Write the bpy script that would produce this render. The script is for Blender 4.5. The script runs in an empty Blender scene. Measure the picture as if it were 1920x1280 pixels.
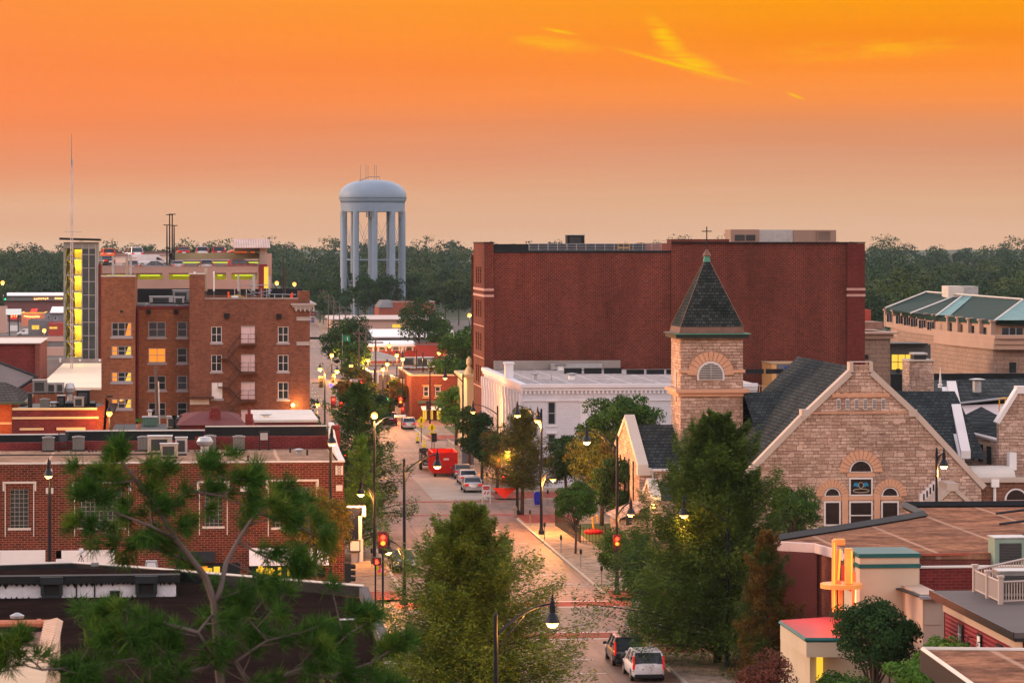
import bpy, math, random
import numpy as np
from mathutils import Vector, Matrix, noise
random.seed(7); RNG=np.random.default_rng(7)
SC=bpy.context.scene; COL=SC.collection
PI=math.pi; TH=math.atan(0.1); CT,ST=math.cos(TH),math.sin(TH)
FPX=6000.0; HZ=455.0; CH=24.0
# ---------- surveying helpers: a sight line from the camera station, cut with a plane of the place
def ray(px,py):
    l=(px-960)/FPX; u=(HZ-py)/FPX
    return (ST+CT*l, CT-ST*l, u)
def PD(px,py,D):
    r=ray(px,py); return Vector((r[0]*D,r[1]*D,CH+r[2]*D))
def PZ(px,py,z=0.0):
    r=ray(px,py); D=(z-CH)/r[2]; return Vector((r[0]*D,r[1]*D,z))
def PY(px,py,Y):
    r=ray(px,py); D=Y/r[1]; return Vector((r[0]*D,Y,CH+r[2]*D))
def PX(px,py,X):
    r=ray(px,py); D=X/r[0]; return Vector((X,r[1]*D,CH+r[2]*D))
def xa(px,Y): return PY(px,HZ,Y).x
def za(py,Y,px=960): return PY(px,py,Y).z
# ---------- mesh builder
class MB:
    def __init__(s): s.v=[]; s.f=[]; s.sm=False
    def quad(s,*p):
        n=len(s.v); s.v+= [tuple(q) for q in p]; s.f.append(tuple(range(n,n+len(p)))); return s
    def box(s,x0,x1,y0,y1,z0,z1):
        n=len(s.v)
        s.v+=[(x0,y0,z0),(x1,y0,z0),(x1,y1,z0),(x0,y1,z0),(x0,y0,z1),(x1,y0,z1),(x1,y1,z1),(x0,y1,z1)]
        for q in ((0,3,2,1),(4,5,6,7),(0,1,5,4),(1,2,6,5),(2,3,7,6),(3,0,4,7)): s.f.append(tuple(n+i for i in q))
        return s
    def cbox(s,c,sx,sy,sz): return s.box(c[0]-sx/2,c[0]+sx/2,c[1]-sy/2,c[1]+sy/2,c[2],c[2]+sz)
    def prism(s,poly,d,ax='y',a=0.0):
        """poly: list of 2-D points; extruded along axis ax from a to a+d. ax 'y': (x,z); 'x': (y,z); 'z': (x,y)"""
        n=len(s.v); k=len(poly)
        def P(u,w,t): return (u,t,w) if ax=='y' else ((t,u,w) if ax=='x' else (u,w,t))
        for t in (a,a+d):
            for (u,w) in poly: s.v.append(P(u,w,t))
        s.f.append(tuple(n+i for i in range(k))[::-1]); s.f.append(tuple(n+k+i for i in range(k)))
        for i in range(k):
            j=(i+1)%k; s.f.append((n+i,n+j,n+k+j,n+k+i))
        return s
    def tube(s,pts,rad,n=8,cap=True):
        pts=[Vector(p) for p in pts]
        if not hasattr(rad,'__len__'): rad=[rad]*len(pts)
        rings=[]; up=None
        for i,p in enumerate(pts):
            if i==0: d=pts[1]-p
            elif i==len(pts)-1: d=p-pts[i-1]
            else: d=(pts[i+1]-pts[i-1])
            if d.length<1e-9: d=Vector((0,0,1))
            d.normalize()
            if up is None: up=Vector((1,0,0)) if abs(d.x)<.8 else Vector((0,1,0))
            a=d.cross(up)
            if a.length<1e-4: up=Vector((0,1,0)); a=d.cross(up)
            a.normalize(); b=d.cross(a); up=-(b.cross(d)) if False else up
            base=len(s.v)
            for k in range(n):
                t=2*PI*k/n; q=p+a*math.cos(t)*rad[i]+b*math.sin(t)*rad[i]; s.v.append(tuple(q))
            rings.append(base)
        for i in range(len(rings)-1):
            for k in range(n):
                j=(k+1)%n; s.f.append((rings[i]+k,rings[i]+j,rings[i+1]+j,rings[i+1]+k))
        if cap:
            s.f.append(tuple(rings[0]+k for k in range(n))[::-1]); s.f.append(tuple(rings[-1]+k for k in range(n)))
        return s
    def lathe(s,prof,c=(0,0,0),n=12):
        rings=[]
        for (r,z) in prof:
            b=len(s.v)
            for k in range(n):
                t=2*PI*k/n; s.v.append((c[0]+r*math.cos(t),c[1]+r*math.sin(t),c[2]+z))
            rings.append(b)
        for i in range(len(rings)-1):
            for k in range(n):
                j=(k+1)%n; s.f.append((rings[i]+k,rings[i]+j,rings[i+1]+j,rings[i+1]+k))
        s.f.append(tuple(rings[0]+k for k in range(n))[::-1]); s.f.append(tuple(rings[-1]+k for k in range(n)))
        return s
    def sphere(s,c,r,nu=8,nv=6,sz=1.0):
        return s.lathe([(max(r*math.sin(PI*i/nv),1e-4),-r*sz*math.cos(PI*i/nv)) for i in range(nv+1)],c,nu)
    def grid(s,pts):  # 2-D list of points
        n=len(s.v); r=len(pts); c=len(pts[0])
        for row in pts:
            for p in row: s.v.append(tuple(p))
        for i in range(r-1):
            for j in range(c-1): s.f.append((n+i*c+j,n+i*c+j+1,n+(i+1)*c+j+1,n+(i+1)*c+j))
        return s
    def move(s,M):
        s.v=[tuple(M@Vector(p)) for p in s.v]; return s
    def mesh(s,name,off=(0,0,0)):
        me=bpy.data.meshes.new(name); o=off
        me.from_pydata([(p[0]-o[0],p[1]-o[1],p[2]-o[2]) for p in s.v],[],s.f); me.update()
        if s.sm:
            for p in me.polygons: p.use_smooth=True
        return me
def wloc(o):
    v=Vector(o.location)
    while o.parent: o=o.parent; v+=Vector(o.location)
    return v
def part(name,mb,mat,parent=None,label=None,bevel=0,smooth=False,recalc=False):
    """world-coordinate mesh as a part of parent"""
    if smooth: mb.sm=True
    off=wloc(parent) if parent else Vector((0,0,0))
    if not parent and mb.v:
        a=np.array(mb.v); off=Vector((float(a[:,0].mean()),float(a[:,1].mean()),float(a[:,2].min())))
    me=mb.mesh(name,off); o=bpy.data.objects.new(name,me); COL.objects.link(o)
    if recalc or True:
        import bmesh
        bm=bmesh.new(); bm.from_mesh(me); bmesh.ops.recalc_face_normals(bm,faces=bm.faces); bm.to_mesh(me); bm.free()
    me.materials.append(mat)
    if parent: o.parent=parent
    else: o.location=off
    if label: o['label']=label
    if bevel:
        b=o.modifiers.new('bevel','BEVEL'); b.width=bevel; b.segments=2; b.limit_method='ANGLE'
    return o
def thing(name,label,cat,loc=(0,0,0),group=None):
    o=bpy.data.objects.new(name,None); COL.objects.link(o); o.location=loc; o.empty_display_size=.5
    o['label']=label; o['category']=cat
    if group: o['group']=group
    return o
def tag(o,label,cat,group=None):
    o['label']=label; o['category']=cat
    if group: o['group']=group
    return o
def struct(name,mb,mat,**k):
    o=part(name,mb,mat,**k); o['kind']='structure'; return o
def kids(o,_c={}):
    return [c for c in ALLK.get(o.name,[])]
ALLK={}
def dup(root,loc,rotz=0.0,label=None,group=None,swap=None):
    """a copy of a thing with copies of its parts and sub-parts"""
    def rec(o,par):
        c=o.copy(); COL.objects.link(c)
        if par: c.parent=par
        for ch in o.children:
            rec(ch,c)
        if swap and o.type=='MESH' and o.data.materials and o.data.materials[0] in swap:
            c.data=o.data.copy(); c.data.materials[0]=swap[o.data.materials[0]]
        return c
    r=rec(root,None); r.location=loc; r.rotation_euler=(0,0,rotz)
    if label: r['label']=label
    if group: r['group']=group
    return r
# ---------- materials
def _new(name):
    m=bpy.data.materials.new(name); m.use_nodes=True; nt=m.node_tree; nt.nodes.clear()
    out=nt.nodes.new('ShaderNodeOutputMaterial'); b=nt.nodes.new('ShaderNodeBsdfPrincipled')
    b.inputs['Specular IOR Level'].default_value=.12; nt.links.new(b.outputs[0],out.inputs[0]); return m,nt,b
def N(nt,t,**k):
    n=nt.nodes.new('ShaderNode'+t)
    for a,v in k.items(): setattr(n,a,v)
    return n
def mixc(nt,a,b,f,mode='MIX'):
    n=N(nt,'Mix',data_type='RGBA',blend_type=mode)
    for sock,val in ((n.inputs[0],f),(n.inputs[6],a),(n.inputs[7],b)):
        if hasattr(val,'is_linked') or hasattr(val,'links'): nt.links.new(val,sock)
        else: sock.default_value=(tuple(val)+(1,))[:4] if hasattr(val,'__len__') else val
    return n.outputs[2]
def ramp(nt,src,stops):
    r=N(nt,'ValToRGB'); e=r.color_ramp.elements
    while len(e)<len(stops): e.new(.5)
    for i,(p,c) in enumerate(stops):
        e[i].position=p; e[i].color=(tuple(c)+(1,))[:4] if hasattr(c,'__len__') else (c,c,c,1)
    nt.links.new(src,r.inputs[0]); return r.outputs[0]
def math_(nt,op,a,b=None):
    n=N(nt,'Math',operation=op)
    for s_,v in ((n.inputs[0],a),(n.inputs[1],b)):
        if v is None: continue
        if hasattr(v,'links'): nt.links.new(v,s_)
        else: s_.default_value=v
    return n.outputs[0]
def pos(nt):
    return N(nt,'NewGeometry').outputs['Position']
def noise_(nt,vec,scale,detail=3,rough=.55,dim='3D'):
    n=N(nt,'TexNoise'); n.inputs['Scale'].default_value=scale; n.inputs['Detail'].default_value=detail; n.inputs['Roughness'].default_value=rough
    if vec is not None: nt.links.new(vec,n.inputs['Vector'])
    return n.outputs['Fac']
def wallvec(nt):
    """(horizontal run, height) on any upright or sloping face, in metres"""
    g=N(nt,'NewGeometry'); sp=N(nt,'SeparateXYZ'); nt.links.new(g.outputs['Position'],sp.inputs[0])
    sn=N(nt,'SeparateXYZ'); nt.links.new(g.outputs['True Normal'],sn.inputs[0])
    ax=math_(nt,'ABSOLUTE',sn.outputs[0]); ay=math_(nt,'ABSOLUTE',sn.outputs[1])
    f=math_(nt,'GREATER_THAN',ax,ay)
    m=N(nt,'Mix',data_type='FLOAT'); nt.links.new(f,m.inputs[0]); nt.links.new(sp.outputs[0],m.inputs[2]); nt.links.new(sp.outputs[1],m.inputs[3])
    c=N(nt,'CombineXYZ'); nt.links.new(m.outputs[0],c.inputs[0]); nt.links.new(sp.outputs[2],c.inputs[1]); return c.outputs[0]
def scalev(nt,v,s):
    n=N(nt,'VectorMath',operation='MULTIPLY'); nt.links.new(v,n.inputs[0]); n.inputs[1].default_value=s; return n.outputs[0]
def bump(nt,b,h,strength=.3,dist=.02):
    n=N(nt,'Bump'); n.inputs['Strength'].default_value=strength; n.inputs['Distance'].default_value=dist
    nt.links.new(h,n.inputs['Height']); nt.links.new(n.outputs[0],b.inputs['Normal'])
def sh(c,k): return tuple(min(1,x*k) for x in c[:3])
def mat(name,c,rough=.75,metal=0.0,var=.25,vs=.5,fine=None,spec=.2,bmp=0):
    """painted / plain surface with large weathering patches and a fine grain"""
    m,nt,b=_new(name); p=pos(nt)
    n1=noise_(nt,p,vs,4); r1=ramp(nt,n1,[(.3,sh(c,1-var)),(.7,sh(c,1+var*.6))])
    n2=noise_(nt,p,vs*9,3); col=mixc(nt,r1,mixc(nt,sh(c,1-var),sh(c,1+var*.5),n2),.35)
    nt.links.new(col,b.inputs['Base Color']); b.inputs['Roughness'].default_value=rough; b.inputs['Metallic'].default_value=metal
    b.inputs['Specular IOR Level'].default_value=spec
    if bmp: bump(nt,b,n2,bmp)
    return m
def emit(name,c,s,base=(.10,.07,.05)):
    m,nt,b=_new(name); b.inputs['Base Color'].default_value=(*base,1); b.inputs['Emission Color'].default_value=(*c,1); b.inputs['Emission Strength'].default_value=s
    return m
def brick(name,c1,c2,mortar,bw=.45,bh=.16,ms=.012,stain=.35,rough=.85,ss=.25,bmp=.25,bias=0.0,patch=None,grain=1.0):
    m,nt,b=_new(name); v=wallvec(nt); t=N(nt,'TexBrick'); nt.links.new(v,t.inputs['Vector'])
    t.inputs['Scale'].default_value=1; t.inputs['Brick Width'].default_value=bw; t.inputs['Row Height'].default_value=bh
    t.inputs['Mortar Size'].default_value=ms; t.inputs['Mortar Smooth'].default_value=.3; t.inputs['Bias'].default_value=bias
    t.inputs['Color1'].default_value=(*c1,1); t.inputs['Color2'].default_value=(*c2,1); t.inputs['Mortar'].default_value=(*mortar,1)
    n=noise_(nt,scalev(nt,v,(1,.28,1)),ss,6,.68); col=mixc(nt,t.outputs[0],ramp(nt,n,[(.28,1-stain),(.72,1+stain*.35)]),1.0,'MULTIPLY')
    n2=noise_(nt,v,3.5,2); col=mixc(nt,col,ramp(nt,n2,[(.3,1-.18*grain),(.75,1+.12*grain)]),1.0,'MULTIPLY')
    if patch:
        n3=noise_(nt,v,.35,4,.65); col=mixc(nt,col,patch,ramp(nt,n3,[(.55,0.0),(.75,.55)]))
    nt.links.new(col,b.inputs['Base Color']); b.inputs['Roughness'].default_value=rough
    if bmp: bump(nt,b,t.outputs['Fac'],-bmp,.01) if False else bump(nt,b,math_(nt,'SUBTRACT',1.0,t.outputs['Fac']),bmp,.012)
    return m
def ashlar(name,c1,c2,mortar,bw=.62,bh=.27,rough=.9):
    """rock-faced stone: courses of two heights, each block its own tone, rough faces"""
    m,nt,b=_new(name); v=wallvec(nt)
    nz=N(nt,'TexNoise'); nz.inputs['Scale'].default_value=.9; nt.links.new(v,nz.inputs['Vector'])
    off=N(nt,'VectorMath',operation='SCALE'); nt.links.new(nz.outputs['Color'],off.inputs[0]); off.inputs[3].default_value=.06
    va=N(nt,'VectorMath',operation='ADD'); nt.links.new(v,va.inputs[0]); nt.links.new(off.outputs[0],va.inputs[1])
    def br(w,h,sq,fr):
        t=N(nt,'TexBrick'); nt.links.new(va.outputs[0],t.inputs['Vector']); t.squash=sq; t.squash_frequency=fr; t.offset=.43
        t.inputs['Scale'].default_value=1; t.inputs['Brick Width'].default_value=w; t.inputs['Row Height'].default_value=h
        t.inputs['Mortar Size'].default_value=.016; t.inputs['Mortar Smooth'].default_value=.4
        t.inputs['Color1'].default_value=(*c1,1); t.inputs['Color2'].default_value=(*c2,1); t.inputs['Mortar'].default_value=(*mortar,1); return t
    A=br(bw,bh,.7,3); B=br(bw*1.6,bh*2,.8,2)
    n0=noise_(nt,scalev(nt,v,(.55,1.6,1)),.9,1); f=ramp(nt,n0,[(.57,0.0),(.58,1.0)])
    col=mixc(nt,A.outputs[0],B.outputs[0],f)
    n1=noise_(nt,v,.3,4); n2=noise_(nt,v,5.0,4,.7)
    col=mixc(nt,col,ramp(nt,n1,[(.3,(.72,.68,.68)),(.7,(1.1,1.06,1.05))]),1.0,'MULTIPLY')
    col=mixc(nt,col,ramp(nt,n2,[(.3,.68),(.7,1.2)]),1.0,'MULTIPLY')
    nt.links.new(col,b.inputs['Base Color']); b.inputs['Roughness'].default_value=rough
    fm=N(nt,'Mix',data_type='FLOAT'); nt.links.new(f,fm.inputs[0]); nt.links.new(A.outputs['Fac'],fm.inputs[2]); nt.links.new(B.outputs['Fac'],fm.inputs[3])
    h=math_(nt,'SUBTRACT',math_(nt,'MULTIPLY',n2,1.3),math_(nt,'MULTIPLY',fm.outputs[0],1.0)); bump(nt,b,h,.9,.09)
    return m
def shingle(name,c1,c2,w=.5,h=.22,rough=.85):
    m,nt,b=_new(name); v=wallvec(nt); t=N(nt,'TexBrick'); nt.links.new(v,t.inputs['Vector'])
    t.inputs['Scale'].default_value=1; t.inputs['Brick Width'].default_value=w; t.inputs['Row Height'].default_value=h
    t.inputs['Mortar Size'].default_value=.03; t.inputs['Mortar Smooth'].default_value=.5
    t.inputs['Color1'].default_value=(*c1,1); t.inputs['Color2'].default_value=(*c2,1); t.inputs['Mortar'].default_value=(*sh(c1,.35),1)
    n=noise_(nt,v,.4,4); col=mixc(nt,t.outputs[0],ramp(nt,n,[(.3,.65),(.7,1.25)]),1.0,'MULTIPLY')
    nt.links.new(col,b.inputs['Base Color']); b.inputs['Roughness'].default_value=rough; b.inputs['Specular IOR Level'].default_value=.03
    bump(nt,b,math_(nt,'SUBTRACT',1.0,t.outputs['Fac']),.5,.02); return m
def flatroof(name,c,c2,seam=3.2,ang=0.0,rough=.8,streak=(1,5,1),seamc=None):
    """membrane or gravel roof: blotches, streaks and seams"""
    m,nt,b=_new(name); p=pos(nt); n1=noise_(nt,scalev(nt,p,streak),.35,6,.65); n2=noise_(nt,p,1.7,5,.7)
    col=ramp(nt,n1,[(.32,c2),(.62,c)]); col=mixc(nt,col,ramp(nt,n2,[(.3,.5),(.72,1.25)]),1.0,'MULTIPLY')
    n4=noise_(nt,p,.5,3); col=mixc(nt,col,sh(c2,.45),ramp(nt,n4,[(.60,0.0),(.68,.55)]))
    w=N(nt,'TexWave'); w.bands_direction='X' if ang==0 else 'Y'; w.inputs['Scale'].default_value=1/seam/ (2*PI/20) if False else .314/seam*1.0
    w.inputs['Distortion'].default_value=.25; nt.links.new(p,w.inputs['Vector'])
    f=ramp(nt,w.outputs['Fac'],[(.985,0.0),(1.0,.6)]); col=mixc(nt,col,seamc or sh(c,1.5),f)
    nt.links.new(col,b.inputs['Base Color']); b.inputs['Roughness'].default_value=rough; b.inputs['Specular IOR Level'].default_value=.0; bump(nt,b,n2,.25,.02); return m
def ribbed(name,c,pitch=.3,axis='X',rough=.4,metal=0.0,var=.2):
    m,nt,b=_new(name); p=pos(nt); w=N(nt,'TexWave'); w.bands_direction=axis; w.inputs['Scale'].default_value=.314/pitch; nt.links.new(p,w.inputs['Vector'])
    n1=noise_(nt,p,.5,4); col=ramp(nt,n1,[(.3,sh(c,1-var)),(.7,sh(c,1+var))]); col=mixc(nt,col,sh(c,.45),ramp(nt,w.outputs['Fac'],[(.0,.75),(.25,0.0)]))
    nt.links.new(col,b.inputs['Base Color']); b.inputs['Roughness'].default_value=rough; b.inputs['Metallic'].default_value=metal
    bump(nt,b,w.outputs['Fac'],.6,.05); return m
def glass(name,c=(.02,.025,.03),rough=.06,var=.6):
    m,nt,b=_new(name); p=pos(nt); n1=noise_(nt,p,.6,2); col=mixc(nt,sh(c,1-var),sh(c,1+var),n1)
    nt.links.new(col,b.inputs['Base Color']); b.inputs['Roughness'].default_value=rough; b.inputs['Specular IOR Level'].default_value=.28; return m
def leafm(name,c1,c2,c3=None,patch=.5,ps=.35,rough=.6,trans=.25):
    m,nt,b=_new(name); g=N(nt,'NewGeometry'); p=g.outputs['Position']; r=g.outputs['Random Per Island']
    col=mixc(nt,c1,c2,r); n=noise_(nt,p,ps,3); 
    if c3: col=mixc(nt,col,c3,ramp(nt,n,[(patch,0.0),(min(patch+.12,.99),1.0)]))
    n2=noise_(nt,p,ps*3,2); col=mixc(nt,col,ramp(nt,n2,[(.3,.7),(.7,1.35)]),1.0,'MULTIPLY')
    nt.links.new(col,b.inputs['Base Color']); b.inputs['Roughness'].default_value=rough; b.inputs['Specular IOR Level'].default_value=.06
    if trans:
        tr=N(nt,'BsdfTranslucent'); nt.links.new(col,tr.inputs[0]); mx=N(nt,'MixShader'); mx.inputs[0].default_value=trans
        out=[x for x in nt.nodes if x.type=='OUTPUT_MATERIAL'][0]
        nt.links.new(b.outputs[0],mx.inputs[1]); nt.links.new(tr.outputs[0],mx.inputs[2]); nt.links.new(mx.outputs[0],out.inputs[0])
    return m
def roadmat(name,c,rough=.6):
    """worn asphalt: patches laid at different times, wheel tracks, cracks, oil spots"""
    m,nt,b=_new(name); p=pos(nt); b.inputs['Specular IOR Level'].default_value=.2
    n1=noise_(nt,p,.12,5,.6); n2=noise_(nt,p,3.0,4,.7); col=mixc(nt,ramp(nt,n1,[(.3,sh(c,.72)),(.7,sh(c,1.22))]),ramp(nt,n2,[(.3,.8),(.7,1.15)]),1.0,'MULTIPLY')
    t=N(nt,'TexBrick'); nt.links.new(p,t.inputs['Vector']); t.inputs['Scale'].default_value=1; t.inputs['Brick Width'].default_value=4.6; t.inputs['Row Height'].default_value=9.0; t.inputs['Mortar Size'].default_value=.05; t.inputs['Color1'].default_value=(.86,.86,.86,1); t.inputs['Color2'].default_value=(1.12,1.1,1.08,1); t.inputs['Mortar'].default_value=(.62,.6,.6,1); t.offset=.37
    col=mixc(nt,col,t.outputs[0],.8,'MULTIPLY')
    tr=noise_(nt,scalev(nt,p,(1,.02,1)),1.1,3); col=mixc(nt,col,ramp(nt,tr,[(.38,.74),(.52,1.0),(.62,1.1)]),.9,'MULTIPLY')
    v=N(nt,'TexVoronoi',feature='DISTANCE_TO_EDGE'); v.inputs['Scale'].default_value=.16; wv=N(nt,'VectorMath',operation='ADD'); nz=N(nt,'TexNoise'); nz.inputs['Scale'].default_value=.7; nt.links.new(p,nz.inputs['Vector']); sc=N(nt,'VectorMath',operation='SCALE'); nt.links.new(nz.outputs['Color'],sc.inputs[0]); sc.inputs[3].default_value=3.0; nt.links.new(p,wv.inputs[0]); nt.links.new(sc.outputs[0],wv.inputs[1]); nt.links.new(wv.outputs[0],v.inputs['Vector'])
    col=mixc(nt,col,sh(c,.35),ramp(nt,v.outputs['Distance'],[(.004,.75),(.014,0.0)]))
    o=noise_(nt,p,.8,2); col=mixc(nt,col,sh(c,.4),ramp(nt,o,[(.70,0.0),(.76,.7)]))
    nt.links.new(col,b.inputs['Base Color']); b.inputs['Roughness'].default_value=rough; bump(nt,b,n2,.2,.02); return m
# ---------- facade with real openings
def facade(mb,ax,c,a0,a1,z0,z1,holes,depth=.18,sgn=-1):
    """upright wall sheet at ax=c; the outside looks to sgn; holes=[(a0,a1,z0,z1)] get reveals 'depth' deep"""
    A=sorted({a0,a1,*[h[0] for h in holes],*[h[1] for h in holes]}); Z=sorted({z0,z1,*[h[2] for h in holes],*[h[3] for h in holes]})
    A=[a for a in A if a0-1e-6<=a<=a1+1e-6]; Z=[z for z in Z if z0-1e-6<=z<=z1+1e-6]
    def P(a,z,t=0): return (a,c-sgn*t,z) if ax=='y' else (c-sgn*t,a,z)
    for i in range(len(A)-1):
        for j in range(len(Z)-1):
            ma=(A[i]+A[i+1])/2; mz=(Z[j]+Z[j+1])/2
            if any(h[0]<ma<h[1] and h[2]<mz<h[3] for h in holes): continue
            mb.quad(P(A[i],Z[j]),P(A[i+1],Z[j]),P(A[i+1],Z[j+1]),P(A[i],Z[j+1]))
    for (u0,u1,w0,w1) in holes:
        for (p,q) in (((u0,w0),(u1,w0)),((u1,w0),(u1,w1)),((u1,w1),(u0,w1)),((u0,w1),(u0,w0))):
            mb.quad(P(*p),P(*q),P(*q,depth),P(*p,depth))
    return mb
def window(par,ax,c,h,depth=.16,sgn=-1,fmat=None,gmat=None,bars=(1,1),fw=.07,sill=None,label=None,name='window'):
    """one window in an opening h=(a0,a1,z0,z1): frame (mesh) with a pane sub-part"""
    a0,a1,z0,z1=h; f=MB(); c1=c-sgn*depth
    def bx(m,u0,u1,w0,w1,t0,t1):
        lo,hi=sorted((c1+sgn*t0,c1+sgn*t1))
        if ax=='y': m.box(u0,u1,lo,hi,w0,w1)
        else: m.box(lo,hi,u0,u1,w0,w1)
    e=.004
    bx(f,a0+e,a0+fw,z0+e,z1-e,.002,.08); bx(f,a1-fw,a1-e,z0+e,z1-e,.002,.08); bx(f,a0+fw,a1-fw,z0+e,z0+fw,.002,.08); bx(f,a0+fw,a1-fw,z1-fw,z1-e,.002,.08)
    nx,nz=bars
    for i in range(1,nx): u=a0+(a1-a0)*i/nx; bx(f,u-fw*.4,u+fw*.4,z0+fw,z1-fw,.004,.07)
    for i in range(1,nz): w=z0+(z1-z0)*i/nz; bx(f,a0+fw,a1-fw,w-fw*.35,w+fw*.35,.006,.066)
    o=part(name,f,fmat,par,label)
    g=MB(); bx(g,a0,a1,z0,z1,-.03,.02); part('pane',g,gmat,o)
    if sill:
        s_=MB(); bx(s_,a0-.12,a1+.12,z0-.2,z0-.003,depth-.04,depth+.1); part('sill',s_,sill,o)
    return o
def text_mesh(s,size,mat_,loc,parent,rot=(PI/2,0,0),ext=.01,name='lettering',align='CENTER'):
    cu=bpy.data.curves.new(name,'FONT'); cu.body=s; cu.size=size; cu.extrude=ext; cu.align_x=align; cu.align_y='CENTER'
    ob=bpy.data.objects.new(name,cu); COL.objects.link(ob); dg=bpy.context.evaluated_depsgraph_get(); me=bpy.data.meshes.new_from_object(ob.evaluated_get(dg))
    bpy.data.objects.remove(ob); o=bpy.data.objects.new(name,me); COL.objects.link(o); me.materials.clear(); me.materials.append(mat_)
    o.parent=parent; o.location=Vector(loc)-wloc(parent); o.rotation_euler=rot; return o
def light(kind,loc,energy,color,size=.3,parent=None,name='lamp_light',rot=None,shadow=True):
    l=bpy.data.lights.new(name,kind); l.energy=energy; l.color=color
    if kind in('POINT','SPOT'): l.shadow_soft_size=size
    o=bpy.data.objects.new(name,l); COL.objects.link(o)
    if parent: o.parent=parent; o.location=Vector(loc)-wloc(parent)
    else: o.location=loc
    if rot: o.rotation_euler=rot
    return o
# ================= camera, sky, sun, air
cam=bpy.data.cameras.new('camera'); co=bpy.data.objects.new('camera',cam); COL.objects.link(co); SC.camera=co
co.location=(0,0,CH); co.rotation_euler=(PI/2,0,-TH); cam.sensor_width=36; cam.lens=FPX/1920*36
cam.shift_y=-(640-HZ)/1920; cam.clip_start=.5; cam.clip_end=9000
cam.dof.use_dof=True; cam.dof.focus_distance=270; cam.dof.aperture_fstop=4.5
SC.view_settings.view_transform='Standard'; SC.view_settings.look='None'; SC.view_settings.exposure=.16; SC.view_settings.gamma=1
SC.cycles.use_denoising=True; SC.cycles.max_bounces=6; SC.cycles.diffuse_bounces=3; SC.cycles.glossy_bounces=3; SC.cycles.transmission_bounces=4
SC.cycles.transparent_max_bounces=6; SC.cycles.volume_bounces=0; SC.cycles.sample_clamp_indirect=6; SC.cycles.caustics_reflective=False; SC.cycles.caustics_refractive=False
w=bpy.data.worlds.new('World'); SC.world=w; w.use_nodes=True; nt=w.node_tree; nt.nodes.clear()
wo=nt.nodes.new('ShaderNodeOutputWorld'); bg=nt.nodes.new('ShaderNodeBackground'); nt.links.new(bg.outputs[0],wo.inputs[0])
tc=nt.nodes.new('ShaderNodeTexCoord'); sp=nt.nodes.new('ShaderNodeSeparateXYZ'); nt.links.new(tc.outputs['Generated'],sp.inputs[0])
az=math_(nt,'SUBTRACT',math_(nt,'ARCTAN2',sp.outputs[0],sp.outputs[1]),TH); el=sp.outputs[2]
elr=math_(nt,'SQRT',math_(nt,'MAXIMUM',el,0.0))      # spreads the low sky out along the ramp
def E(py): return math.sqrt(max(0,(HZ-py)/FPX))
grad=ramp(nt,elr,[(0,(.80,.47,.30)),(E(380),(.76,.42,.24)),(E(290),(.73,.33,.18)),(E(235),(.79,.30,.125)),(E(185),(.97,.29,.06)),(E(120),(1.0,.27,.022)),(E(60),(1.0,.30,.006)),(E(0),(1.0,.35,.001)),(.36,(1.0,.50,.22)),(.46,(1.0,1.0,.80))])
# redder towards the left, uneven bands
bn=noise_(nt,scalev(nt,tc.outputs['Generated'],(1.2,1.2,30)),3,4,.55)
grad=mixc(nt,grad,ramp(nt,bn,[(.3,(.97,.90,.85)),(.7,(1.03,1.08,1.1))]),.8,'MULTIPLY')
lr=N(nt,'MapRange'); nt.links.new(az,lr.inputs[0]); lr.inputs[1].default_value=-.16; lr.inputs[2].default_value=.16
redm=math_(nt,'MULTIPLY',ramp(nt,lr.outputs[0],[(0,1.0),(.75,0.0)]),ramp(nt,elr,[(0,0.0),(.12,.2),(.2,1.0),(.3,.8),(.45,0.0)]))
grad=mixc(nt,grad,(1.0,.245,.075),math_(nt,'MULTIPLY',redm,.75))
# thin high clouds: long narrow patches, each with its own direction
def streak(cx,cy,L,W,deg,nscale,lo,hi):
    a=math.radians(deg); u=math_(nt,'SUBTRACT',az,(cx-960)/FPX); v=math_(nt,'SUBTRACT',el,(HZ-cy)/FPX)
    p=math_(nt,'ADD',math_(nt,'MULTIPLY',u,math.cos(a)),math_(nt,'MULTIPLY',v,-math.sin(a))); q=math_(nt,'ADD',math_(nt,'MULTIPLY',u,math.sin(a)),math_(nt,'MULTIPLY',v,math.cos(a)))
    nn=noise_(nt,tc.outputs['Generated'],55,3); q=math_(nt,'ADD',q,math_(nt,'MULTIPLY',math_(nt,'SUBTRACT',nn,.5),W/FPX*.8))
    d=math_(nt,'SQRT',math_(nt,'ADD',math_(nt,'POWER',math_(nt,'ABSOLUTE',math_(nt,'DIVIDE',p,L/FPX)),2.0),math_(nt,'POWER',math_(nt,'ABSOLUTE',math_(nt,'DIVIDE',q,W/FPX)),2.0)))
    m_=ramp(nt,d,[(.15,1.0),(1.0,0.0)])
    n2=noise_(nt,scalev(nt,tc.outputs['Generated'],nscale),60,4,.6)
    return math_(nt,'MULTIPLY',m_,ramp(nt,n2,[(lo,0.0),(hi,1.0)]))
cl=None
for a in ((1275,124,150,6,14.5,(1,1,4),-.3,.0),(1250,72,62,24,48,(1,1,14),.30,.55),(1295,118,78,22,22,(1,1,14),.30,.55),(1048,60,42,4,10,(1,1,3),.2,.45),(1040,85,100,16,6,(1,1,6),.3,.7),(1490,181,22,4,22,(1,1,3),.2,.5),(1640,95,240,26,-3,(1,1,7),.4,.85)):
    s_=streak(*a); cl=s_ if cl is None else math_(nt,'MAXIMUM',cl,s_)
grad=mixc(nt,grad,(1.0,.56,.0),math_(nt,'MULTIPLY',cl,.95))
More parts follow.
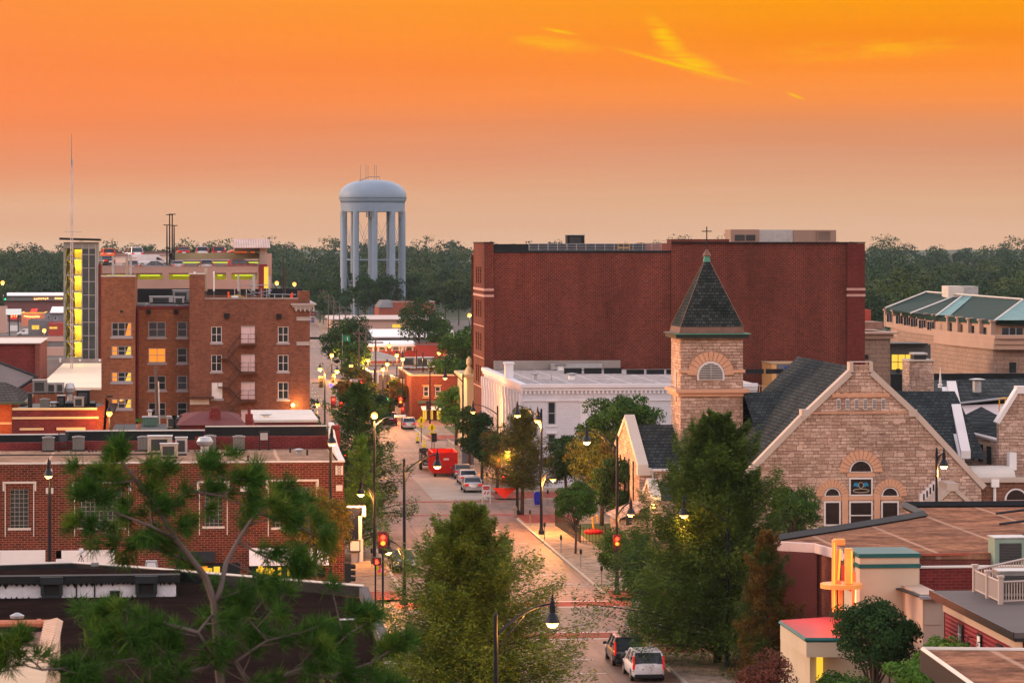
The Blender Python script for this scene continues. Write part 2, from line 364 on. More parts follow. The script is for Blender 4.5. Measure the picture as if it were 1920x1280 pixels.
sk=nt.nodes.new('ShaderNodeTexSky'); sk.sky_type='NISHITA'; sk.sun_disc=False; sk.sun_elevation=math.radians(6); sk.sun_rotation=math.radians(-58); sk.dust_density=3
sks=N(nt,'VectorMath',operation='SCALE'); nt.links.new(sk.outputs[0],sks.inputs[0]); sks.inputs[3].default_value=.05
up=ramp(nt,elr,[(.4,0.0),(.75,.35)])
grad=mixc(nt,grad,sks.outputs[0],up,'ADD')
grad=mixc(nt,grad,(.91,.91,.91),1.0,'MULTIPLY')
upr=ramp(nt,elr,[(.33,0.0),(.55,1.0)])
grad=mixc(nt,grad,(2.35,2.02,1.98),upr)  # unseen upper sky brightened beyond dusk level to light the facades
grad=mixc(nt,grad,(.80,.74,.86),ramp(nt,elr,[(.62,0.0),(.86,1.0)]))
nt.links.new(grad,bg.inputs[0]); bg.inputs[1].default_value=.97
sl=bpy.data.lights.new('sun','SUN'); sl.energy=2.6; sl.angle=math.radians(14); sl.color=(1,.60,.34); so=bpy.data.objects.new('sun',sl); COL.objects.link(so)
sd=Vector((-.86,.30,.20)); so.rotation_euler=sd.to_track_quat('Z','Y').to_euler(); so.location=(-50,50,80)
# ================= materials shared by the place
M={}
M['asphalt']=roadmat('asphalt',(.21,.125,.092))
M['asphalt2']=roadmat('fresh_asphalt',(.105,.088,.085))
M['concrete']=mat('concrete',(.36,.31,.26),.8,var=.25,vs=.35)
M['curb']=mat('curb_concrete',(.42,.37,.31),.8,var=.2)
M['slab']=flatroof('sidewalk_slabs',(.40,.31,.23),(.31,.23,.17),seam=1.5,ang=1,streak=(1,1,1),seamc=(.16,.11,.08))
M['paver']=brick('red_pavers',(.33,.075,.05),(.25,.06,.045),(.2,.1,.08),.22,.11,.01)
M['grass']=mat('grass_ground',(.055,.085,.025),.9,var=.5,vs=.6)
M['lot']=mat('worn_lot_surface',(.13,.115,.105),.85,var=.45,vs=.05)
M['land']=mat('town_land',(.07,.085,.05),.95,var=.55,vs=.02)
M['white']=mat('white_paint',(.74,.72,.72),.6,var=.1)
M['roadpaint']=mat('road_paint',(.62,.58,.54),.7,var=.3,vs=3)
M['yellowpaint']=mat('yellow_road_paint',(.62,.42,.06),.7,var=.3,vs=3)
M['black']=mat('black_metal',(.018,.019,.022),.45,var=.3)
M['pole']=mat('dark_pole_paint',(.009,.012,.020),.35,var=.3)
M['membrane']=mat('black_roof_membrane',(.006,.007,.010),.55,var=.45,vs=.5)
M['steel']=mat('galvanised_steel',(.40,.41,.43),.4,metal=.6,var=.25,vs=2)
M['greymetal']=mat('grey_unit_metal',(.20,.20,.20),.5,metal=.2,var=.25,vs=2)
M['beigemetal']=mat('beige_unit_metal',(.42,.34,.27),.6,var=.25,vs=2)
M['darkgrille']=ribbed('dark_grille',(.06,.06,.06),.08,'Z',.6)
M['slatgrey']=ribbed('condenser_slats',(.17,.16,.15),.11,'X',.6)
M['cap']=mat('pale_coping',(.60,.55,.50),.6,var=.15)
M['glass']=glass('dark_glass'); M['glassblue']=glass('blue_grey_glass',(.05,.06,.075),.12)
M['glasspink']=mat('curtained_pane',(.60,.46,.48),.25,var=.1,vs=1)
M['frame']=mat('grey_window_frame',(.33,.31,.33),.5,var=.1)
M['framewhite']=mat('white_window_frame',(.66,.63,.64),.5,var=.1)
M['litorange']=emit('lit_orange_window',(1.0,.27,.015),1.0); M['lityellow']=emit('lit_yellow_window',(1.0,.55,.03),1.05)
M['tree_trunk']=mat('bark',(.07,.05,.04),.9,var=.4,vs=3,bmp=.5)
# ================= land, streets and pavements
ys=[-60,0,60,200,500,800,1000,1100,1200,1300,1400,1500,1650,1800,2000,2300,2700,3200]; xs=[-1400+2800*i/56 for i in range(57)]
def hz(x,y):
    t=max(0,min(1,(y-1050)/900)); t=t*t*(3-2*t); r=0
    if y>1000: r=3.5*noise.noise(Vector((x/170,y/300,3)))*min(1,(y-1000)/300)
    return 9*t+r*1.1+max(0,y-2000)*.005-.03
gm=MB(); gm.grid([[(x,y,hz(x,y)) for x in xs] for y in ys]); struct('ground',gm,M['land'],smooth=True)
XL,XR=14.4,27.9   # kerb lines of the main street
def sheet(name,x0,x1,y0,y1,z,m,th=.0):
    mb=MB(); mb.quad((x0,y0,z),(x1,y0,z),(x1,y1,z),(x0,y1,z)); return struct(name,mb,m)
def bendx(y): return max(0.0,y-600)*.026
mb=MB(); mb.grid([[(13.2+bendx(y),y,.01),(28.5+bendx(y),y,.01)] for y in (60,200,400,600,800,1100,1400)]); struct('road',mb,M['asphalt'])
for (a,b) in ((195.9,209.6),(281,296),(369,384),(417,431),(520,532),(640,652),(800,812)):
    mb=MB(); 
    for (x0,x1) in ((-170,13.2),(28.5,210)): mb.quad((x0,a-3,.01),(x1,a-3,.01),(x1,b+3,.01),(x0,b+3,.01))
    struct('cross_road',mb,M['asphalt2'] if a<200 else M['asphalt'])
mb=MB(); mb.quad((13.0,195.9,.014),(XR+4,195.9,.014),(XR+4,209.6,.014),(13.0,209.6,.014)); struct('intersection_paving',mb,M['asphalt2'])
mb=MB(); mb.quad((22.4,298,.014),(27.6,298,.014),(27.6,331,.014),(22.4,331,.014)); struct('concrete_parking_lane',mb,M['concrete'])
cw=MB()
for (y0,y1) in ((192.8,195.7),(209.8,212.6),(280.5,281.6),(294.9,296.2)): cw.quad((XL-1,y0,.018),(XR+1.2,y0,.018),(XR+1.2,y1,.018),(XL-1,y1,.018))
struct('brick_crosswalk',cw,M['paver'])
mk=MB()
def strip(x0,x1,y0,y1,z=.022): mk.quad((x0,y0,z),(x1,y0,z),(x1,y1,z),(x0,y1,z))
for y in (192.5,195.8,209.5,212.7,367.5,370.4,384,387,416.5): strip(XL,XR,y-.13,y+.13)
for y in (218,224,230,236,242,248,254,260,266): strip(XR-2.6,XR-1.2,y-.06,y+.06); strip(XR-2.65,XR-2.5,y-.5,y+.5)
strip(XR-2.8,XR-.1,222.2,222.35); strip(XR-2.8,XR-.1,223.4,223.55)
for y in (165,171,177,183,189): strip(21.6,23.0,y-.07,y+.07); strip(21.5,21.65,y-.35,y+.35)
for y in (225,233,241,249,257,265): strip(XL+1.2,XL+2.5,y-.07,y+.07)
struct('road_markings',mk,M['roadpaint'])
mk=MB()
for y in list(range(130,190,8))+list(range(306,366,9))+list(range(440,900,12)): strip(19.1,19.3,y,y+3.4); strip(19.55,19.75,y,y+3.4)
struct('centre_line',mk,M['yellowpaint'])
for k,(x,y) in enumerate(((18,203),(24.5,206),(21,232),(17,251),(22.5,288),(18.5,320),(23,352),(20,168),(17.5,184))):
    mb=MB(); mb.lathe([(.42,.018),(.42,.026)],(x,y,0),14); struct('manhole_cover',mb,M['black'])
def block(name,x0,x1,y0,y1,r=4.0,m=None,kerb=True,z=.14,corners=(1,1,1,1)):
    def outline(g):
        pts=[]
        cs=((x1-r,y0+r,-90,corners[1],(x1-g,y0+g)),(x1-r,y1-r,0,corners[2],(x1-g,y1-g)),(x0+r,y1-r,90,corners[3],(x0+g,y1-g)),(x0+r,y0+r,180,corners[0],(x0+g,y0+g)))
        for cx,cy,a0,on,sq in cs:
            if not on: pts.append(sq); continue
            for k in range(7): a=math.radians(a0+15*k); pts.append((cx+(r-g)*math.cos(a),cy+(r-g)*math.sin(a)))
        return pts
    mb=MB(); mb.prism(outline(.2),z+.004,'z',0); struct(name,mb,m or M['slab'])
    if kerb:
        mb=MB(); mb.prism(outline(0),z,'z',0); struct('kerb',mb,M['curb'])
XB=10.4; XC=32.0
block('pavement',-60,XL,100,192,4); block('pavement',-60,XL,213.5,280,4); block('pavement',-60,XL,296.5,367,4); block('pavement',-60,XL,387,416,3)
block('pavement',26.6,150,100,191.5,4,corners=(1,1,1,1)); block('pavement',XR,150,213,280,5); block('pavement',XR,150,297,366,5); block('pavement',XR+.5,150,387,416,3)
for (a,b) in ((433,518),(534,638),(654,798),(814,990)):
    for q in (XL-3.2,XR):
        mb=MB(); mb.prism([(q+bendx(a),a),(q+3.2+bendx(a),a),(q+3.2+bendx(b),b),(q+bendx(b),b)],.14,'z',0); struct('pavement',mb,M['slab'])
    sheet('parking_lot',-100,XL-3.3,a,b,.003,M['lot']); sheet('parking_lot',XR+3.3+bendx(b),90,a,b,.003,M['lot'])
pv=MB()
for (x0,x1,y0,y1) in ((XR+.35,36,297.4,305),(XR+.35,33,271,279.6),(XR+.35,34,213.4,218),(XR-.6,35,184.5,191.1),(6,XL-.35,213.8,219),(XR+.9,34,387.4,396)):
    pv.quad((x0,y0,.148),(x1,y0,.148),(x1,y1,.148),(x0,y1,.148))
struct('paver_corner',pv,M['paver'])
gp=MB()
gp.quad((31.6,219,.15),(60,219,.15),(60,270,.15),(31.6,270,.15)); gp.quad((32.5,398,.15),(60,398,.15),(60,414,.15),(32.5,414,.15)); struct('lawn',gp,M['grass'])
rf=MB(); rf.prism([(35.5,228),(31.9,228),(31.9,226),(36,224)],.02,'z',.14) if False else None
# ================= foliage
def leaves(name,C,Nn,size,asp,mat_,parent,off,jit=.5,tan=None,label=None):
    """C centres (n,3), Nn outward directions; one small leaf face each"""
    n=len(C); nr=Nn+RNG.normal(0,jit,(n,3)); nr/=np.linalg.norm(nr,axis=1,keepdims=True)+1e-9
    if tan is None: t=RNG.normal(0,1,(n,3))
    else: t=tan+RNG.normal(0,.25,(n,3))
    t-=nr*np.sum(t*nr,axis=1,keepdims=True) if tan is None else 0
    t/=np.linalg.norm(t,axis=1,keepdims=True)+1e-9
    if tan is not None:
        nr-=t*np.sum(t*nr,axis=1,keepdims=True); nr/=np.linalg.norm(nr,axis=1,keepdims=True)+1e-9
    b=np.cross(nr,t); s=(size*RNG.uniform(.6,1.35,(n,1)))*np.ones((n,1)) if not hasattr(size,'shape') else size
    h=s*.5; t=t*h; b=b*h*asp
    V=np.stack([C-t,C+b*1.0-t*.1,C+t,C-b*1.0-t*.1],axis=1).reshape(-1,3)-np.array(off)
    me=bpy.data.meshes.new(name); me.vertices.add(4*n); me.vertices.foreach_set('co',V.astype(np.float32).ravel())
    me.loops.add(4*n); me.loops.foreach_set('vertex_index',np.arange(4*n,dtype=np.int32)); me.polygons.add(n)
    me.polygons.foreach_set('loop_start',np.arange(0,4*n,4,dtype=np.int32)); me.polygons.foreach_set('loop_total',np.full(n,4,dtype=np.int32))
    me.update(calc_edges=True); me.materials.append(mat_)
    o=bpy.data.objects.new(name,me); COL.objects.link(o)
    if parent: o.parent=parent
    else: o.location=off
    if label: o['label']=label
    return o
def usph(n):
    v=RNG.normal(0,1,(n,3)); return v/np.linalg.norm(v,axis=1,keepdims=True)
def crownpts(c,rx,ry,rz,ncl,nlf,cr=.42,low=-.55,fill=.8):
    """leaf centres and outward directions of an uneven crown made of leafy clumps"""
    d=usph(ncl*3); d=d[d[:,2]>low][:ncl]; k=len(d)
    rr=RNG.uniform(.35,.80,(k,1))**.6*fill/.8*.8; cc=np.array(c)+d*rr*np.array([rx,ry,rz])
    rad=RNG.uniform(.55,1.15,(k,1))*cr*(rx+rz)/2
    m=max(1,nlf//k); dirs=usph(k*m).reshape(k,m,3); dirs[:,:,2]=np.abs(dirs[:,:,2])*RNG.choice([1,1,1,-1],(k,m))
    P=cc[:,None,:]+dirs*rad[:,:,None]*RNG.uniform(.72,1.05,(k,m,1))*np.array([1,1,.78])
    return P.reshape(-1,3),(dirs*.8+d[:,None,:]*.3).reshape(-1,3),cc
def tree(name,label,base,h,rx,mat_,rz=None,cz=None,ncl=40,nlf=5000,ls=.28,group=None,ry=None,trunk=.18,cr=.36,low=-.6,cat='tree',tm=None,ell=1.0,lean=0):
    base=Vector(base); rz=rz or h*.38; cz=cz if cz is not None else h-rz*.98; ry=ry or rx
    t=thing(name,label,cat,base,group)
    P,D,cc=crownpts((base.x+lean,base.y,base.z+cz),rx,ry,rz,ncl,nlf,cr,low)
    leaves('crown',P,D,ls,.62,mat_,t,base)
    mb=MB(); z0=base.z
    mb.tube([(base.x,base.y,z0-.05),(base.x+lean*.2+.05,base.y,z0+h*.22),(base.x+lean*.7-.05,base.y,z0+h*.5),(base.x+lean,base.y,z0+h*.8)],[trunk,trunk*.8,trunk*.5,trunk*.15],7)
    for c in cc[:min(len(cc),14)]:
        s=Vector((base.x+lean*.4,base.y,z0+h*random.uniform(.22,.5))); e=Vector([float(q) for q in c]); mid=s.lerp(e,.5)+Vector((0,0,h*.03)); mb.tube([s,mid,e],[trunk*.4,trunk*.25,trunk*.08],5)
    part('trunk',mb,tm or M['tree_trunk'],t,smooth=True); return t
def conifer(name,label,base,h,rad,mat_,nbr=90,lpb=90,ls=.3,group=None,trunk=.2,droop=.1,z0f=.12,shape=1.0,asp=.25,irr=.25,mat2=None,tiers=None,top=.0):
    """feathery conical tree: tapered trunk, limbs in all directions carrying flat sprays"""
    base=Vector(base); t=thing(name,label,'tree',base,group); mb=MB()
    mb.tube([(base.x,base.y,base.z-.05),(base.x+.06,base.y,base.z+h*.35),(base.x-.04,base.y,base.z+h*.7),(base.x,base.y,base.z+h*.99)],[trunk,trunk*.72,trunk*.38,.02],8)
    Cs=[];Ds=[];Ts=[]; gd=2.39996
    for i in range(nbr):
        u=(i+.5)/nbr; z=h*(z0f+(1-z0f)*u); prof=(1-u)**shape*(.84+.16*math.sin(u*17+i*.2)); L=rad*max(.06,prof)*random.uniform(1-irr,1+irr)+.15
        a=i*gd+random.uniform(-.3,.3); lift=random.uniform(.12,.42)+u*.5
        o=Vector((base.x,base.y,base.z+z)); dr=Vector((math.cos(a),math.sin(a),lift)).normalized()
        pts=[o]; 
        for k in range(1,5): pts.append(o+dr*L*k/4+Vector((0,0,-droop*L*(k/4)**2)))
        r0=trunk*.28*(1-u)+.012; mb.tube(pts,[r0,r0*.8,r0*.6,r0*.4,r0*.15],4,cap=False)
        m=int(lpb*(.35+L/rad)); s=RNG.uniform(.12,1.08,(m,1))**.75; A=np.array(pts[0]); B=np.array(pts[-1]); side=np.array([-dr.y,dr.x,0.0]); side/=np.linalg.norm(side)+1e-9
        w=(L*.30+.12)*np.sin(np.clip(s,0,1)*PI*.85+.25); off=RNG.uniform(-1,1,(m,1)); 
        C=A+(B-A)*s+side*off*w+np.array([0,0,1.0])*(RNG.normal(0,.07+.05*L,(m,1))-np.abs(off)*w*.25-droop*L*s*(1-s)*0)
        Cs.append(C); Ds.append(np.tile([0,0,1.0],(m,1))+side*off*.4); Ts.append((B-A)/L*.6+side*off*.9+np.array([0,0,-.15]))
    C=np.concatenate(Cs);D=np.concatenate(Ds);T=np.concatenate(Ts)
    leaves('crown',C,D,ls,asp,mat_,t,base,jit=.45,tan=T)
    part('trunk',mb,M['tree_trunk'],t,smooth=True); return t
L={}
L['forest']=leafm('forest_leaves',(.009,.026,.010),(.022,.050,.015),(.046,.070,.014),.50,.035,trans=0)
L['mid']=leafm('broadleaf',(.022,.065,.014),(.06,.12,.018),(.08,.12,.016),.6,.25)
L['dark']=leafm('dark_leaves',(.012,.038,.012),(.034,.075,.018),None,.5,.3)
L['bright']=leafm('bright_green_leaves',(.05,.13,.02),(.10,.20,.03),(.15,.22,.03),.6,.8)
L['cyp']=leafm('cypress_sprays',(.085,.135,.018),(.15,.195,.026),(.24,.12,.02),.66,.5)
L['cypdark']=leafm('dark_cypress_sprays',(.045,.090,.015),(.095,.145,.022),(.19,.08,.015),.64,.28)  # the right cypress has its own darker green
L['rust']=leafm('rusty_leaves',(.12,.065,.016),(.17,.10,.022),(.055,.095,.02),.46,.6)
L['autumn']=leafm('turning_leaves',(.09,.09,.015),(.20,.15,.015),(.34,.17,.012),.55,.6)
L['olive']=leafm('olive_leaves',(.06,.08,.02),(.10,.11,.022),(.13,.09,.02),.55,.4)
L['purple']=leafm('purple_leaves',(.09,.03,.025),(.15,.055,.035),(.07,.06,.025),.6,.5)
L['pine']=leafm('pine_needles',(.018,.062,.012),(.058,.135,.020),(.11,.17,.022),.56,1.3,trans=.35)
# ---- far wood beyond the town, one mass of crowns
Cs=[];Ds=[]; ss=[]
def wood(n,y0,y1,seed):
    rg=np.random.default_rng(seed)
    for i in range(n):
        D=y0+(y1-y0)*rg.uniform()**.8; px=rg.uniform(-260,2180)
        p=PD(px,HZ,D); x,y=p.x,p.y
        if px<560 and D<1000: continue
        if 560<=px<900 and D<1040: continue
        if px>1560 and D<730: continue
        if 900<=px<=1560 and D<1150: continue
        if abs(x-21)<16 and D<1350: continue
        g=hz(x,y); h=rg.uniform(10,17)*(1.35 if rg.uniform()<.15 else 1); r=h*rg.uniform(.36,.55)
        if D<1000: h*=.9
        if px>1560: h*=.9+.12*math.sin(px*.02)
        nl=int(np.clip(560*(900/D)**1.3,150,700)); k=rg.integers(7,13)
        P,Dn,_=crownpts((x,y,g+h*.5),r,r,h*.50,int(k)+4,int(nl*1.2),.40,-.85,.8); Cs.append(P); Ds.append(Dn); ss.append(np.full((len(P),1),.85*(D/1100)**.5)*RNG.uniform(.6,1.3,(len(P),1)))
wood(620,730,1100,1); wood(1500,1000,1450,2); wood(700,1450,2100,3)
C=np.concatenate(Cs);D_=np.concatenate(Ds);S=np.concatenate(ss)
o=leaves('far_wood',C,D_,S,.8,L['forest'],None,(0,1200,0),jit=.3); o['kind']='stuff'
HAZE=True
if HAZE:
    m=bpy.data.materials.new('haze'); m.use_nodes=True; nt=m.node_tree; nt.nodes.clear(); out=nt.nodes.new('ShaderNodeOutputMaterial'); pv_=nt.nodes.new('ShaderNodeVolumePrincipled')
    pv_.inputs['Color'].default_value=(.58,.80,.90,1); pv_.inputs['Density'].default_value=.00004; pv_.inputs['Anisotropy'].default_value=.1
    nt.links.new(pv_.outputs[0],out.inputs['Volume']); mb=MB(); mb.box(-1500,1500,-100,3300,-4.5,52); o=part('haze',mb,m); o['kind']='stuff'
# ================= LEFT SIDE OF THE STREET
B={}
B['red']=brick('red_brick_tan_joints',(.155,.026,.020),(.075,.014,.013),(.33,.18,.10),.42,.155,.016,patch=None)
B['redold']=brick('dark_red_brick',(.20,.028,.028),(.14,.020,.022),(.22,.09,.07),.42,.16,.012)
B['orange']=brick('orange_brown_brick',(.33,.115,.05),(.22,.075,.04),(.30,.17,.11),.36,.13,.012,stain=.45,patch=(.25,.13,.09))
B['brown']=brick('brown_brick',(.255,.095,.055),(.165,.06,.04),(.22,.12,.085),.36,.13,.012,stain=.4)
B['maroon']=brick('maroon_brick',(.138,.026,.017),(.080,.015,.012),(.23,.085,.058),.44,.20,.026,stain=.5,patch=(.085,.022,.016),bmp=.2)
B['stone']=ashlar('rock_faced_stone',(.64,.48,.39),(.38,.25,.19),(.20,.125,.095),.66,.245)
B['stonedark']=ashlar('shade_tinted_stone',(.34,.17,.12),(.24,.12,.085),(.14,.08,.055))  # darker copy of the church stone, shade put into its tones
B['lime']=brick('limestone_blocks',(.36,.245,.19),(.31,.21,.16),(.17,.11,.085),1.6,.55,.03,stain=.2,bmp=.1)
B['parge']=mat('grey_stucco_band',(.30,.26,.24),.85,var=.3)
R_={}
R_['tan']=flatroof('tan_roof_membrane',(.40,.26,.18),(.22,.135,.10),seam=4,streak=(.6,2,1))
R_['brown']=flatroof('brown_rolled_roofing',(.022,.0125,.011),(.011,.007,.0065),seam=.95,ang=1,streak=(.25,2.2,1),seamc=(.05,.034,.03))
R_['rust']=flatroof('copper_brown_roofing',(.37,.18,.11),(.14,.075,.055),seam=4.5,streak=(.9,1.7,1),seamc=(.50,.33,.24))
R_['grey']=flatroof('grey_roof_membrane',(.20,.185,.18),(.13,.12,.12),seam=3)
R_['whitish']=flatroof('white_roof_membrane',(.46,.42,.42),(.30,.275,.275),seam=3)
# ---- reusable roof equipment (built once, then copied)
def condenser():
    t=thing('condenser_unit','','air conditioner'); mb=MB(); mb.box(-.42,.42,-.42,.42,.08,.98); part('coil_body',mb,M['slatgrey'],t,bevel=.03)
    mb=MB(); mb.box(-.46,.46,-.46,.46,.985,1.04); mb.lathe([(.3,1.04),(.3,1.1),(.05,1.12)],(0,0,0),14); part('fan_top',mb,M['greymetal'],t)
    mb=MB(); mb.box(-.5,.5,-.5,.5,0,.075); part('base_pad',mb,M['membrane'],t); return t
def boxunit(sx,sy,sz,m,name='rooftop_unit'):
    t=thing(name,'','air handler'); mb=MB(); mb.box(-sx/2,sx/2,-sy/2,sy/2,.12,sz); part('casing',mb,m,t,bevel=.03)
    mb=MB(); mb.box(-sx*.36,sx*.30,-sy/2-.03,-sy/2-.004,sz*.22,sz*.86); part('intake_grille',mb,M['darkgrille'],t)
    mb=MB(); mb.box(-sx/2+.05,sx/2-.05,-sy/2+.05,sy/2-.05,0,.115); part('base_frame',mb,M['black'],t)
    mb=MB(); mb.box(-sx/2-.04,sx/2+.04,-sy/2-.04,sy/2+.04,sz+.002,sz+.06); part('lid',mb,M['steel'],t); return t
def ventfan():
    t=thing('exhaust_fan','','exhaust fan'); mb=MB(); mb.lathe([(.30,0),(.30,.5),(.42,.55),(.55,.62),(.62,.85),(.56,.9),(.5,1.05),(.42,1.15),(.1,1.2)],n=16); part('hood',mb,M['steel'],t,smooth=False)
    mb=MB(); mb.box(-.4,.4,-.4,.4,-.02,.10); part('curb_box',mb,M['greymetal'],t); return t
def pipevent(h=.5,r=.09,m=None,cap=True):
    t=thing('vent_pipe','','vent pipe'); mb=MB(); mb.tube([(0,0,0),(0,0,h)],r,8); part('pipe',mb,m or M['black'],t)
    if cap: mb=MB(); mb.lathe([(r*1.7,h),(r*1.9,h+.08),(r*.6,h+.16)],n=10); part('cap',mb,M['steel'],t)
    return t
P_COND=[condenser(),0]
def use(proto,loc,label,group=None,rot=0,s=1.0):
    """first use moves the built thing itself, later uses copy it"""
    if not proto[1]:
        proto[1]=1; o=proto[0]; o.location=loc; o.rotation_euler=(0,0,rot); o['label']=label
        if group: o['group']=group
    else: o=dup(proto[0],loc,rot,label,group)
    o.scale=(s,s,s); return o
# ---- A: brick building with glass-block windows
Y=220.0; ZR=8.75; ZT=9.05
A=thing('brick_building','red brick corner building with glass-block windows and tan flat roof','building',(XB-20,Y,0))
def xz(x0,x1,y0,y1): return (xa(x0,Y),xa(x1,Y),za(y1,Y,(x0+x1)/2),za(y0,Y,(x0+x1)/2))
gb=[xz(19,54,916,989),xz(149,232,916,988),xz(383,417,915,986),xz(512,584,912,988)]
gb[0]=xz(19,54,916,989)
low=xz(467,610,1053,1082); low2=xz(330,450,1055,1082)
f=MB(); x0=xa(-330,Y); facade(f,'y',Y,x0,XB,.14,ZT-.12,gb+[low,low2],.22)
f.quad((XB,Y,.14),(XB,Y+17.3,.14),(XB,Y+17.3,ZT-.12),(XB,Y,ZT-.12)); f.quad((x0,Y,.14),(x0,Y+17.3,.14),(x0,Y+17.3,ZT-.12),(x0,Y,ZT-.12))
part('wall',f,B['red'],A)
mb=MB(); mb.box(x0,XB-.36,Y+.30,Y+17.0,ZR-.1,ZR); part('roof',mb,R_['tan'],A)
mb=MB(); mb.box(x0,XB+.06,Y-.06,Y+.28,ZT-.118,ZT-.02); mb.prism([(Y+.285,ZT-.118),(Y+.285,ZT),(Y+6,ZT+.12),(Y+12,ZT+.5),(Y+17.2,ZT+1.25),(Y+17.2,ZT-.118)],.40,'x',XB-.34); part('coping',mb,M['cap'],A)
gm_=brick('glass_block',(.055,.06,.058),(.035,.042,.04),(.30,.27,.24),.3,.3,.022,stain=.3,rough=.2,bmp=.3)
for n_ in gm_.node_tree.nodes:
    if n_.type=='TEX_BRICK': n_.offset=0
for wn,h in (('glass_block',h) for h in gb):
    g=MB(); g.box(h[0],h[1],Y+.10,Y+.16,h[2],h[3]); o=part('glass_block_window',g,gm_,A)
    s_=MB(); s_.box(h[0]-.15,h[1]+.15,Y-.06,Y+.09,h[2]-.16,h[2]-.004); part('sill',s_,M['cap'],o)
    s_=MB(); s_.box(h[0]-.5,h[1]+.5,Y-.07,Y-.003,h[3]+.36,h[3]+.50); s_.box(h[0]-.5,h[0]-.38,Y-.07,Y-.003,h[3]-.15,h[3]+.355);s_.box(h[1]+.38,h[1]+.5,Y-.07,Y-.003,h[3]-.15,h[3]+.355); part('hood_mould',s_,M['cap'],o)
    for q0,q1 in ((h[0]-.36,h[0]-.30),(h[1]+.30,h[1]+.36)): s_=MB(); s_.box(q0,q1,Y-.03,Y-.003,h[2]-.6,h[3]+.3); part('brick_border',s_,M['cap'],o)
q=xz(535,561,934,957)
window(A,'y',Y,(q[0],q[1],q[2],q[3]),.06,-1,M['framewhite'],M['glassblue'],(1,1),.09,name='vent_window')
for (a,b,c,d) in ((450,464,911,921),(630,642,909,920),(86,100,914,925),(87,98,878,895)):
    h=xz(a,b,c,d); mb=MB(); mb.box(h[0],h[1],Y-.05,Y-.003,h[2],h[3]); part('stone_tile',mb,M['cap'],A)
h=xz(629,643,873,890); mb=MB(); mb.box(h[0],h[1],Y-.06,Y-.003,h[2],h[3]); cp=part('carved_panel',mb,M['cap'],A)
mb=MB()
for k in range(3):
    zc=h[2]+(h[3]-h[2])*(k+.5)/3; ring=[((h[0]+h[1])/2+.11*math.cos(a_),Y-.075,zc+.08*math.sin(a_)) for a_ in [PI*i/5 for i in range(11)]]; mb.tube(ring,.018,4)
part('scroll_relief',mb,M['black'],cp)
for (a,b) in ((0,85),(105,215)):
    h=xz(a,b,1031,1056); mb=MB(); mb.box(h[0],h[1],Y-.12,Y-.004,h[2],h[3]); part('white_fascia_panel',mb,M['white'],A)
h=xz(337,403,1033,1051); mb=MB(); mb.prism([(Y-.9,h[2]),(Y-.006,h[2]),(Y-.006,h[3]),(Y-.25,h[3])],h[1]-h[0],'x',h[0]); part('awning',mb,M['black'],A,label='black shop awning')
h=xz(467,618,1026,1056); mb=MB(); mb.prism([(Y-1.3,h[2]),(Y-.006,h[2]),(Y-.006,h[3]),(Y-.15,h[3])],h[1]-h[0],'x',h[0]); part('awning',mb,M['white'],A,label='white shop awning')
for h in (low,low2):
    g=MB(); g.box(h[0],h[1],Y+.19,Y+.215,h[2],h[3]); o=part('shop_window',g,M['glass'],A)
    for k in range(7):
        u=random.uniform(h[0]+.1,h[1]-.8); g=MB(); g.box(u,u+random.uniform(.2,.6),Y+.165,Y+.185,h[2]+random.uniform(0,.4),h[2]+random.uniform(.5,.95)); part('lit_display',g,random.choice([M['lityellow'],M['litorange'],M['lityellow']]),o)
mb=MB(); mb.box(XB-.9,XB+.03,Y-.12,Y-.004,.14,6.4); part('pilaster',mb,B['red'],A); mb=MB(); mb.box(xa(103,Y),xa(107,Y)+.3,Y-.12,Y-.004,2.5,6.7); part('pilaster',mb,B['red'],A)
# rear wall of the roof yard and the black-lined parapet behind
A2=thing('rear_parapet_building','low red brick building with black membrane parapet behind the tan roof','building',(XB-20,Y+17.5,0))
YB=Y+17.4
f=MB(); f.box(x0,xa(118,YB),YB,YB+.35,0,za(829,YB,100)); f.box(xa(118,YB)+.003,xa(366,YB),YB,YB+.35,0,za(822,YB)); f.box(xa(366,YB)+.003,xa(618,YB),YB,YB+.35,0,za(815,YB)); part('wall',f,B['redold'],A2)
YC=YB+11
f=MB()
for (a,b,yt,yb) in ((-330,122,810,845),(123,384,804,845),(385,612,797,845)): f.box(xa(a,YC),xa(b,YC)-.004,YC,YC+.4,0,za(yt,YC))
part('parapet_lining',f,M['membrane'],A2)
f=MB()
for (a,b,yt) in ((-330,122,810),(123,384,804),(385,614,797)): f.box(xa(a,YC),xa(b,YC)-.004,YC-.05,YC+.45,za(yt,YC)+.003,za(yt,YC)+.07)
f.prism([(YB+.4,za(815,YB)),(YB+.4,za(815,YB)+.1),(YC+.4,za(790,YC)),(YC+.4,za(797,YC))],.4,'x',xa(616,YC)); part('coping',f,M['cap'],A2)
f=MB(); f.box(x0,xa(612,YC),YB+.36,YC-.01,7.5,7.9); part('roof',f,M['membrane'],A2)
f=MB(); f.box(xa(624,YB),xa(630,YB)+.25,YB-.8,YB-.2,8.7,10.3); f.box(xa(622,YB),xa(636,YB),YB-.9,YB-.1,10.303,10.5); part('chimney',f,B['redold'],A2)
